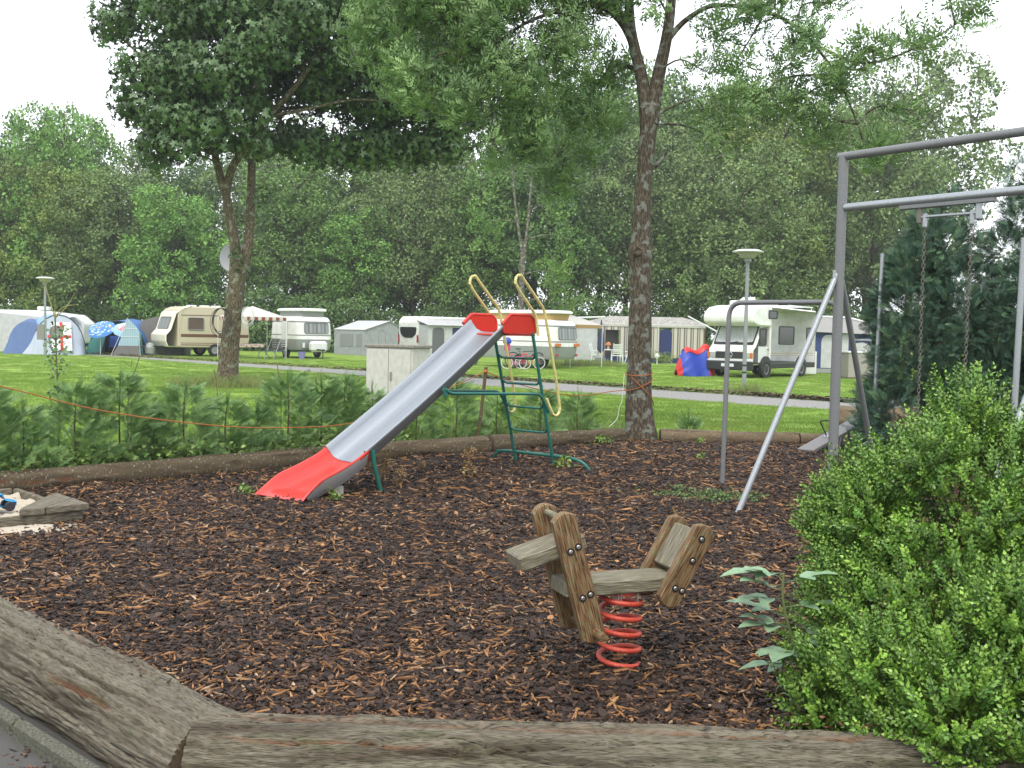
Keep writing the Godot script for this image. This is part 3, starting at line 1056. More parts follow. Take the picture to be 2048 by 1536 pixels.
func build_sandbox() -> void:
	# own axes: x runs along one side, z along the other, from the corner with the seat
	var t := thing("sandbox", "wooden sandbox corner with a triangular seat board", "sandbox", Vector3(-3.4, 0, -8.36), 223.8)
	var wood := mat("sandbox_wood", Color(0.9, 0.86, 0.78), 0.75, 0.0, {tex = noise_tex("sand_grain", 0.025, [[0.15, Color(0.06, 0.052, 0.038)], [0.5, Color(0.14, 0.125, 0.095)], [0.85, Color(0.23, 0.21, 0.17)]], 512, 5), scale = Vector3(0.8, 6, 1), bump = noise_tex("log_grain", 0.03, []), cm = 0.3})
	var b := B.new()
	b.box(Vector3(0.75, 0.045, 0.03), Vector3(1.5, 0.12, 0.05), Basis(), 0.006)
	part(t, "side_plank", b, wood)
	b = B.new()
	b.box(Vector3(0.03, 0.045, -0.75 + 1.5), Vector3(0.05, 0.12, 1.38), Basis(), 0.006)
	part(t, "side_plank", b, wood)
	b = B.new()
	b.box(Vector3(1.47, 0.045, 0.78), Vector3(0.05, 0.12, 1.4), Basis(), 0.006)
	part(t, "side_plank", b, wood)
	b = B.new()
	b.box(Vector3(0.75, 0.045, 1.47), Vector3(1.38, 0.12, 0.05), Basis(), 0.006)
	part(t, "side_plank", b, wood)
	# two seat boards across the corner
	for q in [[Vector2(-0.03, -0.03), Vector2(0.30, -0.03), Vector2(-0.03, 0.30)], [Vector2(0.315, -0.03), Vector2(0.5, -0.03), Vector2(0.46, 0.05), Vector2(0.06, 0.56), Vector2(-0.03, 0.62), Vector2(-0.03, 0.315)]]:
		b = B.new()
		b.xf = Transform3D(Basis(Vector3.RIGHT, PI / 2), Vector3(0, 0.135, 0))
		b.extrude(q, 0.055, 0.006)
		part(t, "seat_board", b, wood)
	rng.seed = 40
	var s := B.new()
	var rows := []
	for i in 26:
		var row := PackedVector3Array()
		for j in 26:
			row.append(Vector3(0.06 + j * 0.0552, 0.045 + 0.05 * lump.get_noise_2d(i * 60.0, j * 60.0) + rnd(-0.008, 0.012) + 0.035 * sin(i * 0.9) * cos(j * 0.7), 0.06 + i * 0.0552))
		rows.append(row)
	s.grid(rows, false, [], true)
	var sandm := mat("sand", Color(1, 1, 1), 0.95, 0.0, {tex = noise_tex("sand", 0.2, [[0.2, Color(0.3, 0.25, 0.19)], [0.6, Color(0.44, 0.39, 0.31)], [0.9, Color(0.52, 0.47, 0.39)]], 512, 4), tri = true, scale = Vector3(3, 3, 3)})
	var sn := solo("sand", "pale sand heaped inside the wooden sandbox", "sand", s, sandm, Vector3(-3.4, 0, -8.36), "", "stuff")
	sn.rotation.y = deg_to_rad(223.8)
	# sand spilled on the chips before the box
	var sp := B.new()
	rows = []
	for i in 24:
		var row := PackedVector3Array()
		for j in 30:
			var p := Vector2(lerpf(-4.5, -3.2, j / 29.0), lerpf(-8.35, -7.2, i / 23.0))
			var e: Vector2 = (p - Vector2(-3.86, -7.72)).rotated(0.76) / Vector2(0.62, 0.24)
			var y := 0.03 * (1.0 - e.length_squared()) + 0.02 * lump.get_noise_2d(p.x * 500.0, p.y * 500.0)
			row.append(Vector3(p.x, bed_y(p.x, p.y) + clampf(y + 0.004, -0.04, 0.022), p.y))
		rows.append(row)
	sp.grid(rows, false, [], true)
	solo("spilled_sand", "sand spilled over the chips in front of the sandbox", "sand", sp, sandm, Vector3.ZERO, "", "stuff")
	# toy truck
	var k := thing("toy_truck", "bright blue plastic toy truck lying in the sand", "toy", Vector3(-4.13, 0.075, -8.42), 40)
	var blue := mat("toy_blue", Color(0.01, 0.25, 0.5), 0.35)
	b = B.new()
	b.extrude(round_poly([Vector2(-0.16, 0.03), Vector2(0.14, 0.03), Vector2(0.15, 0.07), Vector2(0.06, 0.09), Vector2(0.04, 0.14), Vector2(-0.05, 0.14), Vector2(-0.06, 0.08), Vector2(-0.17, 0.09)], 0.012), 0.11, 0.008)
	part(k, "body", b, blue)
	for x in [-0.1, 0.09]:
		for z in [-0.06, 0.06]:
			b = B.new()
			b.xf = Transform3D(Basis(Vector3.RIGHT, PI / 2), Vector3(x, 0.035, z))
			b.lathe([Vector2(0, -0.018), Vector2(0.034, -0.018), Vector2(0.04, -0.01), Vector2(0.04, 0.01), Vector2(0.034, 0.018), Vector2(0, 0.018)], 14)
			part(k, "wheel", b, mat("toy_wheel", Color(0.02, 0.02, 0.03), 0.6))

# ---------- leaf shapes
func lens(b: B, base: Vector3, tip: Vector3, side: Vector3, fold := 0.25) -> void:
	# one leaf: four corners folded along the middle
	var mid := base.lerp(tip, 0.5)
	var up := (tip - base).cross(side).normalized() * side.length() * fold
	var a := base.lerp(tip, 0.36) + side + up
	var e := base.lerp(tip, 0.36) - side + up
	b.face([base, tip, a])
	b.face([base, e, tip])

func box_sprig(seed_: int) -> ArrayMesh:
	rng.seed = seed_
	var b := B.new()
	var hgt := 0.1
	b.col = Color(0.5, 0.42, 0.28)
	b.tube([Vector3(0, -0.05, 0), Vector3(0.004, hgt, 0)], [0.0016, 0.0008], 3, false)
	for k in 8:
		var y := 0.0 + hgt * k / 7.5
		var a := (PI / 2 if k % 2 else 0.0) + rnd(-0.4, 0.4)
		for s in [0.0, PI]:
			var d := Vector3(cos(a + s), rnd(0.35, 0.9) + k * 0.05, sin(a + s)).normalized()
			var l := rnd(0.018, 0.026) * (1.0 if k < 6 else 0.8)
			var w := d.cross(Vector3.UP).normalized() * l * 0.34
			var q := rnd(0.8, 1.15)
			# young leaves at the shoot's end are lighter green
			b.col = Color(0.75 * q, 0.88 * q, 0.7 * q) if k < 5 else Color(1.75 * q, 1.5 * q, 1.15 * q)
			lens(b, Vector3(0, y, 0) + d * 0.002, Vector3(0, y, 0) + d * l, w)
	return b.mesh()

func fern_spray(seed_: int, l: float, fat := 1.0) -> ArrayMesh:
	# a flat conifer spray: rachis with two orders of side branchlets
	rng.seed = seed_
	var b := B.new()
	for k in 9:
		var t := 0.12 + k * 0.1
		var base := Vector3(0, l * t, -0.12 * l * t * t)
		for s in [-1.0, 1.0]:
			var sl := l * (0.42 * (1.0 - t * 0.75)) * rnd(0.7, 1.1)
			var d := Vector3(s * 0.72, 0.68, rnd(-0.2, 0.05)).normalized()
			var tip := base + d * sl
			var q := rnd(0.75, 1.2)
			b.col = Color(q, q, q)
			b.face([base, tip, base + Vector3(0, 0.008 * fat * l / 0.25, 0.002)])
			for j in 3:
				var p := base.lerp(tip, 0.3 + j * 0.24)
				for s2 in [-1.0, 1.0]:
					var dd: Vector3 = (d.rotated(Vector3.BACK, s2 * 0.75) + Vector3(0, 0, rnd(-0.25, 0.25))).normalized()
					var e := p + dd * sl * 0.34 * (1.0 - j * 0.2)
					var n2 := dd.cross(Vector3.BACK) * 0.0034 * fat * l / 0.25
					b.face([p - n2, e, p + n2])
	b.col = Color(0.8, 0.75, 0.5)
	b.face([Vector3(-0.003, 0, 0), Vector3(0.003, 0, 0), Vector3(0, l, -0.12 * l)])
	return b.mesh()

func leafy(seed_: int, count: int, spread: float, size: float, slim := 0.32, droop := 0.3) -> ArrayMesh:
	# a loose clump of leaves round a twig end
	rng.seed = seed_
	var b := B.new()
	for k in count:
		var p := rdir() * spread * pow(rng.randf(), 0.5)
		p.y *= 0.6
		var d := (rdir() + p.normalized() * 0.8 + Vector3.DOWN * droop).normalized()
		var l := size * rnd(0.65, 1.2)
		var w := d.cross(rdir() + Vector3.UP * 1.0).normalized().cross(d).cross(d).normalized() * l * slim
		var q := rnd(0.75, 1.25)
		b.col = Color(q, q, q)
		lens(b, p, p + d * l, w, 0.2)
	return b.mesh()

func pinnate(b: B, at: Vector3, d: Vector3, l: float, pairs: int, leaflet: float, sag := 0.35) -> void:
	# one ash leaf: leaflets in pairs along a sagging stalk
	var side := d.cross(Vector3.UP)
	side = (side if side.length() > 0.1 else Vector3.RIGHT).normalized()
	var q := rnd(0.8, 1.2)
	b.col = Color(q, q, q)
	for k in pairs + 1:
		var t := 0.3 + 0.7 * k / pairs
		var p := at + d * l * t + Vector3.DOWN * sag * l * t * t
		var run := (d + Vector3.DOWN * sag * 2.0 * t).normalized()
		if k == pairs:
			lens(b, p, p + run * leaflet, side * leaflet * 0.17)
		else:
			for s in [-1.0, 1.0]:
				var dd: Vector3 = (side * s * 0.8 + run * 0.6 + Vector3.DOWN * rnd(0.1, 0.6)).normalized()
				lens(b, p, p + dd * leaflet * rnd(0.85, 1.1), dd.cross(Vector3.UP).cross(dd).normalized().cross(dd) * leaflet * 0.17)

func ash_sprig(seed_: int) -> ArrayMesh:
	rng.seed = seed_
	var b := B.new()
	b.col = Color(0.5, 0.45, 0.3)
	b.tube([Vector3(0, -0.25, 0), Vector3.ZERO], 0.005, 3, false)
	for k in 6:
		var a := k * 2.4 + rnd(-0.3, 0.3)
		var d := Vector3(cos(a), rnd(-0.1, 0.7), sin(a)).normalized()
		pinnate(b, Vector3(0, -0.03 * k, 0), d, rnd(0.2, 0.3), 4, rnd(0.085, 0.11), rnd(0.35, 0.7))
	return b.mesh()

func maple_sprig(seed_: int) -> ArrayMesh:
	rng.seed = seed_
	var b := B.new()
	for k in 9:
		var a := k * 2.4 + rnd(-0.3, 0.3)
		var o := Vector3(cos(a), rnd(-0.5, 0.4), sin(a)) * rnd(0.08, 0.3)
		var r := rnd(0.075, 0.11)
		var dir := Vector3(cos(a), -0.55, sin(a)).normalized()
		var nrm := (Vector3.UP + dir * 0.6 + rdir() * 0.5).normalized()
		var x := dir.cross(nrm).normalized()
		var y := nrm.cross(x)
		var q := rnd(0.75, 1.25)
		b.col = Color(q, q, q)
		var ring := []
		for j in 11:
			var g := lerpf(-2.6, 2.6, j / 10.0)
			var rr := r * (1.0 if j % 2 else 0.52)
			if j == 0 or j == 10: rr = r * 0.5
			ring.append(o + (y * cos(g) + x * sin(g)) * rr - nrm * 0.12 * rr)
		for j in 10:
			b.face([o, ring[j + 1], ring[j]])
	return b.mesh()

# sprigs on the outside of a union of ellipsoids; each blob is [centre, radii]
func on_blobs(blobs: Array, count: int, sink: float, upward: float, tints: Array, smin := 0.8, smax := 1.25, floor_y := 0.02) -> Array:
	var xs := []
	var cs := []
	var area := 0.0
	for q in blobs: area += q[1].x * q[1].y + q[1].y * q[1].z + q[1].x * q[1].z
	for q in blobs:
		var n := int(count * (q[1].x * q[1].y + q[1].y * q[1].z + q[1].x * q[1].z) / area)
		for i in n:
			var d := rdir()
			var k := 1.0 - sink * pow(rng.randf(), 1.6) + rng.randfn() * 0.03
			var p: Vector3 = q[0] + d * q[1] * k
			if p.y < floor_y: continue
			var hidden := false
			for o in blobs:
				if o != q and ((p - o[0]) / o[1]).length() < 0.8 - sink * 0.4:
					hidden = true
					break
			if hidden: continue
			var nrm: Vector3 = (d / q[1]).normalized()
			var dir := (nrm + Vector3.UP * upward + rdir() * 0.45).normalized()
			xs.append(Transform3D(aim(dir, rnd(0, TAU)) * Basis.from_scale(Vector3.ONE * rnd(smin, smax)), p))
			var tint: Color = tints[rng.randi() % tints.size()]
			cs.append(tint * rnd(0.62, 1.35))
	return [xs, cs]

func build_shrubs() -> void:
	# boxwood in front
	var leaf := mat("box_leaf", Color(1, 1, 1), 0.38, 0.0, {vc = true, back = Color(0.3, 0.36, 0.16), spec = 0.5})
	var t := thing("boxwood_bush", "large bright green boxwood bush growing over the end of the log", "bush", Vector3(2.0, 0, -4.4))
	var blobs := [[Vector3(0.0, 0.42, 0.05), Vector3(0.72, 0.55, 0.62)], [Vector3(-0.02, 0.82, -0.08), Vector3(0.5, 0.45, 0.5)], [Vector3(0.08, 0.94, -0.2), Vector3(0.32, 0.3, 0.32)], [Vector3(-0.42, 0.33, 0.1), Vector3(0.37, 0.42, 0.4)], [Vector3(-0.27, 0.7, -0.3), Vector3(0.27, 0.28, 0.3)], [Vector3(0.55, 0.75, 0.0), Vector3(0.55, 0.6, 0.6)], [Vector3(0.3, 0.3, 0.5), Vector3(0.6, 0.45, 0.35)], [Vector3(-0.22, 0.26, 0.62), Vector3(0.5, 0.42, 0.4)], [Vector3(0.25, 0.3, 0.95), Vector3(0.6, 0.42, 0.42)], [Vector3(0.75, 0.5, 0.7), Vector3(0.5, 0.5, 0.5)], [Vector3(-0.05, 0.18, 1.0), Vector3(0.42, 0.3, 0.3)]]
	rng.seed = 51
	var tints := [Color(0.138, 0.26, 0.034), Color(0.165, 0.295, 0.04), Color(0.2, 0.33, 0.048), Color(0.105, 0.21, 0.036)]
	var sp := box_sprig(61)
	var sp2 := box_sprig(62)
	var tufts := []
	for i in 90:
		var q: Array = blobs[rng.randi() % blobs.size()]
		var d := rdir()
		if d.z < -0.5: d.z = -d.z
		var at2: Vector3 = q[0] + d * q[1] * 0.98
		var inside := false
		for o in blobs:
			if o != q and ((at2 - o[0]) / o[1]).length() < 0.9: inside = true
		if inside or at2.y < 0.1: continue
		tufts.append([at2, Vector3(1, 1.25, 1) * rnd(0.09, 0.17)])
	var r := on_blobs(tufts, 4600, 0.6, 0.9, tints, 0.75, 1.3)
	many(t, "foliage", sp, leaf, r[0], r[1])
	r = on_blobs(blobs, 8000, 0.36, 0.35, tints, 0.7, 1.25)
	many(t, "foliage", sp, leaf, r[0], r[1])
	r = on_blobs(blobs, 7000, 0.5, 0.5, tints, 0.7, 1.25)
	many(t, "foliage", sp2, leaf, r[0], r[1])
	var b := B.new()
	rng.seed = 52
	for i in 70:
		var q: Array = blobs[rng.randi() % blobs.size()]
		var e: Vector3 = q[0] + rdir() * q[1] * 0.85
		if e.y < 0.15: continue
		b.tube(curve([Vector3(rnd(-0.25, 0.25), -0.05, rnd(-0.15, 0.2)), e * Vector3(0.6, 0.4, 0.6), e], 3), [0.008, 0.007, 0.006, 0.005, 0.004, 0.003, 0.002], 4, false)
	part(t, "stems", b, mat("box_stem", Color(0.05, 0.04, 0.022), 0.8))
	# tall dark conifers at the playground's edge
	var spray := fern_spray(63, 0.18, 1.35)
	var cyp := mat("cypress_leaf", Color(1, 1, 1), 0.6, 0.0, {vc = true, back = Color(0.12, 0.16, 0.1)})
	var bark := mat("conifer_bark", Color(0.07, 0.045, 0.03), 0.9)
	var ct := [Color(0.042, 0.098, 0.062), Color(0.06, 0.135, 0.082), Color(0.05, 0.112, 0.076), Color(0.10, 0.185, 0.094)]
	var spots := [[5.6, -14.0, 3.5, 0.95, "dense dark conifer beside the swing frame, its edge against the lawn"], [6.65, -13.7, 3.85, 1.0, "dense dark conifer behind the hanging swing chains"], [7.75, -13.2, 3.6, 1.0, "dense dark conifer beside the pale post, behind the boxwood"], [8.7, -12.9, 3.8, 0.95, "outermost dark conifer of the row"]]
	for k in spots:
		var c := thing("conifer", k[4], "conifer", Vector3(k[0], 0, k[1]), 0, "dark conifers in a row by the playground")
		rng.seed = int(k[0] * 100)
		var cb := []
		var y := 0.25
		while y < k[2]:
			var f: float = 1.0 - pow(y / k[2], 2.6) * 0.72
			for j in 5:
				var a := rnd(0, TAU)
				cb.append([Vector3(cos(a) * k[3] * 0.5 * f, y + rnd(-0.15, 0.15), sin(a) * k[3] * 0.5 * f), Vector3(0.5, 0.42, 0.5) * k[3] * f * rnd(0.8, 1.2)])
			y += 0.42
		var rr := on_blobs(cb, 14000, 0.32, 0.2, ct, 0.6, 1.2)
		many(c, "crown", spray, cyp, rr[0], rr[1])
		b = B.new()
		b.tube([Vector3(0, -0.1, 0), Vector3(0.03, k[2] * 0.5, 0), Vector3(0, k[2], 0)], [0.09, 0.06, 0.01], 8)
		part(c, "trunk", b, bark)
	# young hedge plants
	var yspray := fern_spray(64, 0.2, 1.25)
	var young := mat("young_leaf", Color(1, 1, 1), 0.55, 0.0, {vc = true, back = Color(0.4, 0.5, 0.25)})
	var yt := [Color(0.16, 0.28, 0.10), Color(0.2, 0.33, 0.12), Color(0.13, 0.245, 0.095), Color(0.25, 0.38, 0.14)]
	rng.seed = 55
	var row := []
	for i in 15:
		var s := i / 14.0
		row.append([lerpf(-6.0, -1.75, s) + rnd(-0.08, 0.08), lerpf(-9.15, -13.35, s) + rnd(-0.1, 0.1), (lerpf(1.1, 0.78, s)) * rnd(0.62, 1.25), "young green hedge conifer growing behind the dark lichened log"])
	for p in [[-1.25, -13.85, 0.75], [-0.75, -14.25, 0.85], [-0.2, -14.75, 0.62], [0.42, -15.1, 0.72], [1.0, -15.75, 0.62], [2.75, -16.3, 0.3]]:
		row.append([p[0], p[1], p[2], "small sparse conifer behind the brown log near the ladder"])
	row[-1][3] = "tiny conifer seedling standing alone behind the pale grey log"
	row[-2][3] = "small sparse conifer beside the lichened tree"
	for k in row:
		var y_: float = k[2]
		var c := thing("young_conifer", k[3], "conifer", Vector3(k[0], 0, k[1]), 0, "young conifers planted behind the logs")
		var xs := []
		var cs := []
		for i in int(480 * y_ * y_ + 60):
			var h := y_ * pow(rng.randf(), 0.8)
			var a := rnd(0, TAU)
			var reach := 0.52 * y_ * pow(1.0 - h / (y_ * 1.08), 0.6)
			var p := Vector3(cos(a), 0, sin(a)) * reach * sqrt(rng.randf()) * rnd(0.7, 1.2) + Vector3(0, h, 0)
			var d := Vector3(cos(a), rnd(0.1, 0.9), sin(a)).normalized()
			xs.append(Transform3D(aim(d, rnd(0, TAU)) * Basis.from_scale(Vector3.ONE * rnd(0.5, 1.05)), p))
			cs.append(yt[rng.randi() % 4] * rnd(0.8, 1.2))
		for i in 6:
			xs.append(Transform3D(aim(Vector3(rnd(-0.2, 0.2), 1, rnd(-0.2, 0.2))), Vector3(0, y_ * rnd(0.85, 1.0), 0)))
			cs.append(yt[3])
		many(c, "crown", yspray, young, xs, cs)
		b = B.new()
		b.tube([Vector3(0, -0.05, 0), Vector3(rnd(-0.03, 0.03), y_ * 0.6, 0), Vector3(0, y_ * 1.1, 0)], [0.014, 0.009, 0.002], 5)
		part(c, "trunk", b, bark)

func build_small_plants() -> void:
	var b: B
	var stemm := mat("green_stem", Color(0.13, 0.16, 0.06), 0.6)
	var weed := mat("weed_leaf", Color(1, 1, 1), 0.5, 0.0, {vc = true, back = Color(0.3, 0.36, 0.16)})
	# broad-leaved weeds between the hedge plants
	rng.seed = 78
	var hx := []
	var hc := []
	for i in 420:
		var s := rng.randf()
		var w := absf(rng.randfn()) * 0.3
		hx.append(Transform3D(Basis(Vector3.UP, rnd(0, TAU)) * Basis.from_scale(Vector3.ONE * rnd(0.5, 1.3)), Vector3(lerpf(-6.0, -1.2, s) - w * 0.6 + 0.05, rnd(0.03, 0.3), lerpf(-8.85, -13.6, s) - w * 0.6)))
		hc.append(Color(0.13, 0.25, 0.05).lerp(Color(0.26, 0.34, 0.1), rng.randf()))
	var hw := many(self, numbered("hedge_weeds"), leafy(69, 16, 0.13, 0.075, 0.34, -0.1), weed, hx, hc)
	tag(hw, "leafy light green weeds filling the foot of the young hedge", "weeds", "", "stuff")
	# tall weed among the hedge with bare forked top
	var tall := thing("tall_weed", "tall thin weed with bare forked yellowish tips above the hedge", "plant", Vector3(-4.62, 0, -10.7))
	b = B.new()
	b.tube(curve([Vector3(0, -0.05, 0), Vector3(0.02, 0.6, 0), Vector3(0, 1.25, 0.02), Vector3(-0.02, 1.66, 0)], 4), 0.0085, 6)
	part(tall, "stem", b, mat("dry_stem", Color(0.12, 0.1, 0.05), 0.8))
	for e in [[Vector3(-0.1, 1.9, 0), Vector3(-0.12, 2.05, 0.03)], [Vector3(0.06, 1.75, 0), Vector3(0.24, 1.78, 0.05)], [Vector3(0.08, 1.76, -0.05), Vector3(0.16, 1.9, -0.05)], [Vector3(0.0, 1.8, 0.05), Vector3(0.02, 1.88, 0.1)]]:
		b = B.new()
		b.tube(curve([Vector3(-0.02, 1.64, 0), e[0], e[1]], 3), [0.007, 0.006, 0.005, 0.005, 0.004, 0.003, 0.002], 5)
		part(tall, "fork", b, mat("yellow_stem", Color(0.25, 0.25, 0.08), 0.7))
	rng.seed = 77
	var xs := []
	var cs := []
	for i in 46:
		var h := rnd(0.75, 1.55)
		xs.append(Transform3D(aim(Vector3(rnd(-1, 1), rnd(0, 1), rnd(-1, 1))) * Basis.from_scale(Vector3.ONE * rnd(0.4, 0.9)), Vector3(rnd(-0.1, 0.1), h, rnd(-0.1, 0.1))))
		cs.append(Color(0.11, 0.2, 0.08) * rnd(0.8, 1.3))
	many(tall, "leaves", leafy(66, 7, 0.07, 0.06), weed, xs, cs)
	# thin stalks between the hedge plants
	for k in [[-4.05, -11.2, 1.25], [-3.3, -11.9, 1.1], [-2.75, -12.5, 1.15], [-2.35, -12.8, 1.0], [-1.95, -13.2, 0.95]]:
		b = B.new()
		rng.seed = int(-k[0] * 100)
		b.tube(curve([Vector3(0, -0.05, 0), Vector3(rnd(-0.04, 0.04), k[2] * 0.6, 0), Vector3(rnd(-0.1, 0.1), k[2], 0)], 4), 0.005, 5)
		for i in 7:
			var h := rnd(0.35, 0.98)
			var a := rnd(0, TAU)
			b.tube([Vector3(0, k[2] * h, 0), Vector3(cos(a) * 0.08, k[2] * h + 0.06, sin(a) * 0.08)], 0.0028, 4)
		solo("dry_stalk", "thin brown dry stalk rising among the young hedge", "plant", b, mats["dry_stem"], Vector3(k[0], 0, k[1]), "dry stalks in the hedge")
	# pale bramble shoot out of the boxwood
	var br := thing("bramble_shoot", "pale bluish green shoot with toothed leaves reaching out of the boxwood", "plant", Vector3(1.27, 0, -4.32))
	b = B.new()
	var stem := curve([Vector3(0.05, -0.05, 0), Vector3(-0.06, 0.26, 0.03), Vector3(-0.14, 0.5, 0.06), Vector3(-0.15, 0.64, 0.07)], 5)
	b.tube(stem, 0.006, 6)
	part(br, "stem", b, stemm)
	var bl := mat("bramble_leaf", Color(0.22, 0.34, 0.2), 0.45, 0.0, {back = Color(0.4, 0.46, 0.3), tex = noise_tex("bramble", 0.02, [[0.2, Color(0.75, 0.8, 0.8)], [0.6, Color(1, 1, 1)], [0.9, Color(1.25, 1.2, 1.2)]], 256, 3), tri = true, scale = Vector3(4, 4, 4)})
	rng.seed = 79
	for i in 17:
		var p: Vector3 = stem[min(4 + i % 12, stem.size() - 1)]
		var a := PI + rnd(-1.1, 1.1) if i % 3 else rnd(-0.6, 0.6)
		var run := Vector3(cos(a), rnd(-0.1, 0.5), -sin(a) * 0.7 + 0.25).normalized()
		for j in 3:
			var w := run.rotated(Vector3.UP, (j - 1) * 0.75)
			var q := p + run * (0.12 if j == 1 else 0.07)
			var ln := rnd(0.1, 0.135) * (1.1 if j == 1 else 0.85)
			var side := w.cross(Vector3.UP).normalized()
			b = B.new()
			var rows := []
			for k in 7:
				var s := k / 6.0
				var wd := ln * 0.3 * sin(pow(s, 0.75) * PI) * (1.0 + (0.1 if k % 2 else -0.04)) + 0.001
				var c := q + w * ln * s + Vector3.DOWN * ln * 0.16 * s * s
				rows.append(PackedVector3Array([c - side * wd + Vector3.UP * wd * 0.25, c, c + side * wd + Vector3.UP * wd * 0.25]))
			b.grid(rows)
			b.tube([p, q], 0.0022, 4)
			part(br, "leaf", b, bl)
	# weeds in the chips
	var wt := leafy(67, 14, 0.1, 0.07, 0.36, -0.2)
	var spots := [[1.35, -15.1, 0.9, "leafy weed at the foot of the brown log beside the lichened tree"], [0.62, -12.2, 0.75, "small weed growing at the foot bar of the ladder"], [0.9, -15.25, 0.6, "low weed behind the ladder by the brown log"], [2.75, -15.25, 0.5, "tiny weed at the pale grey log"], [1.28, -4.6, 0.55, "small weed beside the boxwood at the log"], [-2.62, -12.0, 0.7, "small weed at the dark log left of the red outrun"], [-1.6, -9.55, 0.5, "pale leaf tuft beside the red outrun"], [-2.5, -9.85, 0.55, "grass and moss tuft at the lip of the red outrun"], [2.42, -13.4, 0.45, "tiny weed alone in the chips in front of the lichened tree"]]
	spots[5][3] = "small weed at the dark lichened log behind the red outrun"
	for k in spots:
		var c := thing("weed", k[3], "plant", Vector3(k[0], bed_y(k[0], k[1]), k[1]))
		rng.seed = int(absf(k[0]) * 1000)
		xs = []
		cs = []
		for i in 7:
			xs.append(Transform3D(Basis(Vector3.UP, rnd(0, TAU)) * Basis.from_scale(Vector3.ONE * k[2] * rnd(0.7, 1.2)), Vector3(rnd(-0.1, 0.1), rnd(0.04, 0.16), rnd(-0.1, 0.1)) * k[2]))
			cs.append(Color(0.13, 0.24, 0.04).lerp(Color(0.2, 0.26, 0.05), rng.randf()))
		for i in 7:
			b = B.new()
		many(c, "leaves", wt, weed, xs + [xs[0], xs[1]], cs + [cs[0], cs[1]])
		b = B.new()
		for i in 7: b.tube([Vector3(0, -0.02, 0), xs[i].origin], 0.003, 4)
		part(c, "stems", b, stemm)
	# withered brown plants
	var dry := mat("dry_leaf", Color(1, 1, 1), 0.8, 0.0, {vc = true, back = Color(0.2, 0.15, 0.08)})
	for k in [[-1.33, -10.75, 1.0, "withered brown plant hanging at the green slide support"], [-1.12, -10.5, 0.6, "low withered plant on the chips behind the red outrun"], [-0.45, -11.4, 0.95, "withered tan plant standing alone between chute and ladder"], [-1.0, -11.75, 0.4, "withered tuft on the chips under the chute"], [1.42, -8.75, 0.4, "withered tan leaves on the chips behind the rocker"]]:
		var c := thing("withered_plant", k[3], "plant", Vector3(k[0], bed_y(k[0], k[1]), k[1]))
		rng.seed = int(absf(k[0]) * 777)
		xs = []
		cs = []
		for i in 16:
			xs.append(Transform3D(Basis(Vector3.UP, rnd(0, TAU)) * Basis.from_scale(Vector3.ONE * k[2] * rnd(0.5, 1.0)), Vector3(rnd(-0.1, 0.1), rnd(0.02, 0.34), rnd(-0.1, 0.1)) * k[2]))
			cs.append(Color(0.22, 0.12, 0.045).lerp(Color(0.3, 0.21, 0.09), rng.randf()))
		many(c, "leaves", leafy(68, 8, 0.06, 0.06, 0.3, 0.9), dry, xs, cs)
		b = B.new()
		for i in 6: b.tube([Vector3(0, -0.02, 0), xs[i].origin], 0.003, 4)
		part(c, "stems", b, mats["dry_stem"])
	# moss and creeping weed patch in the chips
	xs = []
	cs = []
	rng.seed = 80
	for i in 150:
		var p := Vector3(1.95 + rng.randfn() * 0.27, 0, -10.3 + rng.randfn() * 0.18)
		p.y = bed_y(p.x, p.z) + 0.015
		xs.append(Transform3D(Basis(Vector3.UP, rnd(0, TAU)) * Basis.from_scale(Vector3.ONE * rnd(0.25, 0.5)), p))
		cs.append(Color(0.10, 0.17, 0.05) * rnd(0.7, 1.2))
	var mo := many(self, numbered("creeping_weed"), wt, weed, xs, cs)
	tag(mo, "patch of low green creeping weed on the chips before the bent bar", "plant", "", "stuff")
	# long grass round the maple, the lamp, the hedge foot and the beige caravan
	var tuft := B.new()
	rng.seed = 81
	for i in 34:
		var p := Vector3(rnd(-0.12, 0.12), 0, rnd(-0.12, 0.12))
		var a := rnd(0, TAU)
		var hgt := rnd(0.14, 0.4)
		var w := Vector3(cos(a), 0, sin(a)) * 0.006
		var mid := p + Vector3(rnd(-0.04, 0.04), hgt * 0.6, rnd(-0.04, 0.04))
		var tip := mid + Vector3(rnd(-0.1, 0.1), hgt * 0.4, rnd(-0.1, 0.1))
		var q := rnd(0.7, 1.2)
		tuft.col = Color(q, q, q)
		tuft.face([p - w, p + w, mid])
		tuft.face([mid - w * 0.6, mid + w * 0.6, tip])
	xs = []
	cs = []
	for i in 900:
		var p: Vector3
		var k := rng.randf()
		if k < 0.2: p = Vector3(-7.4 + rng.randfn() * 0.75, 0, -27.7 + rng.randfn() * 0.5)
		elif k < 0.25: p = Vector3(6.7 + rng.randfn() * 0.4, 0, -29.8 + rng.randfn() * 0.3)
		elif k < 0.85:
			var s := rng.randf()
			p = Vector3(lerpf(-6.2, 1.4, s) + rng.randfn() * 0.3, 0, 0)
			p.z = (-8.75 - (p.x + 6.2) * 1.0 if p.x < -0.4 else -14.35 - (p.x + 0.4) * 0.9) - absf(rng.randfn()) * 0.45
		else: p = Vector3(3.6 + rng.randfn() * 1.2, 0, -52 + rng.randfn() * 0.9)
		if in_bed(Vector2(p.x, p.z)): continue
		xs.append(Transform3D(Basis(Vector3.UP, rnd(0, TAU)) * Basis.from_scale(Vector3(1, rnd(0.5, 1.1), 1)), p))
		cs.append(Color(0.14, 0.24, 0.05).lerp(Color(0.28, 0.27, 0.09), rng.randf() * (1.0 if k < 0.25 or k > 0.85 else 0.4)))
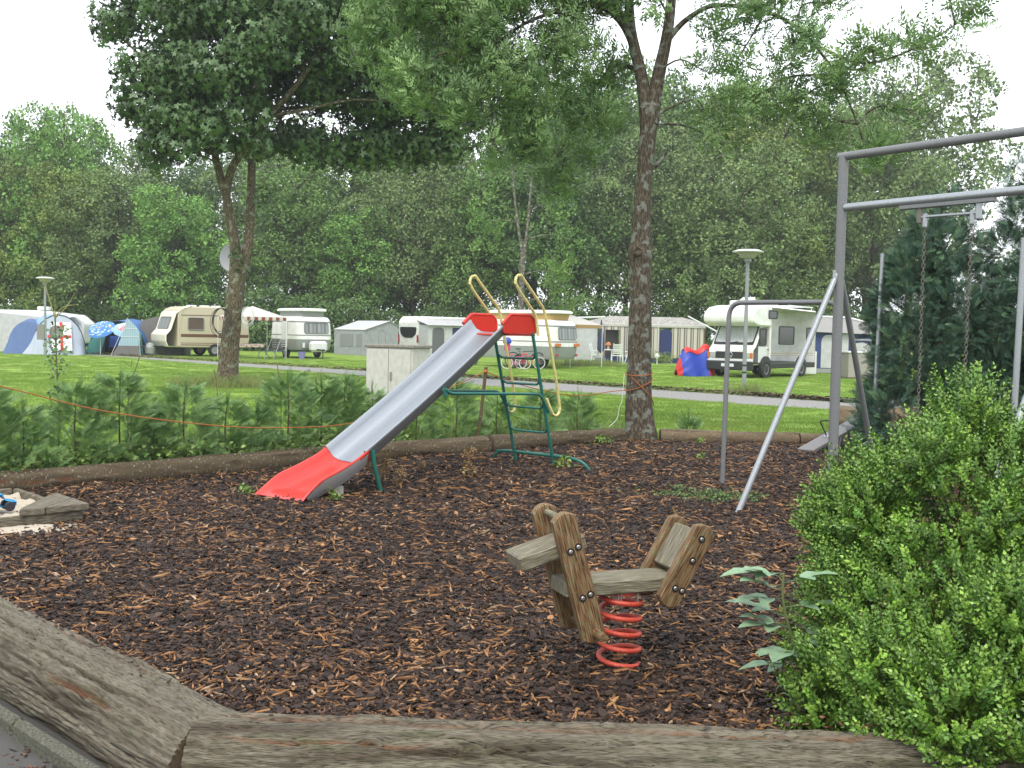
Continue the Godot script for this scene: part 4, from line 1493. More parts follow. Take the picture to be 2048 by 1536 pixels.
	var tf := many(self, numbered("long_grass"), tuft.mesh(), mat("long_grass", Color(1, 1, 1), 0.6, 0.0, {vc = true, back = Color(0.3, 0.34, 0.18)}), xs, cs)
	tag(tf, "unmown long grass round the trunks and along the hedge", "grass", "", "stuff")

func bark_mat(key: String, dark: Color, light: Color, lichen: Color, cover: float, sc := Vector3(0.5, 1.6, 1)) -> StandardMaterial3D:
	var base := noise_tex(key + "_bark", 0.03, [[0.2, dark * 0.6], [0.45, dark], [0.7, light], [0.9, light * 1.2]], 512, 5)
	var clear := Color(lichen.r, lichen.g, lichen.b, 0.0)
	var spots := noise_tex(key + "_lichen", 0.0055, [[0.0, clear], [cover, clear], [cover + 0.06, lichen], [1.0, lichen * 1.15]], 1024, 5)
	return mat(key, Color(1, 1, 1), 0.8, 0.0, {tex = base, scale = sc, bump = noise_tex(key + "_h", 0.05, [], 512, 5), cm = 1.6, detail = spots, detail_scale = Vector3(0.7, 0.7, 1), spec = 0.3})

func limb(b: B, pts: Array, r0: float, r1: float, sides := 10, each := 5, wob := 0.0) -> Array:
	var p := curve(pts, each)
	var r := []
	for i in p.size():
		var t := float(i) / (p.size() - 1)
		r.append(lerpf(r0, r1, pow(t, 0.8)) * (1.0 + rnd(-wob, wob)))
	b.tube(p, r, sides)
	return p

# sprigs through a set of blobs; each leans outwards and hangs a little
func fill(blobs: Array, per_m3: float, tints: Array, hang: float, smin: float, smax: float, shell := 0.45) -> Array:
	var xs := []
	var cs := []
	for q in blobs:
		var n := int(per_m3 * q[1].x * q[1].y * q[1].z * 4.2 * (q[2] if q.size() > 2 else 1.0))
		for i in n:
			var d := rdir()
			var k := pow(rng.randf(), shell)
			var p: Vector3 = q[0] + d * q[1] * k
			var dir := (Vector3(d.x, d.y * 0.4, d.z) + Vector3.DOWN * hang + rdir() * 0.5).normalized()
			xs.append(Transform3D(aim(dir, rnd(0, TAU)) * Basis.from_scale(Vector3.ONE * rnd(smin, smax)), p))
			cs.append((tints[rng.randi() % tints.size()] as Color) * rnd(0.75, 1.25))
	return [xs, cs]

func twigs(b: B, from: Array, blobs: Array, base: Vector3, r: float, each := 5) -> void:
	# from the nearest point of a limb to the heart of each blob, then a fan of twigs inside it
	for q in blobs:
		var c: Vector3 = q[0]
		var best: Vector3 = from[0]
		for p in from:
			if p.distance_to(c) + maxf(0.0, p.y - c.y) * 0.3 < best.distance_to(c) + maxf(0.0, best.y - c.y) * 0.3: best = p
		var mid := best.lerp(c, 0.5) + Vector3(rnd(-0.2, 0.2), rnd(0.05, 0.3), rnd(-0.2, 0.2))
		limb(b, [best, mid, c], r, r * 0.45, 6, 4)
		for i in each:
			var e: Vector3 = c + rdir() * q[1] * 0.85
			limb(b, [c.lerp(mid, rnd(0.0, 0.6)), c.lerp(e, 0.5) + Vector3(0, rnd(0.0, 0.15), 0), e], r * 0.4, r * 0.12, 4, 2)

func build_trees() -> void:
	# --- ash at the log border
	rng.seed = 91
	var ash := thing("ash_tree", "lichened ash tree with an orange rope tied round its trunk", "tree", Vector3(1.96, 0, -15.95))
	var bm := bark_mat("ash_bark", Color(0.07, 0.057, 0.041), Color(0.115, 0.097, 0.07), Color(0.16, 0.17, 0.142), 0.6)
	var b := B.new()
	var tr := curve([Vector3(0, -0.25, 0), Vector3(0, 0.1, 0), Vector3(-0.03, 0.5, 0), Vector3(-0.04, 0.91, 0), Vector3(-0.05, 2.11, 0), Vector3(-0.07, 2.75, 0), Vector3(-0.075, 2.85, 0), Vector3(-0.065, 3.05, 0), Vector3(-0.06, 3.61, 0), Vector3(-0.01, 4.5, 0), Vector3(0.02, 5.0, 0)], 5)
	var rr := []
	for p in tr:
		var y: float = p.y
		var r := 0.205 - 0.018 * y
		r += 0.075 * exp(-maxf(y, 0.0) / 0.28) + 0.03 * exp(-pow((y - 2.82) / 0.13, 2)) - 0.015 * exp(-pow((y - 3.9) / 0.3, 2)) + 0.02 * exp(-pow((y - 4.9) / 0.25, 2))
		rr.append(r * (1.0 + rnd(-0.015, 0.015)))
	b.tube(tr, rr, 20)
	var limbs := []
	limbs.append_array(limb(b, [Vector3(-0.02, 4.75, 0), Vector3(-0.12, 5.4, 0.02), Vector3(-0.3, 6.12, 0.0), Vector3(-0.36, 7.0, -0.1), Vector3(-0.5, 8.6, -0.2)], 0.115, 0.05, 12))
	limbs.append_array(limb(b, [Vector3(0.03, 4.75, 0), Vector3(0.12, 5.4, -0.02), Vector3(0.25, 6.13, 0), Vector3(0.32, 7.15, 0.1), Vector3(0.5, 8.8, 0.2)], 0.125, 0.05, 12))
	limbs.append_array(limb(b, [Vector3(0.26, 6.0, 0), Vector3(0.55, 6.3, 0.05), Vector3(1.0, 6.45, 0.2), Vector3(1.9, 6.15, 0.5), Vector3(2.6, 5.37, 0.6), Vector3(3.1, 4.35, 0.5)], 0.05, 0.012, 8))
	limbs.append_array(limb(b, [Vector3(2.3, 5.8, 0.55), Vector3(3.0, 5.55, 0.6), Vector3(3.7, 5.75, 0.8), Vector3(4.4, 6.2, 0.9)], 0.028, 0.008, 6))
	limbs.append_array(limb(b, [Vector3(-0.18, 5.7, 0), Vector3(-0.5, 6.2, 0.2), Vector3(-1.0, 6.35, 0.4), Vector3(-1.9, 6.0, 0.6), Vector3(-2.6, 5.4, 0.7)], 0.06, 0.015, 8))
	limbs.append_array(limb(b, [Vector3(-0.28, 6.1, 0), Vector3(-1.2, 7.0, 0.3), Vector3(-2.6, 7.0, 0.7), Vector3(-4.0, 6.1, 0.9)], 0.06, 0.012, 8))
	limbs.append_array(limb(b, [Vector3(-0.1, 5.5, 0.0), Vector3(-0.5, 5.7, -0.5), Vector3(-0.9, 5.2, -0.9), Vector3(-1.3, 4.4, -1.0)], 0.045, 0.012, 8))
	limb(b, [Vector3(0.1, 4.1, 0.05), Vector3(0.2, 4.2, 0.12), Vector3(0.26, 4.33, 0.14)], 0.04, 0.022, 7)
	var blobs := [
		[Vector3(-4.0, 5.75, 0.9), Vector3(0.62, 0.6, 0.6)], [Vector3(-3.3, 6.3, 0.8), Vector3(0.8, 0.7, 0.7)], [Vector3(-3.55, 5.0, 0.9), Vector3(0.55, 0.5, 0.6)], [Vector3(-2.6, 5.75, 0.7), Vector3(0.8, 0.7, 0.7)],
		[Vector3(-2.75, 4.85, 0.7), Vector3(0.6, 0.5, 0.6)], [Vector3(-2.0, 5.1, 0.6), Vector3(0.7, 0.6, 0.7)], [Vector3(-2.1, 6.5, 0.6), Vector3(0.85, 0.7, 0.8)], [Vector3(-1.75, 4.4, 0.3), Vector3(0.6, 0.5, 0.6), 0.8],
		[Vector3(-1.35, 5.7, 0.3), Vector3(0.7, 0.6, 0.7)], [Vector3(-1.1, 6.7, 0.2), Vector3(0.8, 0.6, 0.8)], [Vector3(-1.15, 4.9, -0.4), Vector3(0.55, 0.5, 0.6), 0.75], [Vector3(-1.3, 4.0, -0.8), Vector3(0.5, 0.45, 0.5), 0.7], [Vector3(-0.85, 4.35, -0.6), Vector3(0.4, 0.45, 0.5), 0.6],
		[Vector3(-2.3, 4.15, 0.6), Vector3(0.55, 0.35, 0.5), 0.7], [Vector3(-0.6, 5.6, -0.5), Vector3(0.5, 0.5, 0.5), 0.8], [Vector3(-0.55, 4.9, -0.5), Vector3(0.42, 0.4, 0.5), 0.7], [Vector3(-0.5, 6.6, 0.4), Vector3(0.45, 0.4, 0.5), 0.7], [Vector3(0.0, 6.4, 0.4), Vector3(0.35, 0.4, 0.4), 0.5], [Vector3(1.2, 5.6, 0.4), Vector3(0.45, 0.4, 0.45), 0.55], [Vector3(2.0, 5.0, 0.4), Vector3(0.6, 0.4, 0.5), 0.6], [Vector3(1.3, 6.2, 0.6), Vector3(0.5, 0.4, 0.5), 0.55], [Vector3(1.1, 4.4, 0.2), Vector3(0.5, 0.3, 0.4), 0.45], [Vector3(-0.75, 6.35, 0.3), Vector3(0.5, 0.5, 0.5), 0.7],
		[Vector3(0.9, 6.15, 0.3), Vector3(0.4, 0.4, 0.45), 0.5], [Vector3(0.75, 5.5, 0.2), Vector3(0.3, 0.35, 0.35), 0.45], [Vector3(1.5, 5.0, 0.3), Vector3(0.75, 0.4, 0.6), 0.6], [Vector3(0.85, 4.85, 0.1), Vector3(0.55, 0.32, 0.5), 0.6], [Vector3(1.7, 6.5, 0.4), Vector3(0.6, 0.35, 0.5), 0.6],
		[Vector3(2.0, 5.75, 0.5), Vector3(0.6, 0.5, 0.5), 0.65], [Vector3(2.6, 5.2, 0.6), Vector3(0.6, 0.45, 0.5), 0.65], [Vector3(2.5, 6.4, 0.6), Vector3(0.5, 0.35, 0.45), 0.5], [Vector3(3.1, 5.7, 0.65), Vector3(0.55, 0.35, 0.45), 0.6], [Vector3(3.75, 5.8, 0.8), Vector3(0.55, 0.38, 0.45), 0.6], [Vector3(4.35, 6.15, 0.9), Vector3(0.45, 0.38, 0.4), 0.6], [Vector3(3.7, 6.6, 0.8), Vector3(0.5, 0.3, 0.4), 0.4],
		[Vector3(2.5, 4.6, 0.5), Vector3(0.7, 0.38, 0.5), 0.6], [Vector3(3.2, 4.4, 0.5), Vector3(0.6, 0.42, 0.5), 0.6], [Vector3(3.7, 4.9, 0.6), Vector3(0.5, 0.35, 0.4), 0.4],
		[Vector3(-0.6, 8.3, -0.2), Vector3(1.5, 1.1, 1.4), 0.35], [Vector3(0.8, 8.4, 0.3), Vector3(1.5, 1.1, 1.4), 0.3], [Vector3(-2.8, 7.7, 0.5), Vector3(1.4, 0.8, 1.2), 0.45], [Vector3(0.0, 9.8, 0.0), Vector3(1.6, 0.9, 1.4), 0.3]]
	twigs(b, limbs, blobs, Vector3.ZERO, 0.02, 6)
	part(ash, "trunk", b, bm)
	b = B.new()
	b.xf = Transform3D(Basis(Vector3.RIGHT, PI / 2 - 0.1), Vector3(-0.13, 2.83, 0.175))
	b.lathe([Vector2(0.075, -0.02), Vector2(0.07, 0.02), Vector2(0.05, 0.028), Vector2(0.03, 0.012), Vector2(0.0, 0.005)], 14)
	part(ash, "branch_scar", b, bm)
	var am := mat("ash_leaf", Color(1, 1, 1), 0.5, 0.0, {vc = true, back = Color(0.42, 0.5, 0.28), spec = 0.4})
	var at := [Color(0.16, 0.26, 0.095), Color(0.19, 0.3, 0.11), Color(0.135, 0.23, 0.09), Color(0.22, 0.34, 0.125)]
	var lo := fill(blobs, 40.0, at, 0.55, 0.7, 1.15)
	many(ash, "crown", ash_sprig(93), am, lo[0], lo[1])
	lo = fill(blobs, 22.0, at, 0.7, 0.7, 1.1)
	many(ash, "crown", ash_sprig(94), am, lo[0], lo[1])
	# --- maple with two stems
	rng.seed = 95
	var mp := thing("maple_tree", "dark spreading maple with forked stems and cable coils on its trunk", "tree", Vector3(-7.56, 0, -28.0))
	var mb := bark_mat("maple_bark", Color(0.09, 0.073, 0.046), Color(0.155, 0.13, 0.088), Color(0.18, 0.19, 0.14), 0.7)
	b = B.new()
	var st := curve([Vector3(-0.02, -0.3, 0), Vector3(0, 0.1, 0), Vector3(0.04, 0.9, 0), Vector3(0.12, 1.75, 0), Vector3(0.24, 3.0, 0), Vector3(0.16, 3.8, 0.02), Vector3(0.02, 4.5, 0.03), Vector3(-0.1, 5.25, 0.03)], 4)
	rr = []
	for p in st: rr.append((0.265 - 0.016 * p.y + 0.09 * exp(-maxf(p.y, 0.0) / 0.3) - 0.07 * smoothstep(3.0, 3.8, p.y)) * (1.0 + rnd(-0.02, 0.02)))
	b.tube(st, rr, 16)
	var ml := []
	ml.append_array(limb(b, [Vector3(-0.11, 5.1, 0.03), Vector3(-0.24, 5.6, 0.05), Vector3(-0.4, 6.46, 0.1), Vector3(-0.32, 8.15, 0.1), Vector3(0.1, 10.1, 0), Vector3(0.2, 12, 0)], 0.12, 0.05, 10))
	ml.append_array(limb(b, [Vector3(-0.1, 5.1, 0.03), Vector3(0.1, 5.7, 0.1), Vector3(0.4, 6.2, 0.15), Vector3(1.06, 7.0, 0.3), Vector3(1.95, 7.95, 0.5), Vector3(2.6, 9.0, 0.5), Vector3(3.4, 10.5, 0.4)], 0.12, 0.05, 10))
	ml.append_array(limb(b, [Vector3(1.2, 7.05, 0.3), Vector3(2.3, 7.3, 0.3), Vector3(3.5, 7.55, 0.2), Vector3(5.2, 7.4, 0)], 0.055, 0.02, 8))
	ml.append_array(limb(b, [Vector3(0.24, 2.7, -0.05), Vector3(0.44, 3.5, -0.15), Vector3(0.5, 4.4, -0.25), Vector3(0.52, 5.85, -0.3), Vector3(0.56, 7.5, -0.3), Vector3(0.9, 9.5, -0.5), Vector3(1.2, 11.5, -0.6)], 0.17, 0.06, 12))
	ml.append_array(limb(b, [Vector3(-0.36, 7.2, 0.1), Vector3(-1.2, 7.9, 0.3), Vector3(-2.3, 8.6, 0.4), Vector3(-3.0, 9.3, 0.3)], 0.06, 0.02, 8))
	ml.append_array(limb(b, [Vector3(0.56, 7.3, -0.3), Vector3(1.8, 7.6, -1.2), Vector3(3.2, 7.7, -2.0), Vector3(4.8, 7.2, -2.4)], 0.07, 0.02, 8))
	var mblobs := []
	for k in [[6.4, 8.7, 0.0, 0.9], [6.0, 9.7, 0.0, 1.0], [6.8, 7.2, -0.6, 0.6], [-1.1, 6.1, 0.9, 0.6], [-0.2, 6.5, 1.1, 0.6], [0.9, 6.3, 0.6, 0.5], [-2.0, 5.9, 0.3, 0.5], [0.3, 6.6, -1.2, 0.7], [-0.8, 6.6, -1.2, 0.7], [1.6, 6.9, -1.4, 0.7], [-2.9, 9.3, 0.3, 0.75], [-2.2, 10.2, 0.2, 0.9], [-1.9, 8.0, 0.5, 0.85], [-1.5, 7.0, 0.6, 0.75], [-2.4, 7.3, 0.3, 0.6], [-1.8, 6.3, 0.5, 0.55], [-2.3, 6.9, 0.5, 0.45], [-0.8, 6.7, 0.9, 0.75], [-1.0, 7.9, 1.0, 0.9], [0.2, 7.9, 1.3, 0.95], [0.5, 6.9, 1.0, 0.7], [-0.9, 9.4, 0.9, 1.0], [0.2, 9.6, 1.2, 1.0],
		[1.2, 8.6, 1.3, 0.9], [1.2, 6.6, -0.9, 0.55], [1.9, 9.4, 0.9, 1.0], [2.0, 6.4, -0.6, 0.65], [2.5, 7.9, -0.6, 0.9], [3.2, 8.7, 0.4, 1.0], [2.7, 6.5, -1.3, 0.75], [3.5, 6.5, -1.2, 0.85], [3.6, 7.6, -1.4, 0.95], [4.3, 6.6, -1.3, 0.9], [4.6, 7.7, -0.5, 0.95], [5.2, 6.7, -1.3, 0.85], [5.7, 7.5, -0.7, 0.9], [5.9, 6.6, -1.0, 0.65], [4.4, 8.9, 0.2, 1.1], [5.6, 8.7, -0.2, 1.0], [6.2, 7.8, -0.3, 0.7],
		[3.1, 10.0, 0.3, 1.1], [4.7, 10.1, 0.0, 1.1], [0.7, 10.8, 0.4, 1.2], [-1.2, 10.9, 0.3, 1.1], [2.0, 11.3, 0.0, 1.3], [-0.2, 12.2, 0.0, 1.3], [3.8, 11.4, 0.0, 1.2], [1.6, 12.8, 0.0, 1.2], [-1.3, 7.6, -1.3, 0.9], [-1.5, 9.0, -1.5, 1.1], [0.3, 8.2, -2.0, 1.1], [2.0, 8.8, -2.2, 1.2], [0.6, 10.0, -2.0, 1.3], [3.9, 9.2, -2.4, 1.2]]:
		mblobs.append([Vector3(k[0], k[1], k[2]), Vector3(k[3] * 1.2, k[3] * 0.72, k[3] * 1.1)])
	twigs(b, ml, mblobs, Vector3.ZERO, 0.028, 4)
	part(mp, "trunk", b, mb)
	var mm := mat("maple_leaf", Color(1, 1, 1), 0.45, 0.0, {vc = true, back = Color(0.16, 0.2, 0.08), spec = 0.45})
	var mt := [Color(0.06, 0.115, 0.038), Color(0.076, 0.14, 0.046), Color(0.068, 0.125, 0.046), Color(0.054, 0.1, 0.034)]
	lo = fill(mblobs, 34.0, mt, 0.1, 0.8, 1.35, 0.4)
	many(mp, "crown", maple_sprig(96), mm, lo[0], lo[1])
	# small shoots with leaves on the trunk's fork
	lo = fill([[Vector3(0.3, 3.3, 0.2), Vector3(0.22, 0.5, 0.15)], [Vector3(0.85, 5.0, 0.1), Vector3(0.25, 0.3, 0.2)]], 130.0, mt, 0.5, 0.5, 0.8)
	many(mp, "trunk_shoots", maple_sprig(97), mm, lo[0], lo[1])
	# --- the slender double-stemmed tree behind the beige caravan
	rng.seed = 98
	var bi := thing("slender_tree", "slender pale-barked tree with two stems behind the slide handrails", "tree", Vector3(0.45, 0, -50.3))
	b = B.new()
	var sl := []
	sl.append_array(limb(b, [Vector3(0, -0.2, 0), Vector3(-0.1, 2.5, 0), Vector3(-0.08, 4.6, 0), Vector3(-0.05, 5.3, 0)], 0.15, 0.13, 10))
	sl.append_array(limb(b, [Vector3(-0.06, 5.1, 0), Vector3(-0.35, 6.8, 0), Vector3(-0.65, 9.2, 0), Vector3(-0.8, 12, 0)], 0.085, 0.03, 8))
	sl.append_array(limb(b, [Vector3(-0.04, 5.1, 0), Vector3(0.15, 6.8, 0), Vector3(0.3, 9.5, 0), Vector3(0.5, 12.5, 0)], 0.09, 0.03, 8))
	var sb := [[Vector3(1.6, 4.4, 0.3), Vector3(1.0, 1.4, 1.0)], [Vector3(2.0, 2.9, 0.4), Vector3(0.9, 0.9, 0.9)], [Vector3(-1.9, 6.8, -0.3), Vector3(1.1, 1.5, 1.0), 0.7], [Vector3(1.6, 7.6, 0), Vector3(1.0, 1.2, 1.0), 0.6], [Vector3(-0.6, 11.5, 0), Vector3(1.4, 1.2, 1.2), 0.6], [Vector3(0.9, 11.9, 0), Vector3(1.4, 1.2, 1.2), 0.6], [Vector3(-1.5, 9.0, 0), Vector3(0.9, 1.0, 0.9), 0.5], [Vector3(0.3, 9.9, -0.8), Vector3(1.0, 0.9, 0.8), 0.5], [Vector3(2.2, 6.0, 0.0), Vector3(0.8, 0.9, 0.8), 0.6]]
	twigs(b, sl, sb, Vector3.ZERO, 0.03, 3)
	part(bi, "trunk", b, bark_mat("slender_bark", Color(0.10, 0.09, 0.07), Color(0.18, 0.165, 0.135), Color(0.24, 0.24, 0.21), 0.6))
	lo = fill(sb, 13.0, [Color(0.12, 0.22, 0.05), Color(0.15, 0.25, 0.055), Color(0.10, 0.19, 0.05)], 0.3, 0.7, 1.2)
	many(bi, "crown", leafy(99, 14, 0.3, 0.16), far_leaf(), lo[0], lo[1])

func far_leaf() -> StandardMaterial3D:
	return mat("far_leaf", Color(1, 1, 1), 0.55, 0.0, {vc = true, back = Color(0.32, 0.38, 0.2), spec = 0.35})

func wood_tree(seed_: int, hgt: float, rad: float, low: float, tints: Array, dense: float) -> Dictionary:
	# crown built of branch clusters inside an uneven egg
	rng.seed = seed_
	var blobs := []
	var b := B.new()
	var lb := limb(b, [Vector3(0, -0.3, 0), Vector3(rnd(-0.2, 0.2), hgt * 0.3, rnd(-0.2, 0.2)), Vector3(rnd(-0.4, 0.4), hgt * 0.6, rnd(-0.3, 0.3)), Vector3(rnd(-0.3, 0.3), hgt * 0.93, 0)], 0.024 * hgt * 0.75, 0.03, 8, 5)
	for i in 30:
		var y := lerpf(low, 0.93, (i + 0.5) / 30.0)
		var e := sqrt(maxf(0.05, 1.0 - pow((y - 0.5) / 0.56, 2.0)))
		var a := i * 2.4 + rnd(-0.4, 0.4)
		var r := rad * e * rnd(0.45, 0.9)
		var q := rad * rnd(0.26, 0.42)
		blobs.append([Vector3(cos(a) * r, y * hgt + rnd(-0.4, 0.4), sin(a) * r), Vector3(q * 1.15, q * 0.8, q * 1.15)])
	for q in blobs:
		var best: Vector3 = lb[0]
		for p in lb:
			if absf(p.y - (q[0].y - 1.2)) < absf(best.y - (q[0].y - 1.2)): best = p
		limb(b, [best, best.lerp(q[0], 0.5) + Vector3(0, 0.3, 0), q[0]], 0.06, 0.02, 5, 3)
	var r2 := on_blobs(blobs, int(dense), 0.32, 0.25, tints, 0.7, 1.3)
	return {trunk = b.mesh(), xs = r2[0], cs = r2[1]}

func build_wood() -> void:
	var clump := leafy(101, 15, 0.36, 0.2, 0.34, 0.3)
	var bark := mat("wood_bark", Color(0.06, 0.047, 0.033), 0.9, 0.0, {tex = noise_tex("wood_bark", 0.05, [[0.2, Color(0.7, 0.7, 0.7)], [0.7, Color(1.2, 1.2, 1.2)]], 256, 4), tri = true, world = false, scale = Vector3(0.5, 0.5, 0.5)})
	var fl := far_leaf()
	var kinds := [
		["leafy_tree", "mid green leafy tree in the wood behind the caravans", [Color(0.132, 0.222, 0.059), Color(0.155, 0.259, 0.066), Color(0.116, 0.199, 0.059)], 14.0, 3.6, 0.24, 1500],
		["leafy_tree", "broad grey green tree in the wood behind the caravans", [Color(0.147, 0.214, 0.079), Color(0.171, 0.244, 0.086), Color(0.132, 0.193, 0.073)], 13.5, 4.2, 0.26, 1650],
		["leafy_tree", "dark green tree in the wood behind the caravans", [Color(0.093, 0.170, 0.053), Color(0.109, 0.193, 0.055), Color(0.085, 0.156, 0.053)], 15.0, 3.4, 0.28, 1450],
		["leafy_tree", "yellowish olive tree in the wood behind the caravans", [Color(0.178, 0.244, 0.062), Color(0.205, 0.259, 0.062), Color(0.150, 0.222, 0.058)], 14.0, 3.5, 0.2, 1350],
		["leafy_tree", "light fresh green tree in the wood behind the caravans", [Color(0.155, 0.296, 0.073), Color(0.186, 0.333, 0.073), Color(0.139, 0.267, 0.066)], 12.5, 3.2, 0.16, 1400]]
	var proto := []
	for i in kinds.size():
		var d := wood_tree(200 + i, kinds[i][3], kinds[i][4], kinds[i][5], kinds[i][2], kinds[i][6])
		proto.append(d)
	var made := {}
	rng.seed = 210
	# [x, z, kind, height factor]
	var list := []
	var skyline := func(x: float) -> float:
		# how tall the wood stands along the site, in metres at 70 m
		if x < -28: return 14.6
		if x < -18: return 13.2
		if x < -8: return 15.2
		if x < -2: return 15.2
		if x < 9: return 19.0
		if x < 24: return 19.0
		return 20.0
	var picks := [3, 0, 1, 2, 0, 4, 1, 0, 2, 1, 0, 3, 1, 2, 0, 1]
	for row in 3:
		var z0: float = [-72.0, -80.0, -90.0][row]
		var w: float = [36.0, 40.0, 45.0][row]
		var step: float = [4.9, 5.2, 6.0][row]
		var x := -w
		var i := row * 5
		while x <= [26.5, 29.0, 33.0][row]:
			var px := x + rnd(-1.1, 1.1)
			var pz := z0 + rnd(-2.0, 2.0)
			var hgt: float = skyline.call(px * 70.0 / -pz) * (-pz / 70.0) * rnd(0.84, 1.03) * (0.92 if row == 0 else 1.0)
			if row == 0 and rng.randf() < 0.3: hgt *= 0.72
			list.append([px, pz, picks[i % picks.size()] if not (row == 0 and px < -29) else 3, hgt])
			x += step * rnd(0.85, 1.15)
			i += 1
	list.append([-31.5, -74.0, 4, 17.5])
	for q in [[-40.5, -73.0, 0], [-45.0, -78.0, 1], [-43.0, -86.0, 2], [-50.0, -74.0, 3], [-51.0, -84.0, 0]]: list.append([q[0], q[1], q[2], 14.5])
	list.append([-22.0, -68.5, 4, 11.0])
	list.append([14.5, -68.0, 1, 14.0])
	for k in list:
		var kd: Array = kinds[k[2]]
		var o: Node3D
		var s: float = k[3] / kd[3]
		if not made.has(k[2]):
			o = thing(kd[0], kd[1], "tree", Vector3(k[0], 0, k[1]), 0, "trees of the wood: " + kd[1].split(" tree")[0])
			part(o, "trunk", proto[k[2]].trunk, bark)
			many(o, "crown", clump, fl, proto[k[2]].xs, proto[k[2]].cs)
			made[k[2]] = o
		else:
			o = twin(made[k[2]], "", Vector3(k[0], 0, k[1]), 0)
		o.rotation.y = rnd(0, TAU)
		o.scale = Vector3(pow(s, 0.6), s, pow(s, 0.6)) * Vector3(rnd(0.9, 1.15), 1, rnd(0.9, 1.15))
	# undergrowth shrubs at the wood's edge
	rng.seed = 230
	var sh_bl := []
	for i in 14: sh_bl.append([Vector3(rnd(-1.6, 1.6), rnd(0.4, 2.6), rnd(-1.0, 1.0)), Vector3(0.9, 0.7, 0.9) * rnd(0.8, 1.2)])
	var sh := on_blobs(sh_bl, 620, 0.4, 0.4, [Color(0.08, 0.15, 0.045), Color(0.10, 0.18, 0.055), Color(0.13, 0.2, 0.07)], 0.6, 1.1)
	var sb := B.new()
	for q in sh_bl: limb(sb, [Vector3(rnd(-0.4, 0.4), -0.1, 0), q[0] * Vector3(0.6, 0.5, 0.6), q[0]], 0.05, 0.02, 5, 3)
	var first: Node3D = null
	var x2 := -33.0
	while x2 < 33.0:
		var pz := rnd(-71.5, -68.2)
		if first == null:
			first = thing("undergrowth_shrub", "leafy undergrowth shrub at the edge of the wood", "shrub", Vector3(x2, 0, pz), 0, "shrubs along the edge of the wood")
			part(first, "stems", sb, bark)
			many(first, "foliage", clump, fl, sh[0], sh[1])
		else:
			twin(first, "", Vector3(x2, 0, pz), 0)
		var o: Node3D = get_child(get_child_count() - 1)
		o.rotation.y = rnd(0, TAU)
		o.scale = Vector3.ONE * rnd(0.85, 1.35)
		x2 += rnd(2.3, 3.3)
	# dark cedar top beyond the conifer row
	var ced := thing("cedar_tree", "dark tree whose top shows above the conifer row", "tree", Vector3(16.6, 0, -33.0))
	rng.seed = 240
	var cbl := []
	for i in 16: cbl.append([Vector3(rnd(-1.2, 1.2) * (1.0 - i / 20.0), 1.5 + i * 0.42, rnd(-1.2, 1.2) * (1.0 - i / 20.0)), Vector3(1.2, 0.5, 1.2) * (1.15 - i / 18.0)])
	var cr := on_blobs(cbl, 900, 0.4, 0.3, [Color(0.05, 0.07, 0.04), Color(0.06, 0.08, 0.045)], 0.5, 0.9)
	many(ced, "crown", clump, fl, cr[0], cr[1])
	sb = B.new()
	limb(sb, [Vector3(0, -0.2, 0), Vector3(0, 4, 0), Vector3(0, 8.3, 0)], 0.2, 0.03, 8, 4)
	part(ced, "trunk", sb, bark)

func stripes(key: String, cols: Array) -> ImageTexture:
	if texs.has(key): return texs[key]
	var n := 0
	for c in cols: n += c[1]
	var im := Image.create(n, 4, false, Image.FORMAT_RGBA8)
	var x := 0
	for c in cols:
		im.fill_rect(Rect2i(x, 0, c[1], 4), (c[0] as Color).linear_to_srgb())
		x += c[1]
	texs[key] = ImageTexture.create_from_image(im)
	return texs[key]

func dots(key: String, base: Color, marks: Array, count: int, size: int) -> ImageTexture:
	if texs.has(key): return texs[key]
	rng.seed = key.hash() % 1000
	var im := Image.create(128, 128, false, Image.FORMAT_RGBA8)
	im.fill(base.linear_to_srgb())
	for i in count:
		im.fill_rect(Rect2i(rng.randi_range(0, 122), rng.randi_range(0, 122), rng.randi_range(2, size), rng.randi_range(2, size)), (marks[rng.randi() % marks.size()] as Color).linear_to_srgb())
	texs[key] = ImageTexture.create_from_image(im)
	return texs[key]

func plate(parent: Node3D, called: String, xf: Transform3D, poly: Array, thick: float, m: Material) -> MeshInstance3D:
	var b := B.new()
	b.xf = xf
	b.extrude(poly, thick, minf(0.006, thick * 0.3))
	return part(parent, called, b, m)

func window(parent: Node3D, xf: Transform3D, x0: float, y0: float, x1: float, y1: float, fm: Material, pm: Material, r := 0.07) -> void:
	var poly := round_poly(rect(x0, y0, x1, y1), r)
	var b := B.new()
	b.xf = xf
	b.tube(poly.map(func(p): return Vector3(p.x, p.y, 0.008)), 0.026, 6, false, true)
	var w := part(parent, "window", b, fm)
	plate(w, "pane", xf, poly, 0.02, pm)

func wheel(parent: Node3D, at: Vector3, r: float, w: float, tyre: Material, rim: Material, along_x := false) -> void:
	var b := B.new()
	var turn := Basis(Vector3.RIGHT, PI / 2) if not along_x else Basis(Vector3.BACK, PI / 2)
	b.xf = Transform3D(turn, at)
	b.lathe([Vector2(r * 0.6, -w * 0.45), Vector2(r * 0.92, -w * 0.5), Vector2(r, -w * 0.3), Vector2(r, w * 0.3), Vector2(r * 0.92, w * 0.5), Vector2(r * 0.6, w * 0.45)], 20)
	var t := part(parent, "wheel", b, tyre)
	b = B.new()
	b.xf = Transform3D(turn, at)
	b.lathe([Vector2(0, -w * 0.35), Vector2(r * 0.6, -w * 0.44), Vector2(r * 0.62, 0), Vector2(r * 0.6, w * 0.44), Vector2(r * 0.35, w * 0.38), Vector2(0, w * 0.42)], 16)
	part(t, "rim", b, rim)

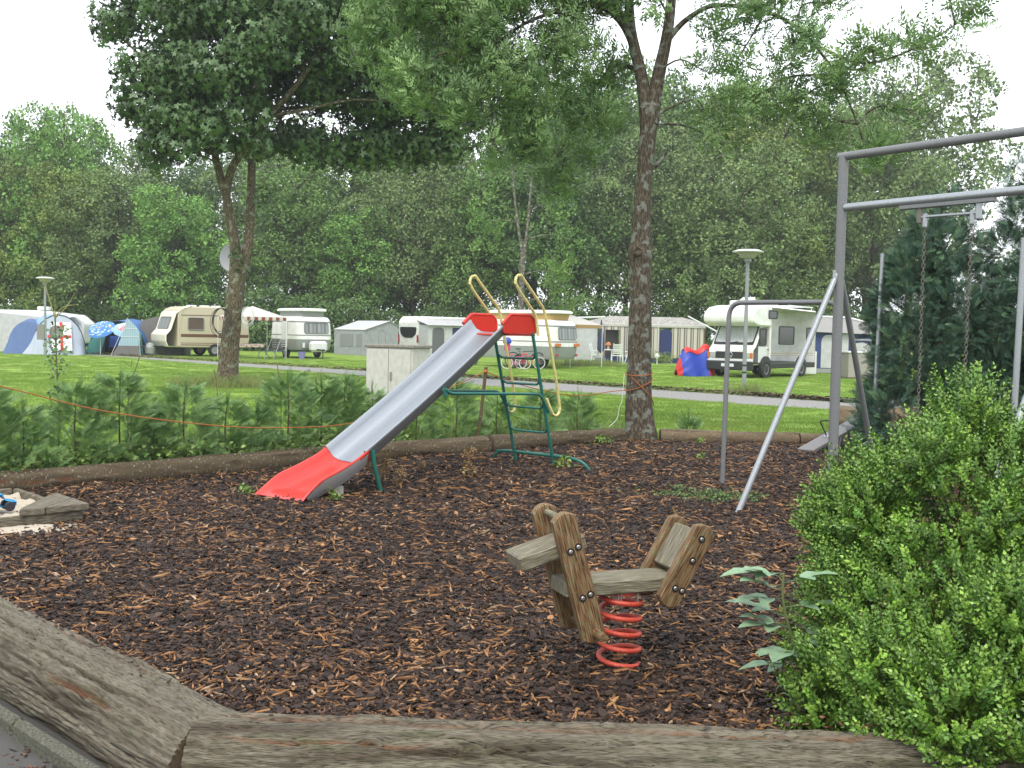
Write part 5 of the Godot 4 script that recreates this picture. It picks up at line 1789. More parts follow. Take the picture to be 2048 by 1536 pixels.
func face_x(x: float, z: float, tilt := 0.0, y := 0.0) -> Transform3D:
	# a panel on an end wall that looks along -x: its own x runs towards +z
	return Transform3D(Basis(Vector3(0, 0, 1), Vector3.UP, Vector3(-1, 0, 0)) * Basis(Vector3.RIGHT, tilt), Vector3(x, y, z))

func loft(plan: Array, at: Array) -> B:
	# plan: outline in x and z; at: [height, inset]
	var mid := Vector2.ZERO
	for p in plan: mid += p / plan.size()
	var rows := []
	for k in at:
		var row := PackedVector3Array()
		for p in plan:
			var d: Vector2 = p - mid
			var q: Vector2 = mid + d.normalized() * maxf(d.length() - k[1], 0.0)
			row.append(Vector3(q.x, k[0], q.y))
		rows.append(row)
	var b := B.new()
	b.grid(rows, true, [], true)
	var cap := Array(rows[-1])
	cap.reverse()
	b.face(cap)
	return b

func pop_caravan(called: String, label: String, at: Vector3, yaw: float, w: float, ln: float, bellows: Material, door: bool) -> Node3D:
	var t := thing(called, label, "caravan", at, yaw)
	var white: Material = mats["van_white"]
	var plan := round_poly([Vector2(0, 0), Vector2(w, 0), Vector2(w, -ln), Vector2(0, -ln)], 0.35, 4)
	part(t, "lower_body", loft(plan, [[0.42, 0.12], [0.55, 0.05], [0.98, 0.0]]), mats["van_grey"])
	part(t, "body", loft(plan, [[0.975, -0.012], [1.2, 0.0], [1.75, 0.05], [2.0, 0.1], [2.1, 0.22], [2.14, 0.4]]), white)
	part(t, "waist_trim", loft(plan, [[1.17, -0.015], [1.21, -0.015]]), mats["van_trim"])
	part(t, "gutter", loft(plan, [[1.86, 0.045], [1.9, 0.045]]), mats["van_trim"])
	var lid := round_poly([Vector2(0.3, -0.25), Vector2(w - 0.3, -0.25), Vector2(w - 0.3, -ln + 0.35), Vector2(0.3, -ln + 0.35)], 0.25, 4)
	var pop := part(t, "pop_top", loft(lid, [[2.42, -0.12], [2.5, -0.15], [2.55, -0.05], [2.57, 0.1]]), white)
	part(pop, "bellows", loft(lid, [[2.1, 0.1], [2.42, 0.0]]), bellows)
	# end wall that faces +z
	var fx := Transform3D(Basis(Vector3.RIGHT, -0.09), Vector3(0, 0, 0.12))
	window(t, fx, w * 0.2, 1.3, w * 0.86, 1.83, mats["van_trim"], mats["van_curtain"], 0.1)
	var sx := face_x(-0.03, 0, -0.05, 0.0)
	sx.origin.x = 0.03
	window(t, sx, -ln * 0.95, 1.3, -ln * 0.66, 1.82, mats["van_trim"], mats["van_glass"])
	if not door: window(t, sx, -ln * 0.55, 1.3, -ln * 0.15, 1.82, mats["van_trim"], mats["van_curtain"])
	if door:
		plate(t, "door", face_x(-0.012, 0, 0), round_poly(rect(-ln * 0.55, 0.55, -ln * 0.34, 1.88), 0.05), 0.02, mats["van_white2"])
	for k in [[0.42, -0.2], [w - 0.42, -0.2]]:
		pass
	wheel(t, Vector3(0.12, 0.31, -ln * 0.46), 0.31, 0.2, mats["tyre"], mats["rim"], true)
	wheel(t, Vector3(w - 0.12, 0.31, -ln * 0.46), 0.31, 0.2, mats["tyre"], mats["rim"], true)
	return t

func build_site() -> void:
	mat("van_white", Color(0.72, 0.725, 0.71), 0.35, 0.0, {tex = noise_tex("van_dirt", 0.02, [[0.2, Color(0.86, 0.86, 0.84)], [0.6, Color(1, 1, 1)]], 256, 4), tri = true, world = false, scale = Vector3(0.4, 0.4, 0.4)})
	mat("van_white2", Color(0.62, 0.635, 0.63), 0.4)
	mat("van_grey", Color(0.25, 0.27, 0.26), 0.45)
	mat("van_trim", Color(0.16, 0.17, 0.17), 0.5)
	mat("van_glass", Color(0.022, 0.023, 0.025), 0.1, 0.0, {spec = 0.45})
	mat("van_curtain", Color(0.28, 0.3, 0.31), 0.3, 0.0, {tex = stripes("fold_shading", [[Color(0.75, 0.75, 0.75), 5], [Color(0.4, 0.4, 0.42), 4], [Color(0.9, 0.9, 0.9), 6], [Color(0.5, 0.5, 0.5), 3]]), scale = Vector3(2.2, 1, 1)})  # stripes put the light and shade of curtain folds into the colour
	mat("tyre", Color(0.015, 0.015, 0.015), 0.85)
	mat("rim", Color(0.3, 0.3, 0.3), 0.4, 0.5)
	mat("lamp_red", Color(0.35, 0.02, 0.015), 0.25)
	mat("lamp_orange", Color(0.5, 0.13, 0.01), 0.25)
	mat("blackish", Color(0.02, 0.02, 0.022), 0.6)
	var b: B
	# ---- motorhome
	var mh := thing("motorhome", "white motorhome with an overcab bunk parked on the grass", "motorhome", Vector3(9.2, 0, -40.2), 50.0)
	var white: Material = mats["van_white"]
	b = B.new()
	b.xf = Transform3D(Basis(), Vector3(0, 0, -1.02))
	b.extrude(round_poly([Vector2(-0.02, 0.5), Vector2(1.5, 0.5), Vector2(1.5, 2.02), Vector2(0.72, 2.02), Vector2(0.2, 1.24), Vector2(0.0, 1.12)], 0.06), 1.92, 0.05)
	part(mh, "cab", b, white)
	b = B.new()
	b.xf = Transform3D(Basis(), Vector3(0, 0, -1.05))
	b.extrude(round_poly([Vector2(1.3, 0.52), Vector2(5.5, 0.52), Vector2(5.5, 2.72), Vector2(1.3, 2.8)], [0.02, 0.05, 0.12, 0.02]), 2.12, 0.05)
	part(mh, "living_body", b, white)
	b = B.new()
	b.xf = Transform3D(Basis(), Vector3(0, 0, -1.05))
	b.extrude(round_poly([Vector2(1.36, 1.99), Vector2(1.36, 2.81), Vector2(0.9, 2.83), Vector2(0.05, 2.7), Vector2(-0.25, 2.42), Vector2(-0.22, 2.12), Vector2(0.25, 1.99)], [0.0, 0.0, 0.2, 0.15, 0.1, 0.1, 0.1]), 2.15, 0.06)
	part(mh, "overcab_bunk", b, white)
	var shield := face_x(0.2, -1.02, 0, 0)
	shield.basis = Basis(Vector3(0, 0, 1), Vector3(0.52, 0.78, 0).normalized(), Vector3(-0.78, 0.52, 0).normalized())
	shield.origin = Vector3(0.2, 1.24, -1.02) + shield.basis.z * 0.012
	plate(mh, "windscreen_frame", shield, round_poly(rect(-0.86, 0.03, 0.86, 0.91), 0.06), 0.02, mats["blackish"])
	shield.origin += shield.basis.z * 0.012
	var ws := plate(mh, "windscreen", shield, round_poly(rect(-0.8, 0.14, 0.8, 0.87), 0.06), 0.012, mat("sunscreen", Color(0.5, 0.52, 0.53), 0.3, 0.0, {tex = noise_tex("foil", 0.03, [[0.3, Color(0.8, 0.8, 0.82)], [0.55, Color(1, 1, 1)], [0.7, Color(1.2, 1.2, 1.2)]], 256, 3), scale = Vector3(1.2, 1.2, 1)}))
	for x in [-0.35, 0.3]:
		b = B.new()
		b.xf = shield
		b.rod(Vector3(x, 0.05, 0.02), Vector3(x + 0.55, 0.16, 0.02), 0.012, 5)
		part(ws, "wiper", b, mats["blackish"])
	var front := face_x(-0.025, -1.02)
	plate(mh, "grille", front, rect(-0.62, 0.74, 0.62, 1.0), 0.03, mats["blackish"])
	plate(mh, "bumper_trim", front, rect(-0.96, 0.64, 0.96, 0.7), 0.05, mats["van_white2"])
	b = B.new()
	b.box(Vector3(-0.03, 0.46, -1.02), Vector3(0.2, 0.34, 1.95), Basis(), 0.03)
	part(mh, "bumper", b, mats["blackish"])
	for s in [-1, 1]:
		plate(mh, "headlight", front, round_poly(rect(s * 0.74 - 0.12, 0.76, s * 0.74 + 0.12, 0.97), 0.03), 0.04, mat("headlight_glass", Color(0.4, 0.42, 0.42), 0.1, 0.3))
		plate(mh, "indicator", front, rect(s * 0.92 - 0.05, 0.76, s * 0.92 + 0.05, 0.97), 0.04, mats["lamp_orange"])
	# emblem: a ring with three spokes
	b = B.new()
	b.xf = front
	var ring := []
	for k in 16: ring.append(Vector3(cos(TAU * k / 16.0) * 0.12, 0.87 + sin(TAU * k / 16.0) * 0.12, 0.03))
	b.tube(ring, 0.014, 5, false, true)
	for k in 3:
		var a := PI / 2 + TAU * k / 3.0
		b.rod(Vector3(0, 0.87, 0.03), Vector3(cos(a) * 0.12, 0.87 + sin(a) * 0.12, 0.03), 0.013, 5)
	part(mh, "emblem", b, mat("chrome", Color(0.6, 0.6, 0.62), 0.25, 0.8))
	var np := front
	np.origin.x -= 0.115
	plate(mh, "number_plate", np, rect(-0.3, 0.42, 0.24, 0.54), 0.012, mat("plate_white", Color(0.55, 0.6, 0.66), 0.4))
	b = B.new()
	b.box(Vector3(3.4, 0.47, -1.05), Vector3(4.2, 0.22, 2.1), Basis(), 0.02)
	part(mh, "skirt", b, mats["blackish"])
	for x in [0.98, 4.15]:
		b = B.new()
		b.xf = Transform3D(Basis(Vector3.RIGHT, PI / 2), Vector3(x, 0.42, 0.0))
		b.lathe([Vector2(0, -0.06), Vector2(0.43, -0.06), Vector2(0.43, 0.032), Vector2(0, 0.032)], 20)
		part(mh, "wheel_arch", b, mats["blackish"])
		wheel(mh, Vector3(x, 0.335, -0.06), 0.335, 0.22, mats["tyre"], mats["rim"])
		wheel(mh, Vector3(x, 0.335, -1.98), 0.335, 0.22, mats["tyre"], mats["rim"])
	var sd := Transform3D(Basis(), Vector3(0, 0, 0.03))
	var cd := Transform3D(Basis(), Vector3(0, 0, -0.05))
	window(mh, cd, 0.5, 1.28, 1.02, 1.9, mats["blackish"], mats["van_glass"], 0.05)
	window(mh, sd, 1.98, 1.32, 3.3, 2.02, mats["blackish"], mats["van_glass"], 0.05)
	window(mh, sd, 4.5, 1.3, 4.95, 2.0, mats["blackish"], mats["van_glass"], 0.05)
	window(mh, sd, 1.05, 2.32, 1.75, 2.62, mats["blackish"], mats["van_glass"], 0.04)
	plate(mh, "body_stripe", sd, rect(1.32, 0.94, 5.2, 0.97), 0.008, mat("tan_line", Color(0.3, 0.22, 0.12), 0.5))
	plate(mh, "body_stripe", sd, rect(1.32, 0.86, 5.2, 0.88), 0.008, mats["tan_line"])
	plate(mh, "door", cd, rect(0.42, 0.6, 1.2, 1.22), 0.014, mats["van_white2"])
	b = B.new()
	b.rod(Vector3(1.08, 1.1, 0.0), Vector3(1.2, 1.1, 0.0), 0.018, 6)
	part(mh, "door_handle", b, mats["blackish"])
	b = B.new()
	b.box(Vector3(1.8, 2.9, -1.0), Vector3(1.9, 0.22, 1.2), Basis(), 0.05)
	part(mh, "roof_box", b, mats["van_white2"])
	b = B.new()
	b.extrude([Vector2(1.0, 3.0), Vector2(1.5, 3.0), Vector2(1.35, 3.15)], 0.5)
	b.xf = Transform3D()
	for i in b.v.size(): b.v[i].z -= 1.0
	part(mh, "roof_vent", b, mats["van_white2"])
	b = B.new()
	for z in [-0.15, -1.9]: b.rod(Vector3(3.1, 2.88, z), Vector3(5.4, 2.86, z), 0.025, 6)
	for x in [3.2, 4.3, 5.3]: b.rod(Vector3(x, 2.87, -0.15), Vector3(x, 2.87, -1.9), 0.02, 6)
	for x in [3.2, 5.3]:
		for z in [-0.15, -1.9]: b.rod(Vector3(x, 2.7, z), Vector3(x, 2.87, z), 0.02, 6)
	part(mh, "roof_rack", b, mats["van_white2"])
	# ---- red and blue cover over a parked two-wheeler
	var mc := thing("covered_bike", "two-wheeler under a red and blue rain cover beside the motorhome", "covered bike", Vector3(7.2, 0, -41.6), 24)
	# the cover hangs over handlebar and seat: ridge heights along the machine, folds towards the ground
	var ridge := [0.25, 0.72, 1.02, 1.12, 1.06, 0.98, 1.0, 1.1, 1.24, 1.2, 0.9, 0.35]
	var half := [0.12, 0.3, 0.42, 0.46, 0.46, 0.44, 0.42, 0.46, 0.5, 0.46, 0.34, 0.14]
	var rows := []
	for i in ridge.size():
		var row := PackedVector3Array()
		for j in 21:
			var g := j / 20.0 * 2.0 - 1.0
			var drop := pow(absf(g), 1.5)
			var fold := 1.0 + 0.1 * sin(j * 2.3 + i * 1.7) * absf(g)
			row.append(Vector3((i / 11.0 - 0.5) * 1.75 + 0.05 * sin(j * 1.9) * absf(g), ridge[i] * (1.0 - drop), signf(g) * pow(absf(g), 0.75) * half[i] * fold))
		rows.append(row)
	for q in [[0, 2, "red_cover", "cover_red"], [1, 9, "blue_cover", "cover_blue"], [8, 12, "red_cover", "cover_red"]]:
		var lo := B.new()
		lo.grid(rows.slice(q[0], q[1]), false, [], true)
		part(mc, q[2], lo, mat("cover_blue", Color(0.012, 0.045, 0.36), 0.45) if q[2] == "blue_cover" else mat("cover_red", Color(0.5, 0.02, 0.018), 0.45))
	var hood := B.new()
	var hrows := []
	for i in range(2, 10):
		var hr := PackedVector3Array()
		for j in range(7, 14): hr.append((rows[i][j] as Vector3) * Vector3(1.02, 1.02, 1.06) + Vector3(0, 0.02, 0))
		hrows.append(hr)
	hood.grid(hrows, false, [], true)
	part(mc, "hood", hood, mats["cover_red"], "red upper part of the cover")
	# ---- cream caravan
	var cc := thing("cream_caravan", "cream and tan caravan with brown stripes beside the tents", "caravan", Vector3(-17.3, 0, -52.6), 38)
	var tan := mat("caravan_tan", Color(0.46, 0.415, 0.3), 0.45)
	var cream := mat("caravan_cream", Color(0.64, 0.61, 0.5), 0.4)
	var brown := mat("caravan_brown", Color(0.12, 0.05, 0.03), 0.5)
	b = B.new()
	b.xf = Transform3D(Basis(), Vector3(0, 0, -1.05))
	b.extrude(round_poly([Vector2(0.62, 0.45), Vector2(4.35, 0.45), Vector2(4.45, 0.9), Vector2(4.35, 2.3), Vector2(4.0, 2.52), Vector2(1.0, 2.52), Vector2(0.62, 2.35)], 0.08), 2.08, 0.04)
	part(cc, "body", b, tan)
	b = B.new()
	b.xf = Transform3D(Basis(), Vector3(0, 0, -1.05))
	b.extrude(round_poly([Vector2(0.1, 0.47), Vector2(0.8, 0.47), Vector2(0.72, 1.1), Vector2(0.95, 2.3), Vector2(1.35, 2.545), Vector2(0.95, 2.5), Vector2(0.5, 2.2), Vector2(0.22, 1.35), Vector2(-0.02, 1.1), Vector2(-0.02, 0.75)], 0.06), 2.12, 0.05)
	part(cc, "nose", b, cream)
	var nb := Transform3D(Basis(Vector3(0, 0, 1), Vector3(0.31, 0.95, 0).normalized(), Vector3(-0.95, 0.31, 0).normalized()), Vector3(0.22, 1.38, -1.05))
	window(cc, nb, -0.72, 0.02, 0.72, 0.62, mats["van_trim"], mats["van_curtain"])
	window(cc, Transform3D(Basis(), Vector3(0, 0, 0.0)), 1.15, 1.35, 1.95, 1.95, mats["van_trim"], mat("brown_glass", Color(0.10, 0.07, 0.055), 0.2))
	window(cc, Transform3D(Basis(), Vector3(0, 0, 0.0)), 3.1, 1.35, 3.9, 1.95, mats["van_trim"], mats["brown_glass"])
	for q in [[0.98, 1.13], [2.06, 2.1], [0.56, 0.6], [0.66, 0.69]]:
		plate(cc, "stripe", Transform3D(Basis(), Vector3(0, 0, -0.008)), rect(0.78, q[0], 4.38, q[1]), 0.016, brown)
	wheel(cc, Vector3(2.55, 0.32, -0.06), 0.32, 0.2, mats["tyre"], mats["rim"])
	wheel(cc, Vector3(2.55, 0.32, -2.04), 0.32, 0.2, mats["tyre"], mats["rim"])
	for x in [1.6, 2.3, 2.9]:
		b = B.new()
		b.box(Vector3(x, 2.56, -0.8), Vector3(0.42, 0.09, 0.42), Basis(), 0.03)
		part(cc, "roof_vent", b, mats["van_white2"])
	b = B.new()
	b.rod(Vector3(0.2, 0.5, -0.5), Vector3(-1.0, 0.45, -1.05), 0.035, 6)
	b.rod(Vector3(0.2, 0.5, -1.6), Vector3(-1.0, 0.45, -1.05), 0.035, 6)
	b.rod(Vector3(-0.75, 0.45, -1.05), Vector3(-0.75, 0.0, -1.05), 0.03, 6)
	part(cc, "drawbar", b, mats["blackish"])
	b = B.new()
	b.lathe([Vector2(0.24, 0.0), Vector2(0.26, 0.3), Vector2(0.15, 0.52), Vector2(0.0, 0.55)], 12)
	for i in b.v.size(): b.v[i] += Vector3(-0.45, 0.12, -0.95)
	part(cc, "gas_cover", b, mats["van_grey"])
	# grey awning behind its nose
	b = B.new()
	b.extrude([Vector2(0, 0), Vector2(2.3, 0), Vector2(2.3, 2.35), Vector2(0.25, 1.75)], 2.2)
	var ga := solo("grey_awning", "dark grey cloth awning beside the cream caravan's nose", "awning", b, mat("awning_grey", Color(0.15, 0.145, 0.14), 0.8, 0.0, {tex = noise_tex("cloth", 0.02, [[0.2, Color(0.88, 0.88, 0.88)], [0.7, Color(1.0, 1.0, 1.0)]], 256, 3), tri = true, world = false, scale = Vector3(0.8, 0.3, 0.8)}), Vector3(-19.55, 0, -55.6))
	ga.rotation.y = deg_to_rad(5)
	# ---- two pop-top caravans
	var pv := pop_caravan("pop_top_caravan", "white and grey pop-top caravan with grey bellows and a sun canopy at its door", Vector3(-10.95, 0, -53.6), 36, 2.0, 3.5, mats["van_grey"], true)
	b = B.new()
	b.xf = face_x(-0.03, 0)
	b.box(Vector3(-1.0, 0.72, 0.03), Vector3(0.16, 0.06, 0.02), Basis(), 0.01)
	part(pv, "side_light", b, mats["lamp_orange"])
	var lm2 := round_poly(rect(0.25, 0.5, 0.55, 0.82), 0.03)
	plate(pv, "reflector", Transform3D(Basis(), Vector3(0, 0, 0.03)), rect(0.28, 0.55, 0.42, 0.8), 0.02, mats["van_white2"])
	b = B.new()
	b.rod(Vector3(0.6, 0.5, 0), Vector3(1.0, 0.45, 1.1), 0.035, 6)
	b.rod(Vector3(1.4, 0.5, 0), Vector3(1.0, 0.45, 1.1), 0.035, 6)
	b.rod(Vector3(1.0, 0.45, 0.9), Vector3(1.0, 0.0, 0.9), 0.03, 6)
	part(pv, "drawbar", b, mats["blackish"])
	b = B.new()
	b.box(Vector3(1.0, 0.62, 0.35), Vector3(0.9, 0.55, 0.5), Basis(), 0.12)
	part(pv, "gas_box", b, mats["van_white2"])
	var bv := pop_caravan("pop_top_caravan", "white pop-top caravan with tan bellows and round red tail lamps behind the bicycles", Vector3(1.75, 0, -45.6), 52, 2.0, 4.2, mat("bellows_tan", Color(0.42, 0.28, 0.1), 0.7), false)
	for x in [0.28, 1.72]:
		plate(bv, "tail_lamp", Transform3D(Basis(), Vector3(0, 0, 0.05)), round_poly(rect(x - 0.2, 0.98, x + 0.2, 1.12), 0.05), 0.05, mats["lamp_orange"])
		plate(bv, "reflector", Transform3D(Basis(), Vector3(0, 0, 0.03)), rect(x - 0.08, 0.55, x + 0.08, 0.66), 0.03, mats["lamp_red"])
	b = B.new()
	b.rod(Vector3(0.5, 0.48, -4.2), Vector3(1.0, 0.45, -5.4), 0.035, 6)
	b.rod(Vector3(1.5, 0.48, -4.2), Vector3(1.0, 0.45, -5.4), 0.035, 6)
	b.rod(Vector3(1.0, 0.45, -5.2), Vector3(1.0, 0.1, -5.2), 0.03, 6)
	part(bv, "drawbar", b, mats["blackish"])
	wheel(bv, Vector3(1.0, 0.1, -5.2), 0.1, 0.06, mats["tyre"], mats["rim"])
	# ---- sun canopies
	var cloth := mat("canopy_cloth", Color(0.42, 0.41, 0.38), 0.7, 0.0, {back = Color(0.3, 0.28, 0.24)})
	for k in [[Vector3(-13.0, 0, -52.6), 36.0, 2.6, 2.4, 2.05, "cream sun canopy with scalloped edge in front of the grey pop-top caravan"], [Vector3(2.55, 0, -49.6), 52.0, 2.6, 2.2, 1.98, "white and tan sun canopy at the far side of the caravan with tan bellows"]]:
		var cn := thing("sun_canopy", k[5], "canopy", k[0], k[1])
		b = B.new()
		var w: float = k[2] * 0.5
		var d: float = k[3] * 0.5
		var e: float = k[4]
		var peak := Vector3(0.1, e + 0.55, -0.2)
		var ring2 := []
		for q in [Vector3(-w, e, d), Vector3(w, e, d), Vector3(w, e, -d), Vector3(-w, e, -d)]: ring2.append(q)
		for i in 4:
			var a: Vector3 = ring2[i]
			var c: Vector3 = ring2[(i + 1) % 4]
			b.face([a, c, peak])
		part(cn, "roof", b, cloth)
		b = B.new()
		for i in 4:
			var a: Vector3 = ring2[i]
			var c: Vector3 = ring2[(i + 1) % 4]
			var n := 14
			for j in n:
				var p := a.lerp(c, float(j) / n)
				var q := a.lerp(c, float(j + 1) / n)
				b.face([p + Vector3(0, -0.16, 0), q + Vector3(0, -0.16, 0), q, p], [Vector2(j * 0.5, 0), Vector2(j * 0.5 + 0.5, 0), Vector2(j * 0.5 + 0.5, 1), Vector2(j * 0.5, 1)])
		part(cn, "valance", b, mat("valance", Color(1, 1, 1), 0.7, 0.0, {tex = stripes("valance", [[Color(0.5, 0.48, 0.42), 8], [Color(0.2, 0.05, 0.035), 8]])}) if k[0].x < 0 else mat("valance_tan", Color(0.32, 0.2, 0.08), 0.7))
		for q in ring2:
			b = B.new()
			b.rod(Vector3(q.x, 0, q.z), q, 0.018, 6)
			part(cn, "pole", b, mats["van_white2"])
	# ---- grey lean-to awning and the white caravan behind it
	var aw := thing("awning_tent", "light grey awning tent with a gable between the two white caravans", "awning", Vector3(-8.75, 0, -62.0), 40)
	var ag := mat("awning_cloth", Color(0.30, 0.315, 0.33), 0.75, 0.0, {tex = noise_tex("cloth", 0.02, []), tri = true, world = false, scale = Vector3(0.7, 0.35, 0.7)})
	var aw2 := mat("awning_white", Color(0.46, 0.47, 0.48), 0.7, 0.0, {tex = noise_tex("cloth", 0.02, []), tri = true, world = false, scale = Vector3(0.5, 0.5, 0.5)})
	b = B.new()
	b.face([Vector3(0, 0, 0), Vector3(0, 1.5, 0), Vector3(0, 1.5, -3.4), Vector3(0, 0, -3.4)])
	part(aw, "front_wall", b, ag)
	b = B.new()
	b.face([Vector3(0, 0, 0), Vector3(2.4, 0, 0), Vector3(2.4, 1.75, 0), Vector3(1.75, 2.05, 0), Vector3(0, 1.5, 0)])
	part(aw, "gable_wall", b, ag)
	b = B.new()
	b.box(Vector3(0.86, 1.785, -1.7), Vector3(1.88, 0.03, 3.56), Basis(Vector3.BACK, 0.305), 0.01)
	part(aw, "roof", b, aw2)
	b = B.new()
	b.box(Vector3(2.1, 1.9, -1.7), Vector3(0.76, 0.03, 3.56), Basis(Vector3.BACK, -0.43), 0.01)
	part(aw, "roof", b, aw2)
	plate(aw, "door", Transform3D(Basis(), Vector3(0, 0, 0.012)), round_poly(rect(1.0, 0.1, 1.5, 1.5), [0, 0, 0.25, 0.25], 4), 0.012, mat("mesh_dark", Color(0.11, 0.115, 0.12), 0.8))
	plate(aw, "window", face_x(-0.012, 0), round_poly(rect(-2.7, 0.5, -1.2, 1.25), 0.05), 0.012, mat("mesh_grey", Color(0.22, 0.23, 0.24), 0.5))
	plate(aw, "window", face_x(-0.012, 0), round_poly(rect(-0.85, 0.5, -0.2, 1.25), 0.05), 0.012, mats["mesh_grey"])
	var c2 := thing("tail_caravan", "white caravan seen from its tail with a curved rear window and red lamps", "caravan", Vector3(-5.8, 0, -65.0), 42)
	b = B.new()
	b.xf = Transform3D(Basis(), Vector3(0, 0, -1.05))
	b.extrude(round_poly([Vector2(0.0, 0.45), Vector2(4.4, 0.45), Vector2(4.4, 2.25), Vector2(4.2, 2.42), Vector2(0.25, 2.42), Vector2(-0.06, 2.1)], 0.12), 2.1, 0.08)
	part(c2, "body", b, white)
	var rear := face_x(-0.035, -1.05)
	plate(c2, "rear_window", rear, round_poly([Vector2(-0.88, 1.75), Vector2(-0.8, 1.3), Vector2(-0.4, 1.08), Vector2(0.4, 1.08), Vector2(0.8, 1.3), Vector2(0.88, 1.75)], 0.15, 4), 0.03, mats["van_glass"])
	for s in [-0.97, 0.97]:
		plate(c2, "tail_lamp", rear, rect(s - 0.06, 0.8, s + 0.06, 1.25), 0.06, mats["lamp_red"])
	wheel(c2, Vector3(2.3, 0.32, -0.05), 0.32, 0.2, mats["tyre"], mats["rim"])
	wheel(c2, Vector3(2.3, 0.32, -2.05), 0.32, 0.2, mats["tyre"], mats["rim"])
	var c3 := thing("door_awning", "white awning with a dark mesh door beside the tail caravan", "awning", Vector3(-5.1, 0, -63.8), 30)
	b = B.new()
	b.box(Vector3(1.6, 0.95, -0.75), Vector3(3.2, 1.9, 1.5), Basis(), 0.02)
	part(c3, "wall", b, aw2)
	b = B.new()
	b.box(Vector3(1.6, 2.03, -0.7), Vector3(3.4, 0.05, 1.75), Basis(Vector3.RIGHT, 0.17), 0.015)
	part(c3, "roof", b, aw2)
	plate(c3, "door", Transform3D(Basis(), Vector3(0, 0, 0.012)), round_poly(rect(0.25, 0.15, 1.05, 1.75), [0, 0, 0.3, 0.3], 4), 0.012, mats["mesh_dark"])
	plate(c3, "window", Transform3D(Basis(), Vector3(0, 0, 0.012)), round_poly(rect(1.6, 0.7, 3.0, 1.75), 0.1), 0.012, mat("navy_cloth", Color(0.02, 0.03, 0.1), 0.7))
	# ---- striped awning
	var sa := thing("striped_awning", "striped brown and white awning with a navy door behind the white chairs", "awning", Vector3(4.85, 0, -58.6), 9)
	var st := mat("awning_stripes", Color(1, 1, 1), 0.75, 0.0, {tex = stripes("awn", [[Color(0.46, 0.43, 0.37), 9], [Color(0.13, 0.12, 0.13), 4], [Color(0.4, 0.37, 0.31), 3], [Color(0.16, 0.14, 0.13), 3]]), scale = Vector3(2.6, 1, 1)})
	var navy := mat("navy", Color(0.012, 0.022, 0.1), 0.6)
	for q in [[0.0, 0.28], [1.08, 3.38], [4.12, 5.95]]:
		b = B.new()
		b.box(Vector3((q[0] + q[1]) * 0.5, 1.15, 0), Vector3(q[1] - q[0], 1.72, 0.03))
		for i in b.u.size(): b.u[i] = Vector2(b.v[i].x, b.v[i].y)
		part(sa, "striped_panel", b, st)
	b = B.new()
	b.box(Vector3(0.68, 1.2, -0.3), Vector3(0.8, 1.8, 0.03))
	part(sa, "dark_opening", b, mat("opening_shade", Color(0.03, 0.026, 0.024), 0.5))  # dark sheet coloured as the shaded interior behind the opening
	b = B.new()
	b.box(Vector3(0.68, 1.9, 0.02), Vector3(0.84, 0.18, 0.02))
	for i in b.u.size(): b.u[i] = Vector2(b.v[i].x, b.v[i].y)
	part(sa, "valance", b, st)
	plate(sa, "door", Transform3D(Basis(), Vector3(0, 0, 0.0)), round_poly(rect(3.4, 0.3, 4.1, 1.9), [0, 0, 0.3, 0.3], 4), 0.04, navy)
	b = B.new()
	b.box(Vector3(2.97, 0.16, -0.03), Vector3(5.95, 0.32, 0.03))
	part(sa, "skirt", b, navy)
	b = B.new()
	b.face([Vector3(5.95, 0.0, 0), Vector3(6.9, 0.0, -2.4), Vector3(6.9, 2.3, -2.4), Vector3(5.95, 2.02, 0)])
	part(sa, "side_wall", b, mat("awning_brown", Color(0.16, 0.11, 0.075), 0.8))
	b = B.new()
	b.box(Vector3(2.9, 2.07, 0.03), Vector3(6.3, 0.16, 0.06), Basis(), 0.02)
	part(sa, "fascia", b, mats["canopy_cloth"])
	b = B.new()
	b.face([Vector3(-0.2, 2.14, 0.05), Vector3(6.05, 2.14, 0.05), Vector3(5.5, 2.62, -2.3), Vector3(1.1, 2.62, -2.3)])
	b.face([Vector3(6.05, 2.14, 0.05), Vector3(7.2, 2.2, -2.4), Vector3(5.5, 2.62, -2.3)])
	b.face([Vector3(-0.2, 2.14, 0.05), Vector3(1.1, 2.62, -2.3), Vector3(-0.2, 2.3, -2.4)])
	part(sa, "roof", b, mat("awning_roof", Color(1, 1, 1), 0.7, 0.0, {tex = noise_tex("roof_leaf", 0.035, [[0.2, Color(0.05, 0.045, 0.04)], [0.36, Color(0.3, 0.29, 0.26)], [0.6, Color(0.38, 0.37, 0.34)]], 256, 4), tri = true, world = false, scale = Vector3(0.5, 0.5, 0.5)}))
	b = B.new()
	b.rod(Vector3(5.05, 2.66, -0.1), Vector3(6.7, 1.75, 0.6), 0.04, 6)
	part(sa, "guy_pole", b, mats["van_white2"])
	b = B.new()
	b.box(Vector3(-0.8, 1.0, -0.1), Vector3(1.3, 1.75, 0.04))
	part(sa, "wind_wall", b, aw2)
	for x in [-1.42, -0.05, 3.3]:
		b = B.new()
		b.rod(Vector3(x, 0, 0.04), Vector3(x, 2.1, 0.04), 0.025, 6)
		part(sa, "pole", b, mats["van_white2"])
	b = B.new()
	b.rod(Vector3(-1.7, 2.42, 0.2), Vector3(0.2, 2.5, 0.2), 0.05, 6)
	part(sa, "roof_rail", b, mats["van_white2"])
	# ---- navy and white awning behind the motorhome
	var na := thing("navy_awning", "grey awning with white door and navy edging behind the motorhome", "awning", Vector3(13.7, 0, -47.6), 8)
	b = B.new()
	b.box(Vector3(1.35, 0.98, 0), Vector3(4.2, 1.75, 0.03))
	part(na, "wall", b, mat("awning_navy", Color(0.03, 0.05, 0.16), 0.7))
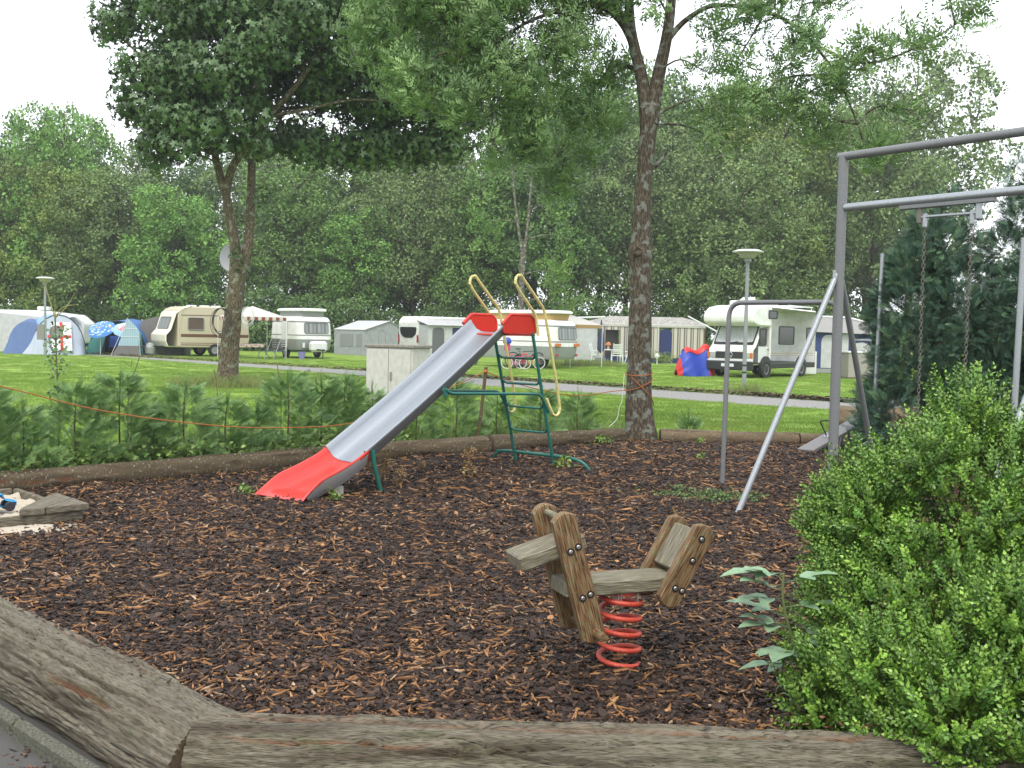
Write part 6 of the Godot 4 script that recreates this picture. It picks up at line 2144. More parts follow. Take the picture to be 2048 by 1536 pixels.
	plate(na, "door", Transform3D(Basis(), Vector3(0, 0, 0.02)), round_poly(rect(0.2, 0.25, 1.0, 1.75), [0, 0, 0.35, 0.35], 4), 0.03, mats["awning_white"])
	plate(na, "wall_panel", Transform3D(Basis(), Vector3(0, 0, 0.012)), rect(1.1, 0.25, 1.5, 1.8), 0.02, mats["awning_white"])
	plate(na, "window", Transform3D(Basis(), Vector3(0, 0, 0.022)), rect(1.62, 0.95, 2.6, 1.6), 0.03, mats["awning_white"])
	plate(na, "window_curtain", Transform3D(Basis(), Vector3(0, 0, 0.04)), [Vector2(1.7, 1.52), Vector2(1.7, 1.38), Vector2(2.15, 1.44), Vector2(2.52, 1.36), Vector2(2.52, 1.52)], 0.012, mats["navy"])
	plate(na, "skirt", Transform3D(Basis(), Vector3(0, 0, 0.02)), rect(0.0, 0.02, 3.4, 0.22), 0.02, mats["van_grey"])
	b = B.new()
	b.face([Vector3(-0.9, 1.88, 0.25), Vector3(2.9, 1.8, 0.25), Vector3(3.7, 2.1, -0.3), Vector3(2.2, 2.55, -1.8), Vector3(-0.9, 2.6, -1.8)])
	b.face([Vector3(-0.9, 1.85, 0.25), Vector3(-0.9, 2.6, -1.8), Vector3(-0.9, 1.85, -1.8)])
	part(na, "roof", b, mat("roof_grey", Color(0.24, 0.235, 0.22), 0.7, 0.0, {tex = noise_tex("cloth", 0.02, []), tri = true, world = false, scale = Vector3(0.7, 0.7, 0.7)}))
	b = B.new()
	b.rod(Vector3(-0.9, 2.62, -1.8), Vector3(2.2, 2.58, -1.8), 0.05, 6)
	b.rod(Vector3(2.2, 2.58, -1.75), Vector3(3.75, 2.1, -0.2), 0.05, 6)
	part(na, "ridge_pole", b, mats["van_white2"])
	# white cabinet beside it and the low concrete bin wall
	b = B.new()
	b.box(Vector3(0, 0.5, 0), Vector3(0.45, 1.0, 0.4), Basis(), 0.02)
	solo("white_cupboard", "small white cupboard standing between motorhome and navy awning", "cupboard", b, mats["van_white2"], Vector3(13.15, 0, -46.6))
	var bin := thing("concrete_bin", "low pale concrete bin enclosure at the edge of the lawn by the conifers", "enclosure", Vector3(14.0, 0, -42.6), 6)
	var conc := mat("concrete", Color(1, 1, 1), 0.85, 0.0, {tex = noise_tex("concrete", 0.06, [[0.2, Color(0.24, 0.225, 0.2)], [0.6, Color(0.33, 0.31, 0.28)], [0.9, Color(0.38, 0.36, 0.33)]], 512, 5), tri = true, scale = Vector3(0.7, 0.7, 0.7)})
	b = B.new()
	b.box(Vector3(0, 0.53, 0), Vector3(1.3, 0.98, 0.9), Basis(), 0.015)
	part(bin, "wall", b, conc)
	b = B.new()
	b.box(Vector3(0, 1.06, 0), Vector3(1.36, 0.07, 0.96), Basis(), 0.012)
	part(bin, "lid", b, mats["van_white2"])
	b = B.new()
	b.box(Vector3(0, 0.0, 0), Vector3(1.36, 0.12, 0.96), Basis(), 0.02)
	part(bin, "plinth", b, mat("plinth", Color(0.08, 0.065, 0.05), 0.9))
	build_tents()
	build_camp_furniture()

func arch(c: Vector3, w: float, h: float, axis: Vector3, lean: Vector3, n := 13) -> PackedVector3Array:
	var row := PackedVector3Array()
	for j in n:
		var a := PI * j / (n - 1)
		var y := pow(sin(a), 0.8)
		row.append(c + axis * cos(a) * w * 0.5 * (1.0 - 0.08 * y) + Vector3(0, y * h, 0) + lean * (1.0 - y))
	return row

func build_tents() -> void:
	var b: B
	var blue := mat("tent_blue", Color(0.075, 0.13, 0.28), 0.7, 0.0, {back = Color(0.1, 0.14, 0.22), tex = noise_tex("cloth", 0.02, []), tri = true, world = false, scale = Vector3(0.8, 0.3, 0.8)})
	var pale := mat("tent_pale", Color(0.34, 0.39, 0.46), 0.7, 0.0, {back = Color(0.3, 0.32, 0.35), tex = noise_tex("cloth", 0.02, []), tri = true, world = false, scale = Vector3(0.9, 0.25, 0.9)})
	var lite := mat("tent_light_blue", Color(0.2, 0.33, 0.52), 0.7, 0.0, {back = Color(0.2, 0.25, 0.3)})
	var teal := mat("tent_teal", Color(0.03, 0.16, 0.14), 0.7, 0.0, {back = Color(0.05, 0.12, 0.1)})
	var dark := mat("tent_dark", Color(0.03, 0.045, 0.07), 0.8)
	# tunnel tent with the flag on its front
	var t := thing("tunnel_tent", "pale and blue tunnel tent with a white flag with a red cross on its front", "tent", Vector3(-22.55, 0, -52.4), 0)
	var ax := Vector3(0.97, 0, -0.12).normalized()
	var r0 := arch(Vector3(0, 0, 0.0), 2.75, 1.9, ax, Vector3(0.1, 0, 0.75))
	var r1 := arch(Vector3(0, 0, 0.0), 2.6, 1.95, ax, Vector3.ZERO)
	var r2 := arch(Vector3(-0.9, 0, -1.2), 2.7, 1.98, ax, Vector3.ZERO)
	var r3 := arch(Vector3(-1.9, 0, -2.2), 2.6, 1.65, ax, Vector3.ZERO)
	var r4 := arch(Vector3(-2.9, 0, -3.0), 2.3, 0.5, ax, Vector3.ZERO)
	b = B.new()
	# front cloth: from the first hoop down and forward to the ground
	var rows := []
	for k in 5:
		var s := k / 4.0
		var row := PackedVector3Array()
		for j in 13:
			var p: Vector3 = r1[j]
			var q := Vector3(r1[j].x * 1.12, 0.0, r1[j].z + 0.85)
			row.append(Vector3(lerpf(p.x, q.x, s), p.y * (1.0 - s), lerpf(p.z, q.z, s)))
		rows.append(row)
	b.grid(rows)
	part(t, "front_panel", b, pale)
	b = B.new()
	b.grid([r1, r2], false, [], true)
	part(t, "hoop_section", b, lite)
	b = B.new()
	b.grid([r2, r3, r4], false, [], true)
	part(t, "rear_section", b, blue)
	b = B.new()
	b.tube(Array(r1), 0.03, 6)
	part(t, "hoop", b, dark)
	# side wing of blue cloth
	b = B.new()
	b.grid([arch(Vector3(-1.55, 0, 0.1), 1.9, 1.6, ax, Vector3.ZERO), arch(Vector3(-1.9, 0, -1.2), 1.9, 1.75, ax, Vector3.ZERO)], false, [], true)
	part(t, "side_wing", b, blue)
	rows = []
	for k in 4:
		var s := k / 3.0
		var row := PackedVector3Array()
		for p in arch(Vector3(-1.55, 0, 0.1), 1.9, 1.6, ax, Vector3.ZERO): row.append(Vector3(p.x, p.y * (1.0 - s), p.z + 0.55 * s))
		rows.append(row)
	b = B.new()
	b.grid(rows)
	part(t, "wing_front", b, blue)
	# flag: cloth with a cross, pinned to the slanting front
	var fl := Node3D.new()
	var fx := Transform3D(Basis(Vector3(1, 0, -0.05).normalized(), Vector3(-0.22, 0.88, -0.42).normalized(), Vector3.ZERO), Vector3(0.42, 0.95, 0.47))
	fx.basis.z = fx.basis.x.cross(fx.basis.y).normalized()
	var fg := thing("cross_flag", "white flag with a red cross pinned to the tent", "flag", Vector3(-22.55, 0, -52.4), 0)
	fl.free()
	plate(fg, "cloth", fx, rect(-0.55, -0.85, 0.42, 0.72), 0.012, mat("flag_white", Color(0.6, 0.6, 0.62), 0.8))
	var f2 := fx
	f2.origin += fx.basis.z * 0.014
	plate(fg, "cross", f2, [Vector2(-0.14, 0.72), Vector2(0.0, 0.72), Vector2(0.0, 0.0), Vector2(0.4, 0.0), Vector2(0.4, -0.15), Vector2(0.0, -0.15), Vector2(0.0, -0.85), Vector2(-0.14, -0.85), Vector2(-0.14, -0.15), Vector2(-0.75, -0.15), Vector2(-0.75, 0.0), Vector2(-0.14, 0.0)], 0.008, mat("flag_red", Color(0.5, 0.02, 0.015), 0.8))
	# family tent with an open porch
	var p2 := thing("family_tent", "blue and teal family tent with an open dark porch behind the parasols", "tent", Vector3(-20.2, 0, -54.2), 0)
	var q1 := arch(Vector3(0, 0, 0.3), 2.9, 1.72, Vector3(1, 0, -0.1).normalized(), Vector3.ZERO)
	var q2 := arch(Vector3(0, 0, -1.8), 3.0, 1.85, Vector3(1, 0, -0.1).normalized(), Vector3.ZERO)
	var q3 := arch(Vector3(0, 0, -3.2), 3.4, 0.6, Vector3(1, 0, -0.1).normalized(), Vector3.ZERO)
	b = B.new()
	b.grid([q1, q2, q3], false, [], true)
	part(p2, "fly_sheet", b, mat("tent_mid_blue", Color(0.05, 0.14, 0.34), 0.6, 0.0, {back = Color(0.1, 0.16, 0.25)}))
	b = B.new()
	b.tube(Array(q1), 0.03, 6)
	part(p2, "hoop", b, dark)
	for s in [-1.0, 1.0]:
		b = B.new()
		b.face([Vector3(s * 0.45, 1.5, 0.28), Vector3(s * 1.2, 1.15, 0.28), Vector3(s * 1.5, 0, 0.75), Vector3(s * 0.8, 0, 0.45)])
		part(p2, "wing", b, teal)
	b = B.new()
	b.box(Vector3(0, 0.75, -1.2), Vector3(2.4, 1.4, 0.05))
	part(p2, "dark_interior", b, dark)  # dark sheet painted as the shade deep inside the porch
	# folding chairs in the porch
	for k in [[-20.25, -53.55, mat("chair_blue", Color(0.01, 0.06, 0.28), 0.7), "blue cloth folding chair in the porch of the family tent"], [-19.5, -53.5, mat("chair_red", Color(0.12, 0.012, 0.02), 0.7), "dark red cloth folding chair in the porch of the family tent"]]:
		var c := thing("folding_chair", k[3], "chair", Vector3(k[0], 0, k[1]), 10)
		b = B.new()
		b.box(Vector3(0, 0.4, 0), Vector3(0.5, 0.04, 0.45), Basis(), 0.01)
		part(c, "seat", b, k[2])
		b = B.new()
		b.box(Vector3(0, 0.68, -0.26), Vector3(0.5, 0.55, 0.04), Basis(Vector3.RIGHT, -0.25), 0.01)
		part(c, "backrest", b, k[2])
		for x in [-0.24, 0.24]:
			for z in [-0.2, 0.2]:
				b = B.new()
				b.rod(Vector3(x, 0, z), Vector3(x, 0.4, -z), 0.014, 6)
				part(c, "leg", b, mats["blackish"])
	# parasols
	for k in [[Vector3(-20.55, 0, -52.6), 0.72, 1.42, mat("parasol_fish", Color(1, 1, 1), 0.7, 0.0, {tex = dots("fish", Color(0.06, 0.2, 0.5), [Color(0.55, 0.6, 0.65), Color(0.5, 0.55, 0.6), Color(0.5, 0.3, 0.1), Color(0.55, 0.55, 0.5), Color(0.3, 0.5, 0.6)], 260, 7), scale = Vector3(0.5, 0.5, 1), back = Color(0.2, 0.2, 0.2)}), "blue parasol with a dotted print in front of the family tent", Vector3(-0.1, 0.82, 0.55)],
		[Vector3(-19.3, 0, -52.7), 0.66, 1.4, mat("parasol_pale", Color(1, 1, 1), 0.7, 0.0, {tex = dots("pale", Color(0.25, 0.42, 0.55), [Color(0.5, 0.58, 0.62), Color(0.5, 0.58, 0.62), Color(0.5, 0.15, 0.18)], 60, 26), scale = Vector3(0.5, 0.5, 1), back = Color(0.2, 0.2, 0.2)}), "pale blue and white parasol in front of the family tent", Vector3(0.25, 0.85, 0.45)]]:
		var pr := thing("parasol", k[4], "parasol", k[0])
		b = B.new()
		b.rod(Vector3.ZERO, Vector3(0, k[2], 0), 0.02, 6)
		part(pr, "pole", b, mats["van_white2"])
		b = B.new()
		b.xf = Transform3D(aim(k[5]), Vector3(0, k[2], 0))
		var R: float = k[1]
		b.lathe([Vector2(R, -0.22), Vector2(R * 0.85, -0.08), Vector2(R * 0.5, 0.08), Vector2(R * 0.02, 0.16)], 10, false)
		part(pr, "canopy", b, k[3])
	# see-through windbreak
	b = B.new()
	var wbk := thing("windbreak", "pale see-through windbreak with a grey foot beside the cream caravan", "windbreak", Vector3(-19.15, 0, -51.9), 0)
	plate(wbk, "panel", Transform3D(Basis(Vector3.UP, 0.2), Vector3.ZERO), [Vector2(-0.25, 0.5), Vector2(0.72, 0.5), Vector2(0.72, 1.1), Vector2(0.55, 1.5), Vector2(0.2, 1.85)], 0.01, mat("wind_foil", Color(0.3, 0.42, 0.48), 0.3, 0.0, {tex = stripes("foil_grid", [[Color(1.0, 1.0, 1.0), 6], [Color(0.7, 0.8, 0.85), 2]]), scale = Vector3(9, 1, 1)}))
	plate(wbk, "foot", Transform3D(Basis(Vector3.UP, 0.2), Vector3.ZERO), [Vector2(-0.55, 0.0), Vector2(0.8, 0.0), Vector2(0.72, 0.5), Vector2(-0.25, 0.5)], 0.012, mats["awning_grey"])
	for q in [[Vector2(-0.58, 0), Vector2(0.2, 1.87)], [Vector2(0.8, 0), Vector2(0.73, 1.1)], [Vector2(-0.1, 0.95), Vector2(0.72, 0.95)], [Vector2(0.08, 1.35), Vector2(0.62, 1.35)]]:
		b = B.new()
		b.xf = Transform3D(Basis(Vector3.UP, 0.2), Vector3(0, 0, 0.012))
		b.rod(Vector3(q[0].x, q[0].y, 0), Vector3(q[1].x, q[1].y, 0), 0.012, 5)
		part(wbk, "rod", b, mats["van_white2"])
	# white caravan whose roof shows over the tunnel tent
	var wc := thing("roof_caravan", "white caravan mostly hidden behind the tunnel tent, low roof and vent showing", "caravan", Vector3(-28.6, 0, -56.5), 4)
	b = B.new()
	b.xf = Transform3D(Basis(), Vector3(0, 0, -1.1))
	b.extrude(round_poly([Vector2(0.0, 0.45), Vector2(5.4, 0.45), Vector2(5.5, 1.5), Vector2(4.9, 2.0), Vector2(3.0, 2.2), Vector2(0.0, 2.2)], 0.15), 2.1, 0.08)
	part(wc, "body", b, mats["van_white"])
	b = B.new()
	b.box(Vector3(3.1, 2.32, -0.9), Vector3(0.6, 0.2, 0.5), Basis(), 0.04)
	part(wc, "roof_vent", b, mats["van_white2"])
	for x in [0.5, 2.3]: window(wc, Transform3D(), x, 1.1, x + 1.2, 1.6, mats["van_trim"], mats["van_glass"])
	wheel(wc, Vector3(2.6, 0.32, -0.1), 0.32, 0.2, mats["tyre"], mats["rim"])
	b = B.new()
	b.face([Vector3(0.5, 2.12, 1.2), Vector3(0.5, 2.2, -0.02), Vector3(5.6, 2.0, -0.02), Vector3(4.6, 1.75, 1.2)])
	b.face([Vector3(0.5, 0, 1.2), Vector3(4.6, 0, 1.2), Vector3(4.6, 1.75, 1.2), Vector3(0.5, 2.12, 1.2)])
	part(wc, "awning", b, mats["awning_white"])

func plastic_chair(label: String, at: Vector3, yaw: float) -> Node3D:
	var m := mat("chair_white", Color(0.66, 0.67, 0.68), 0.45)
	var t := thing("garden_chair", label, "chair", at, yaw, "white plastic garden chairs by the striped awning")
	var b := B.new()
	b.box(Vector3(0, 0.42, 0), Vector3(0.5, 0.04, 0.48), Basis(), 0.012)
	part(t, "seat", b, m)
	for i in 5:
		b = B.new()
		b.box(Vector3(0, 0.55 + i * 0.11, -0.25 - i * 0.03), Vector3(0.42, 0.075, 0.025), Basis(Vector3.RIGHT, -0.25), 0.006)
		part(t, "back_slat", b, m)
	for s in [-1.0, 1.0]:
		b = B.new()
		b.tube([Vector3(s * 0.23, 0.42, -0.2), Vector3(s * 0.23, 1.08, -0.4)], 0.024, 6)
		part(t, "back_post", b, m)
		b = B.new()
		b.box(Vector3(s * 0.29, 0.64, 0.0), Vector3(0.05, 0.03, 0.5), Basis(), 0.008)
		part(t, "armrest", b, m)
		for z in [-1.0, 1.0]:
			b = B.new()
			b.tube([Vector3(s * 0.29, 0.64, z * 0.1), Vector3(s * 0.3, 0.0, z * 0.27)], 0.026, 6)
			part(t, "leg", b, m)
	return t

func bicycle(called: String, label: String, at: Vector3, yaw: float, r: float, frame: Material, tyre: Material, saddle: Material) -> Node3D:
	var t := thing(called, label, "bicycle", at, yaw, "bicycles leaning by the white caravan")
	t.rotation.x = 0.08
	var wb := r * 1.6
	var b: B
	for x in [-wb, wb]:
		b = B.new()
		var ring := []
		for k in 18: ring.append(Vector3(x + cos(TAU * k / 18.0) * r, r + 0.02 + sin(TAU * k / 18.0) * r, 0))
		b.tube(ring, 0.02, 6, false, true)
		var w := part(t, "wheel", b, tyre)
		b = B.new()
		for k in 8:
			var a := TAU * k / 8.0
			b.rod(Vector3(x, r + 0.02, 0), Vector3(x + cos(a) * r, r + 0.02 + sin(a) * r, 0), 0.004, 4)
		part(w, "spokes", b, mats["rim"])
	b = B.new()
	var bb := Vector3(-0.05, r * 0.85, 0)
	var st := Vector3(-0.3 * r / 0.33, r * 2.35, 0)
	var hd := Vector3(wb * 0.78, r * 2.3, 0)
	var rear := Vector3(-wb, r + 0.02, 0)
	var frontw := Vector3(wb, r + 0.02, 0)
	for q in [[bb, st], [bb, hd - Vector3(-0.02, 0.1, 0)], [st - (st - bb) * 0.15, hd], [rear, bb], [rear, st - (st - bb) * 0.25], [frontw, hd + Vector3(-0.04, 0.1, 0)]]:
		b.rod(q[0], q[1], 0.016, 6)
	part(t, "frame", b, frame)
	b = B.new()
	b.box(st + Vector3(-0.02, 0.06, 0), Vector3(0.24, 0.05, 0.13), Basis(), 0.02)
	part(t, "saddle", b, saddle)
	b = B.new()
	b.tube(rounded([hd + Vector3(-0.15, 0.2, -0.26), hd + Vector3(-0.02, 0.22, -0.2), hd + Vector3(-0.05, 0.16, 0), hd + Vector3(-0.02, 0.22, 0.2), hd + Vector3(-0.15, 0.2, 0.26)], 0.06), 0.012, 6)
	part(t, "handlebar", b, mats["rim"])
	b = B.new()
	b.rod(bb + Vector3(0.1, -0.1, 0.06), bb + Vector3(-0.1, 0.1, -0.06), 0.012, 5)
	part(t, "cranks", b, mats["blackish"])
	return t

func build_camp_furniture() -> void:
	var b: B
	plastic_chair("white garden chair with its back to the pale wind wall", Vector3(4.55, 0, -57.2), 70)
	plastic_chair("white garden chair seen from behind at the plastic table", Vector3(5.6, 0, -56.6), 180)
	plastic_chair("white garden chair beside the trunk of the lichened tree", Vector3(6.35, 0, -57.2), -95)
	plastic_chair("white garden chair standing apart beyond the closed parasol", Vector3(3.7, 0, -60.2), 40)
	var m: Material = mats["chair_white"]
	var t := thing("garden_table", "white plastic table between the garden chairs", "table", Vector3(5.25, 0, -57.5), 8)
	b = B.new()
	b.box(Vector3(0, 0.71, 0), Vector3(1.3, 0.04, 0.8), Basis(), 0.012)
	part(t, "tabletop", b, m)
	for x in [-0.55, 0.55]:
		for z in [-0.3, 0.3]:
			b = B.new()
			b.rod(Vector3(x, 0, z), Vector3(x, 0.7, z), 0.03, 6)
			part(t, "leg", b, m)
	b = B.new()
	b.lathe([Vector2(0.09, 0), Vector2(0.07, 0.05), Vector2(0.05, 0.2), Vector2(0.02, 0.26)], 10)
	var lp := thing("table_lamp", "small lamp with an orange shade on the plastic table", "lamp", Vector3(5.2, 0.73, -57.5))
	part(lp, "foot", b, mat("lamp_foot", Color(0.4, 0.33, 0.22), 0.6))
	b = B.new()
	b.lathe([Vector2(0.17, 0.24), Vector2(0.08, 0.4), Vector2(0.0, 0.42)], 12)
	part(lp, "shade", b, mat("lamp_shade", Color(0.4, 0.14, 0.05), 0.7))
	# closed navy parasol
	var cp := thing("closed_parasol", "closed navy parasol standing beside the garden table", "parasol", Vector3(4.72, 0, -56.6))
	b = B.new()
	b.rod(Vector3.ZERO, Vector3(0, 2.45, 0), 0.022, 6)
	part(cp, "pole", b, mats["van_white2"])
	b = B.new()
	b.lathe([Vector2(0.05, 0.55), Vector2(0.2, 0.75), Vector2(0.16, 1.3), Vector2(0.09, 1.9), Vector2(0.02, 2.35)], 10, false)
	part(cp, "folded_cloth", b, mat("parasol_navy", Color(0.03, 0.035, 0.1), 0.7))
	b = B.new()
	b.lathe([Vector2(0.0, 0.0), Vector2(0.3, 0.0), Vector2(0.28, 0.3), Vector2(0.0, 0.34)], 14)
	part(cp, "base", b, mats["van_trim"])
	# bicycles
	bicycle("bicycle", "grey adult bicycle with a basket beside the pink child's bicycle", Vector3(0.55, 0, -45.9), 8, 0.34, mats["blackish"], mats["tyre"], mats["blackish"])
	var pk := bicycle("child_bicycle", "pink child's bicycle with white tyres and a navy helmet bag", Vector3(0.15, 0, -44.7), -6, 0.24, mat("pink", Color(0.55, 0.06, 0.2), 0.4), mat("white_tyre", Color(0.55, 0.54, 0.54), 0.7), mat("pink_seat", Color(0.5, 0.04, 0.15), 0.5))
	b = B.new()
	b.box(Vector3(-0.38, 0.95, 0), Vector3(0.26, 0.34, 0.24), Basis(), 0.06)
	part(pk, "child_seat", b, mats["pink"])
	b = B.new()
	b.lathe([Vector2(0.17, 1.1), Vector2(0.19, 1.2), Vector2(0.12, 1.33), Vector2(0.0, 1.36)], 12, false)
	for i in b.v.size(): b.v[i].x -= 0.38
	part(pk, "helmet", b, mats["cover_blue"])
	bicycle("child_bicycle", "red child's bicycle behind the pink one", Vector3(0.75, 0, -45.2), 10, 0.25, mats["cover_red"], mats["white_tyre"], mats["cover_red"])
	# tablecloth table and loungers beside the grey pop-top caravan
	var tb := thing("camp_table", "camping table with a chequered red cloth under the scalloped canopy", "table", Vector3(-13.0, 0, -52.0), 12)
	b = B.new()
	b.box(Vector3(0, 0.7, 0), Vector3(1.4, 0.03, 0.7), Basis(), 0.008)
	part(tb, "tabletop", b, mats["van_white2"])
	b = B.new()
	b.box(Vector3(0, 0.645, 0), Vector3(1.46, 0.16, 0.76))
	part(tb, "tablecloth", b, mat("check_cloth", Color(1, 1, 1), 0.8, 0.0, {tex = dots("check", Color(0.42, 0.38, 0.34), [Color(0.3, 0.05, 0.04), Color(0.45, 0.42, 0.38), Color(0.2, 0.06, 0.04)], 320, 9), scale = Vector3(1.6, 1.6, 1)}))
	for x in [-0.6, 0.6]:
		for z in [-0.28, 0.28]:
			b = B.new()
			b.rod(Vector3(x * 0.7, 0, z), Vector3(x, 0.7, z), 0.016, 6)
			part(tb, "leg", b, mats["van_trim"])
	for k in [[-11.85, -51.9, -15.0], [-11.5, -52.2, 10.0], [-13.75, -51.6, 170.0]]:
		var c := thing("folding_lounger", "slatted folding camp chair beside the chequered table", "chair", Vector3(k[0], 0, k[1]), k[2], "folding chairs at the chequered table")
		for i in 7:
			b = B.new()
			b.box(Vector3(0, 0.42 + i * 0.085, -0.12 - i * 0.05), Vector3(0.46, 0.055, 0.02), Basis(Vector3.RIGHT, -0.5), 0.004)
			part(c, "back_slat", b, mats["blackish"])
		b = B.new()
		b.box(Vector3(0, 0.4, 0.12), Vector3(0.48, 0.03, 0.42), Basis(), 0.006)
		part(c, "seat", b, mat("seat_navy", Color(0.02, 0.05, 0.14), 0.7))
		for s in [-0.25, 0.25]:
			for q in [[Vector3(s, 0, 0.3), Vector3(s, 1.05, -0.5)], [Vector3(s, 0, -0.3), Vector3(s, 0.42, 0.3)]]:
				b = B.new()
				b.rod(q[0], q[1], 0.016, 6)
				part(c, "leg", b, mats["rim"])
	b = B.new()
	b.lathe([Vector2(0.0, 0.0), Vector2(0.14, 0.0), Vector2(0.19, 0.36), Vector2(0.2, 0.37), Vector2(0.18, 0.37), Vector2(0.13, 0.04), Vector2(0.0, 0.04)], 16)
	solo("bucket", "lilac plastic bucket standing under the grey pop-top caravan", "bucket", b, mat("lilac", Color(0.2, 0.19, 0.42), 0.5), Vector3(-10.55, 0, -52.8))
	# flower bed with a white ball and a gnome-like tan figure post
	var fb := thing("garden_plants", "leafy yellow green plants before the navy door", "plant", Vector3(8.0, 0, -57.0))
	rng.seed = 333
	var xs := []
	var cs := []
	for i in 60:
		xs.append(Transform3D(Basis(Vector3.UP, rnd(0, TAU)) * Basis.from_scale(Vector3.ONE * rnd(0.4, 0.7)), Vector3(rng.randfn() * 0.42, rnd(0.1, 0.6), rng.randfn() * 0.2)))
		cs.append(Color(0.15, 0.24, 0.05).lerp(Color(0.35, 0.32, 0.06), rng.randf() * rng.randf()))
	many(fb, "foliage", leafy(103, 14, 0.3, 0.18, 0.3, -0.2), far_leaf(), xs, cs)
	b = B.new()
	for i in 8: b.rod(Vector3(rnd(-0.3, 0.3), 0, 0), Vector3(rnd(-0.4, 0.4), 0.5, rnd(-0.1, 0.1)), 0.01, 4)
	part(fb, "stems", b, mats["green_stem"])
	b = B.new()
	b.lathe([Vector2(0.03, 0.0), Vector2(0.03, 0.28), Vector2(0.1, 0.34), Vector2(0.15, 0.45), Vector2(0.1, 0.56), Vector2(0.0, 0.6)], 14, false)
	solo("garden_ball", "white glass ball on a stick among the plants at the navy door", "ornament", b, mats["van_white2"], Vector3(7.75, 0, -56.6))

func build_rope() -> void:
	var orange := mat("rope", Color(0.36, 0.10, 0.022), 0.7, 0.0, {tex = noise_tex("rope", 0.1, [[0.2, Color(0.7, 0.7, 0.7)], [0.7, Color(1.15, 1.15, 1.15)]], 128, 3), tri = true, scale = Vector3(14, 14, 14)})
	var wood := mat("stake_wood", Color(0.13, 0.085, 0.05), 0.8)
	for k in [[Vector3(-0.48, -0.1, -14.2), Vector3(-0.35, 1.12, -14.03), "slanting brown stake holding the orange rope behind the slide"], [Vector3(-6.6, -0.1, -8.3), Vector3(-6.6, 1.75, -8.3), "wooden stake at the end of the hedge holding the orange rope"]]:
		var b := B.new()
		b.tube([k[0], k[0].lerp(k[1], 0.5) + Vector3(0.01, 0, 0), k[1]], [0.026, 0.022, 0.024], 8)
		solo("rope_stake", k[2], "stake", b, wood)
	var t := thing("orange_rope", "thin orange rope sagging along the hedge to the tree", "rope", Vector3.ZERO)
	var b := B.new()
	b.tube(curve([Vector3(-6.58, 1.62, -8.3), Vector3(-5.6, 1.27, -9.1), Vector3(-4.72, 1.0, -9.7), Vector3(-4.03, 0.745, -10.3), Vector3(-3.23, 0.573, -10.9), Vector3(-2.55, 0.485, -11.6), Vector3(-1.73, 0.515, -12.4), Vector3(-0.78, 0.875, -13.3), Vector3(-0.36, 1.06, -14.03)], 6), 0.0055, 6)
	part(t, "rope_run", b, orange)
	b = B.new()
	b.tube(curve([Vector3(-0.36, 1.06, -14.03), Vector3(0.18, 0.85, -14.6), Vector3(0.92, 0.69, -15.3), Vector3(1.5, 0.74, -15.72), Vector3(1.72, 0.76, -15.76)], 6), 0.006, 6)
	part(t, "rope_run", b, orange)
	var c := Vector3(1.915, 0, -15.95)
	for k in [[1.0, 0.93, 1.02], [0.75, 0.84, 0.93]]:
		b = B.new()
		var ring := []
		for i in 24:
			var a := TAU * i / 24.0
			ring.append(c + Vector3(cos(a) * 0.214, lerpf(k[0], k[2], 0.5 + 0.5 * cos(a)) - 0.03 * sin(a), sin(a) * 0.212))
		b.tube(ring, 0.0065, 6, false, true)
		part(t, "rope_loop", b, orange)
	b = B.new()
	var pts := []
	for i in 9:
		var k := i / 8.0
		var a := lerpf(2.2, 0.05, k)
		pts.append(c + Vector3(cos(a) * (0.217 + 0.02 * k), lerpf(0.96, 0.52, k), sin(a) * (0.217 + 0.02 * k)))
	b.tube(pts, 0.0065, 6)
	part(t, "rope_loop", b, orange)
	b = B.new()
	b.lathe([Vector2(0.0, 0), Vector2(0.03, 0.01), Vector2(0.036, 0.03), Vector2(0.02, 0.055), Vector2(0, 0.06)], 8, false)
	for i in b.v.size(): b.v[i] += Vector3(-0.355, 1.03, -14.03)
	part(t, "knot", b, orange)
	# white cord hanging at the trunk
	b = B.new()
	b.tube(curve([Vector3(1.69, 1.0, -15.9), Vector3(1.66, 0.62, -15.85), Vector3(1.62, 0.5, -15.8), Vector3(1.58, 0.32, -15.75), Vector3(1.45, 0.22, -15.6)], 5), 0.004, 5)
	solo("white_twine", "thin white cord hanging down the lichened trunk to the log", "twine", b, mats["van_white2"])

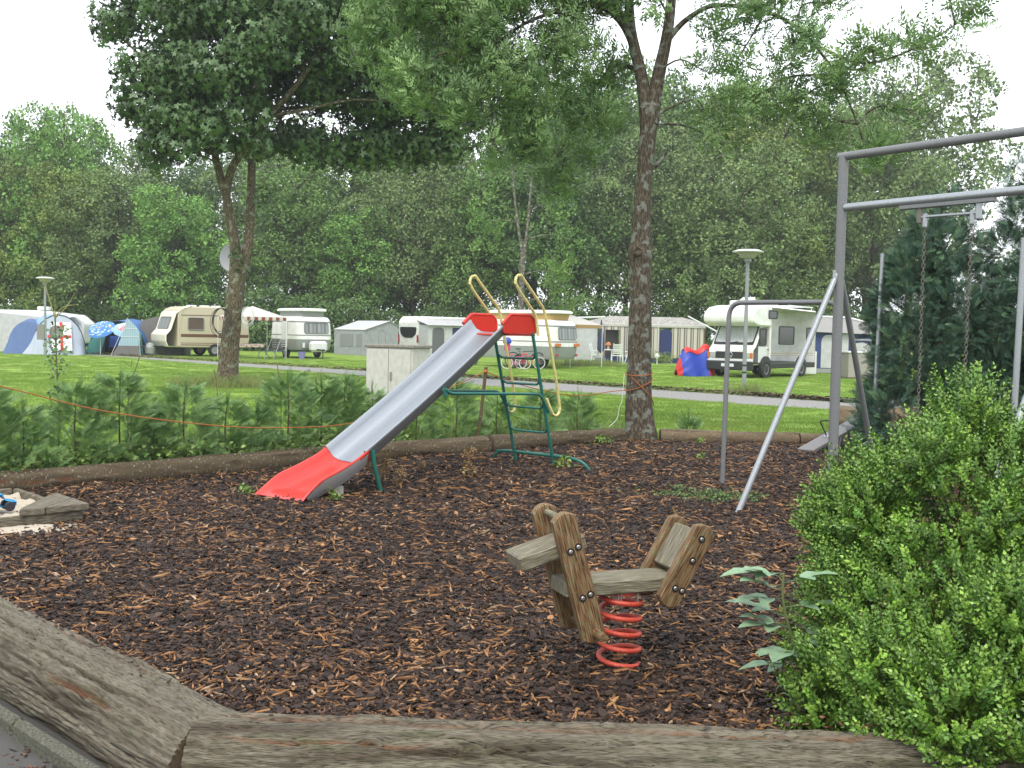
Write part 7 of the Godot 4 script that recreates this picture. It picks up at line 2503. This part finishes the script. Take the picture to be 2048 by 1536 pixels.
func street_lamp(label: String, at: Vector3, h: float, r: float) -> void:
	var t := thing("lamp_post", label, "street lamp", at)
	var grey := mat("lamp_post", Color(0.27, 0.29, 0.29), 0.5, 0.2, {tex = noise_tex("galv", 0.05, []), tri = true, scale = Vector3(1, 1, 1)})
	var b := B.new()
	b.tube([Vector3(0, -0.2, 0), Vector3(0, 1.0, 0), Vector3(0, h - 0.32, 0)], [0.068, 0.06, 0.05], 12)
	part(t, "post", b, grey)
	b = B.new()
	b.lathe([Vector2(0.052, h - 0.36), Vector2(0.1, h - 0.3), Vector2(0.1, h - 0.24), Vector2(0.06, h - 0.2)], 14)
	part(t, "collar", b, grey)
	b = B.new()
	b.lathe([Vector2(0.08, h - 0.23), Vector2(0.2, h - 0.2), Vector2(r * 0.62, h - 0.1), Vector2(r * 0.7, h - 0.05)], 20, false)
	part(t, "diffuser_bowl", b, mat("lamp_bowl", Color(0.36, 0.36, 0.28), 0.45))
	b = B.new()
	b.lathe([Vector2(r * 0.7, h - 0.05), Vector2(r, h - 0.05), Vector2(r, h - 0.03), Vector2(r * 0.7, h + 0.02), Vector2(0, h + 0.04)], 24)
	part(t, "hat", b, mat("lamp_hat", Color(0.5, 0.51, 0.48), 0.4))
	for y in [0.55, 0.75]:
		b = B.new()
		b.lathe([Vector2(0.066, y), Vector2(0.069, y + 0.01), Vector2(0.069, y + 0.04), Vector2(0.066, y + 0.05)], 12)
		part(t, "band", b, mats["blackish"])

func build_small_things() -> void:
	street_lamp("grey mushroom-headed lamp post on the lawn in front of the motorhome", Vector3(6.61, 0, -30.05), 4.03, 0.44)
	street_lamp("grey mushroom-headed lamp post in front of the tunnel tent", Vector3(-21.8, 0, -49.2), 3.65, 0.42)
	var b: B
	# round and square sign boards by the far lamp post
	var sg := thing("round_sign", "round grey-backed sign on a thin pole beside the far lamp post", "sign", Vector3(-21.45, 0, -49.6))
	b = B.new()
	b.rod(Vector3(0, 0, 0), Vector3(0, 1.1, 0), 0.025, 6)
	part(sg, "pole", b, mats["swing_zinc"])
	b = B.new()
	b.xf = Transform3D(Basis(Vector3.RIGHT, PI / 2), Vector3(0, 1.12, 0.03))
	b.lathe([Vector2(0, -0.012), Vector2(0.32, -0.012), Vector2(0.33, 0), Vector2(0.32, 0.012), Vector2(0, 0.012)], 20)
	part(sg, "board", b, mat("sign_back", Color(0.2, 0.2, 0.19), 0.6))
	b = B.new()
	b.box(Vector3(-21.98, 1.12, -49.12), Vector3(0.34, 0.72, 0.03), Basis(), 0.008)
	solo("square_sign", "small grey-backed sign board fixed to the far lamp post", "sign", b, mats["sign_back"])
	# electrical cabinet
	var cab := thing("utility_cabinet", "grey concrete utility cabinet with double doors on the lawn", "cabinet", Vector3(-2.22, 0, -23.2), 59)
	var shell := mat("cabinet_shell", Color(1, 1, 1), 0.8, 0.0, {tex = noise_tex("cab", 0.015, [[0.2, Color(0.43, 0.415, 0.395)], [0.5, Color(0.48, 0.465, 0.445)], [0.85, Color(0.51, 0.495, 0.475)]], 512, 5), tri = true, world = false, scale = Vector3(0.9, 0.5, 0.9), bump = noise_tex("asphalt_h", 0.3, []), cm = 0.3})
	b = B.new()
	b.box(Vector3(0.33, 0.56, -0.62), Vector3(0.66, 1.24, 1.3), Basis(), 0.012)
	part(cab, "housing", b, shell)
	b = B.new()
	b.box(Vector3(0.33, 1.215, -0.62), Vector3(0.74, 0.07, 1.38), Basis(), 0.015)
	part(cab, "roof", b, mat("cabinet_roof", Color(1, 1, 1), 0.85, 0.0, {tex = noise_tex("cabroof", 0.05, [[0.2, Color(0.12, 0.10, 0.09)], [0.6, Color(0.24, 0.22, 0.2)], [0.9, Color(0.34, 0.33, 0.31)]], 256, 4), tri = true, scale = Vector3(1.2, 1.2, 1.2)}))
	for q in [[-1.24, -0.625], [-0.615, -0.01]]:
		b = B.new()
		b.box(Vector3(-0.012, 0.57, (q[0] + q[1]) * 0.5), Vector3(0.03, 1.15, q[1] - q[0] - 0.01), Basis(), 0.006)
		part(cab, "door", b, shell)
	b = B.new()
	b.box(Vector3(-0.04, 0.55, -0.54), Vector3(0.03, 0.2, 0.04), Basis(), 0.008)
	b.rod(Vector3(-0.06, 0.64, -0.54), Vector3(-0.06, 0.46, -0.54), 0.014, 6)
	part(cab, "handle", b, mat("cab_handle", Color(0.3, 0.28, 0.22), 0.5, 0.3))
	# satellite dish fixed to the maple
	var ds := thing("satellite_dish", "grey satellite dish fixed to the maple trunk", "satellite dish", Vector3(-7.5, 3.42, -28.4), -8)
	b = B.new()
	b.xf = Transform3D(Basis(Vector3.RIGHT, PI / 2 - 0.1), Vector3.ZERO)
	var prof := []
	for k in 7: prof.append(Vector2(0.4 * k / 6.0, 0.07 * pow(k / 6.0, 2)))
	prof.reverse()
	prof.append(Vector2(0.0, -0.012))
	b.lathe(prof, 28, false)
	part(ds, "reflector", b, mat("dish", Color(0.33, 0.33, 0.37), 0.5))
	b = B.new()
	b.rod(Vector3(0, 0, -0.02), Vector3(0.02, -0.1, 0.14), 0.025, 6)
	part(ds, "bracket", b, mats["swing_zinc"])
	# coils of cable hung on the maple
	for k in [[Vector3(-7.62, 2.05, -27.58), 0.28, 7, mats["blackish"], "coil of black cable hanging on the maple trunk"], [Vector3(-7.02, 2.1, -27.85), 0.2, 5, mats["van_white2"], "coil of pale cord hanging at the side of the maple trunk"]]:
		b = B.new()
		rng.seed = k[2] * 11
		for i in k[2]:
			var ring := []
			var r: float = k[1] * rnd(0.8, 1.12)
			var o := Vector3(rnd(-0.05, 0.05), -r * 1.25, rnd(0.0, 0.07))
			var yaw := rnd(-0.35, 0.35)
			for j in 20:
				var a := TAU * j / 20.0
				ring.append(o + Vector3(cos(a) * r * 0.82, sin(a) * r * 1.25, 0).rotated(Vector3.UP, yaw))
			b.tube(ring, 0.0065, 5, false, true)
		solo("cable_coil", k[4], "cable", b, k[3], k[0])
	# posts at the conifers
	for k in [[Vector3(4.78, 0, -13.9), 2.72, 0.028, "thin grey steel pole at the edge of the dark conifers"], [Vector3(5.62, 0, -11.8), 2.76, 0.036, "pale grey post in front of the dark conifers behind the swing"]]:
		b = B.new()
		b.rod(Vector3(0, -0.1, 0), Vector3(0.04, k[1], 0), k[2], 10)
		solo("steel_post", k[3], "post", b, mats["swing_zinc"], k[0])
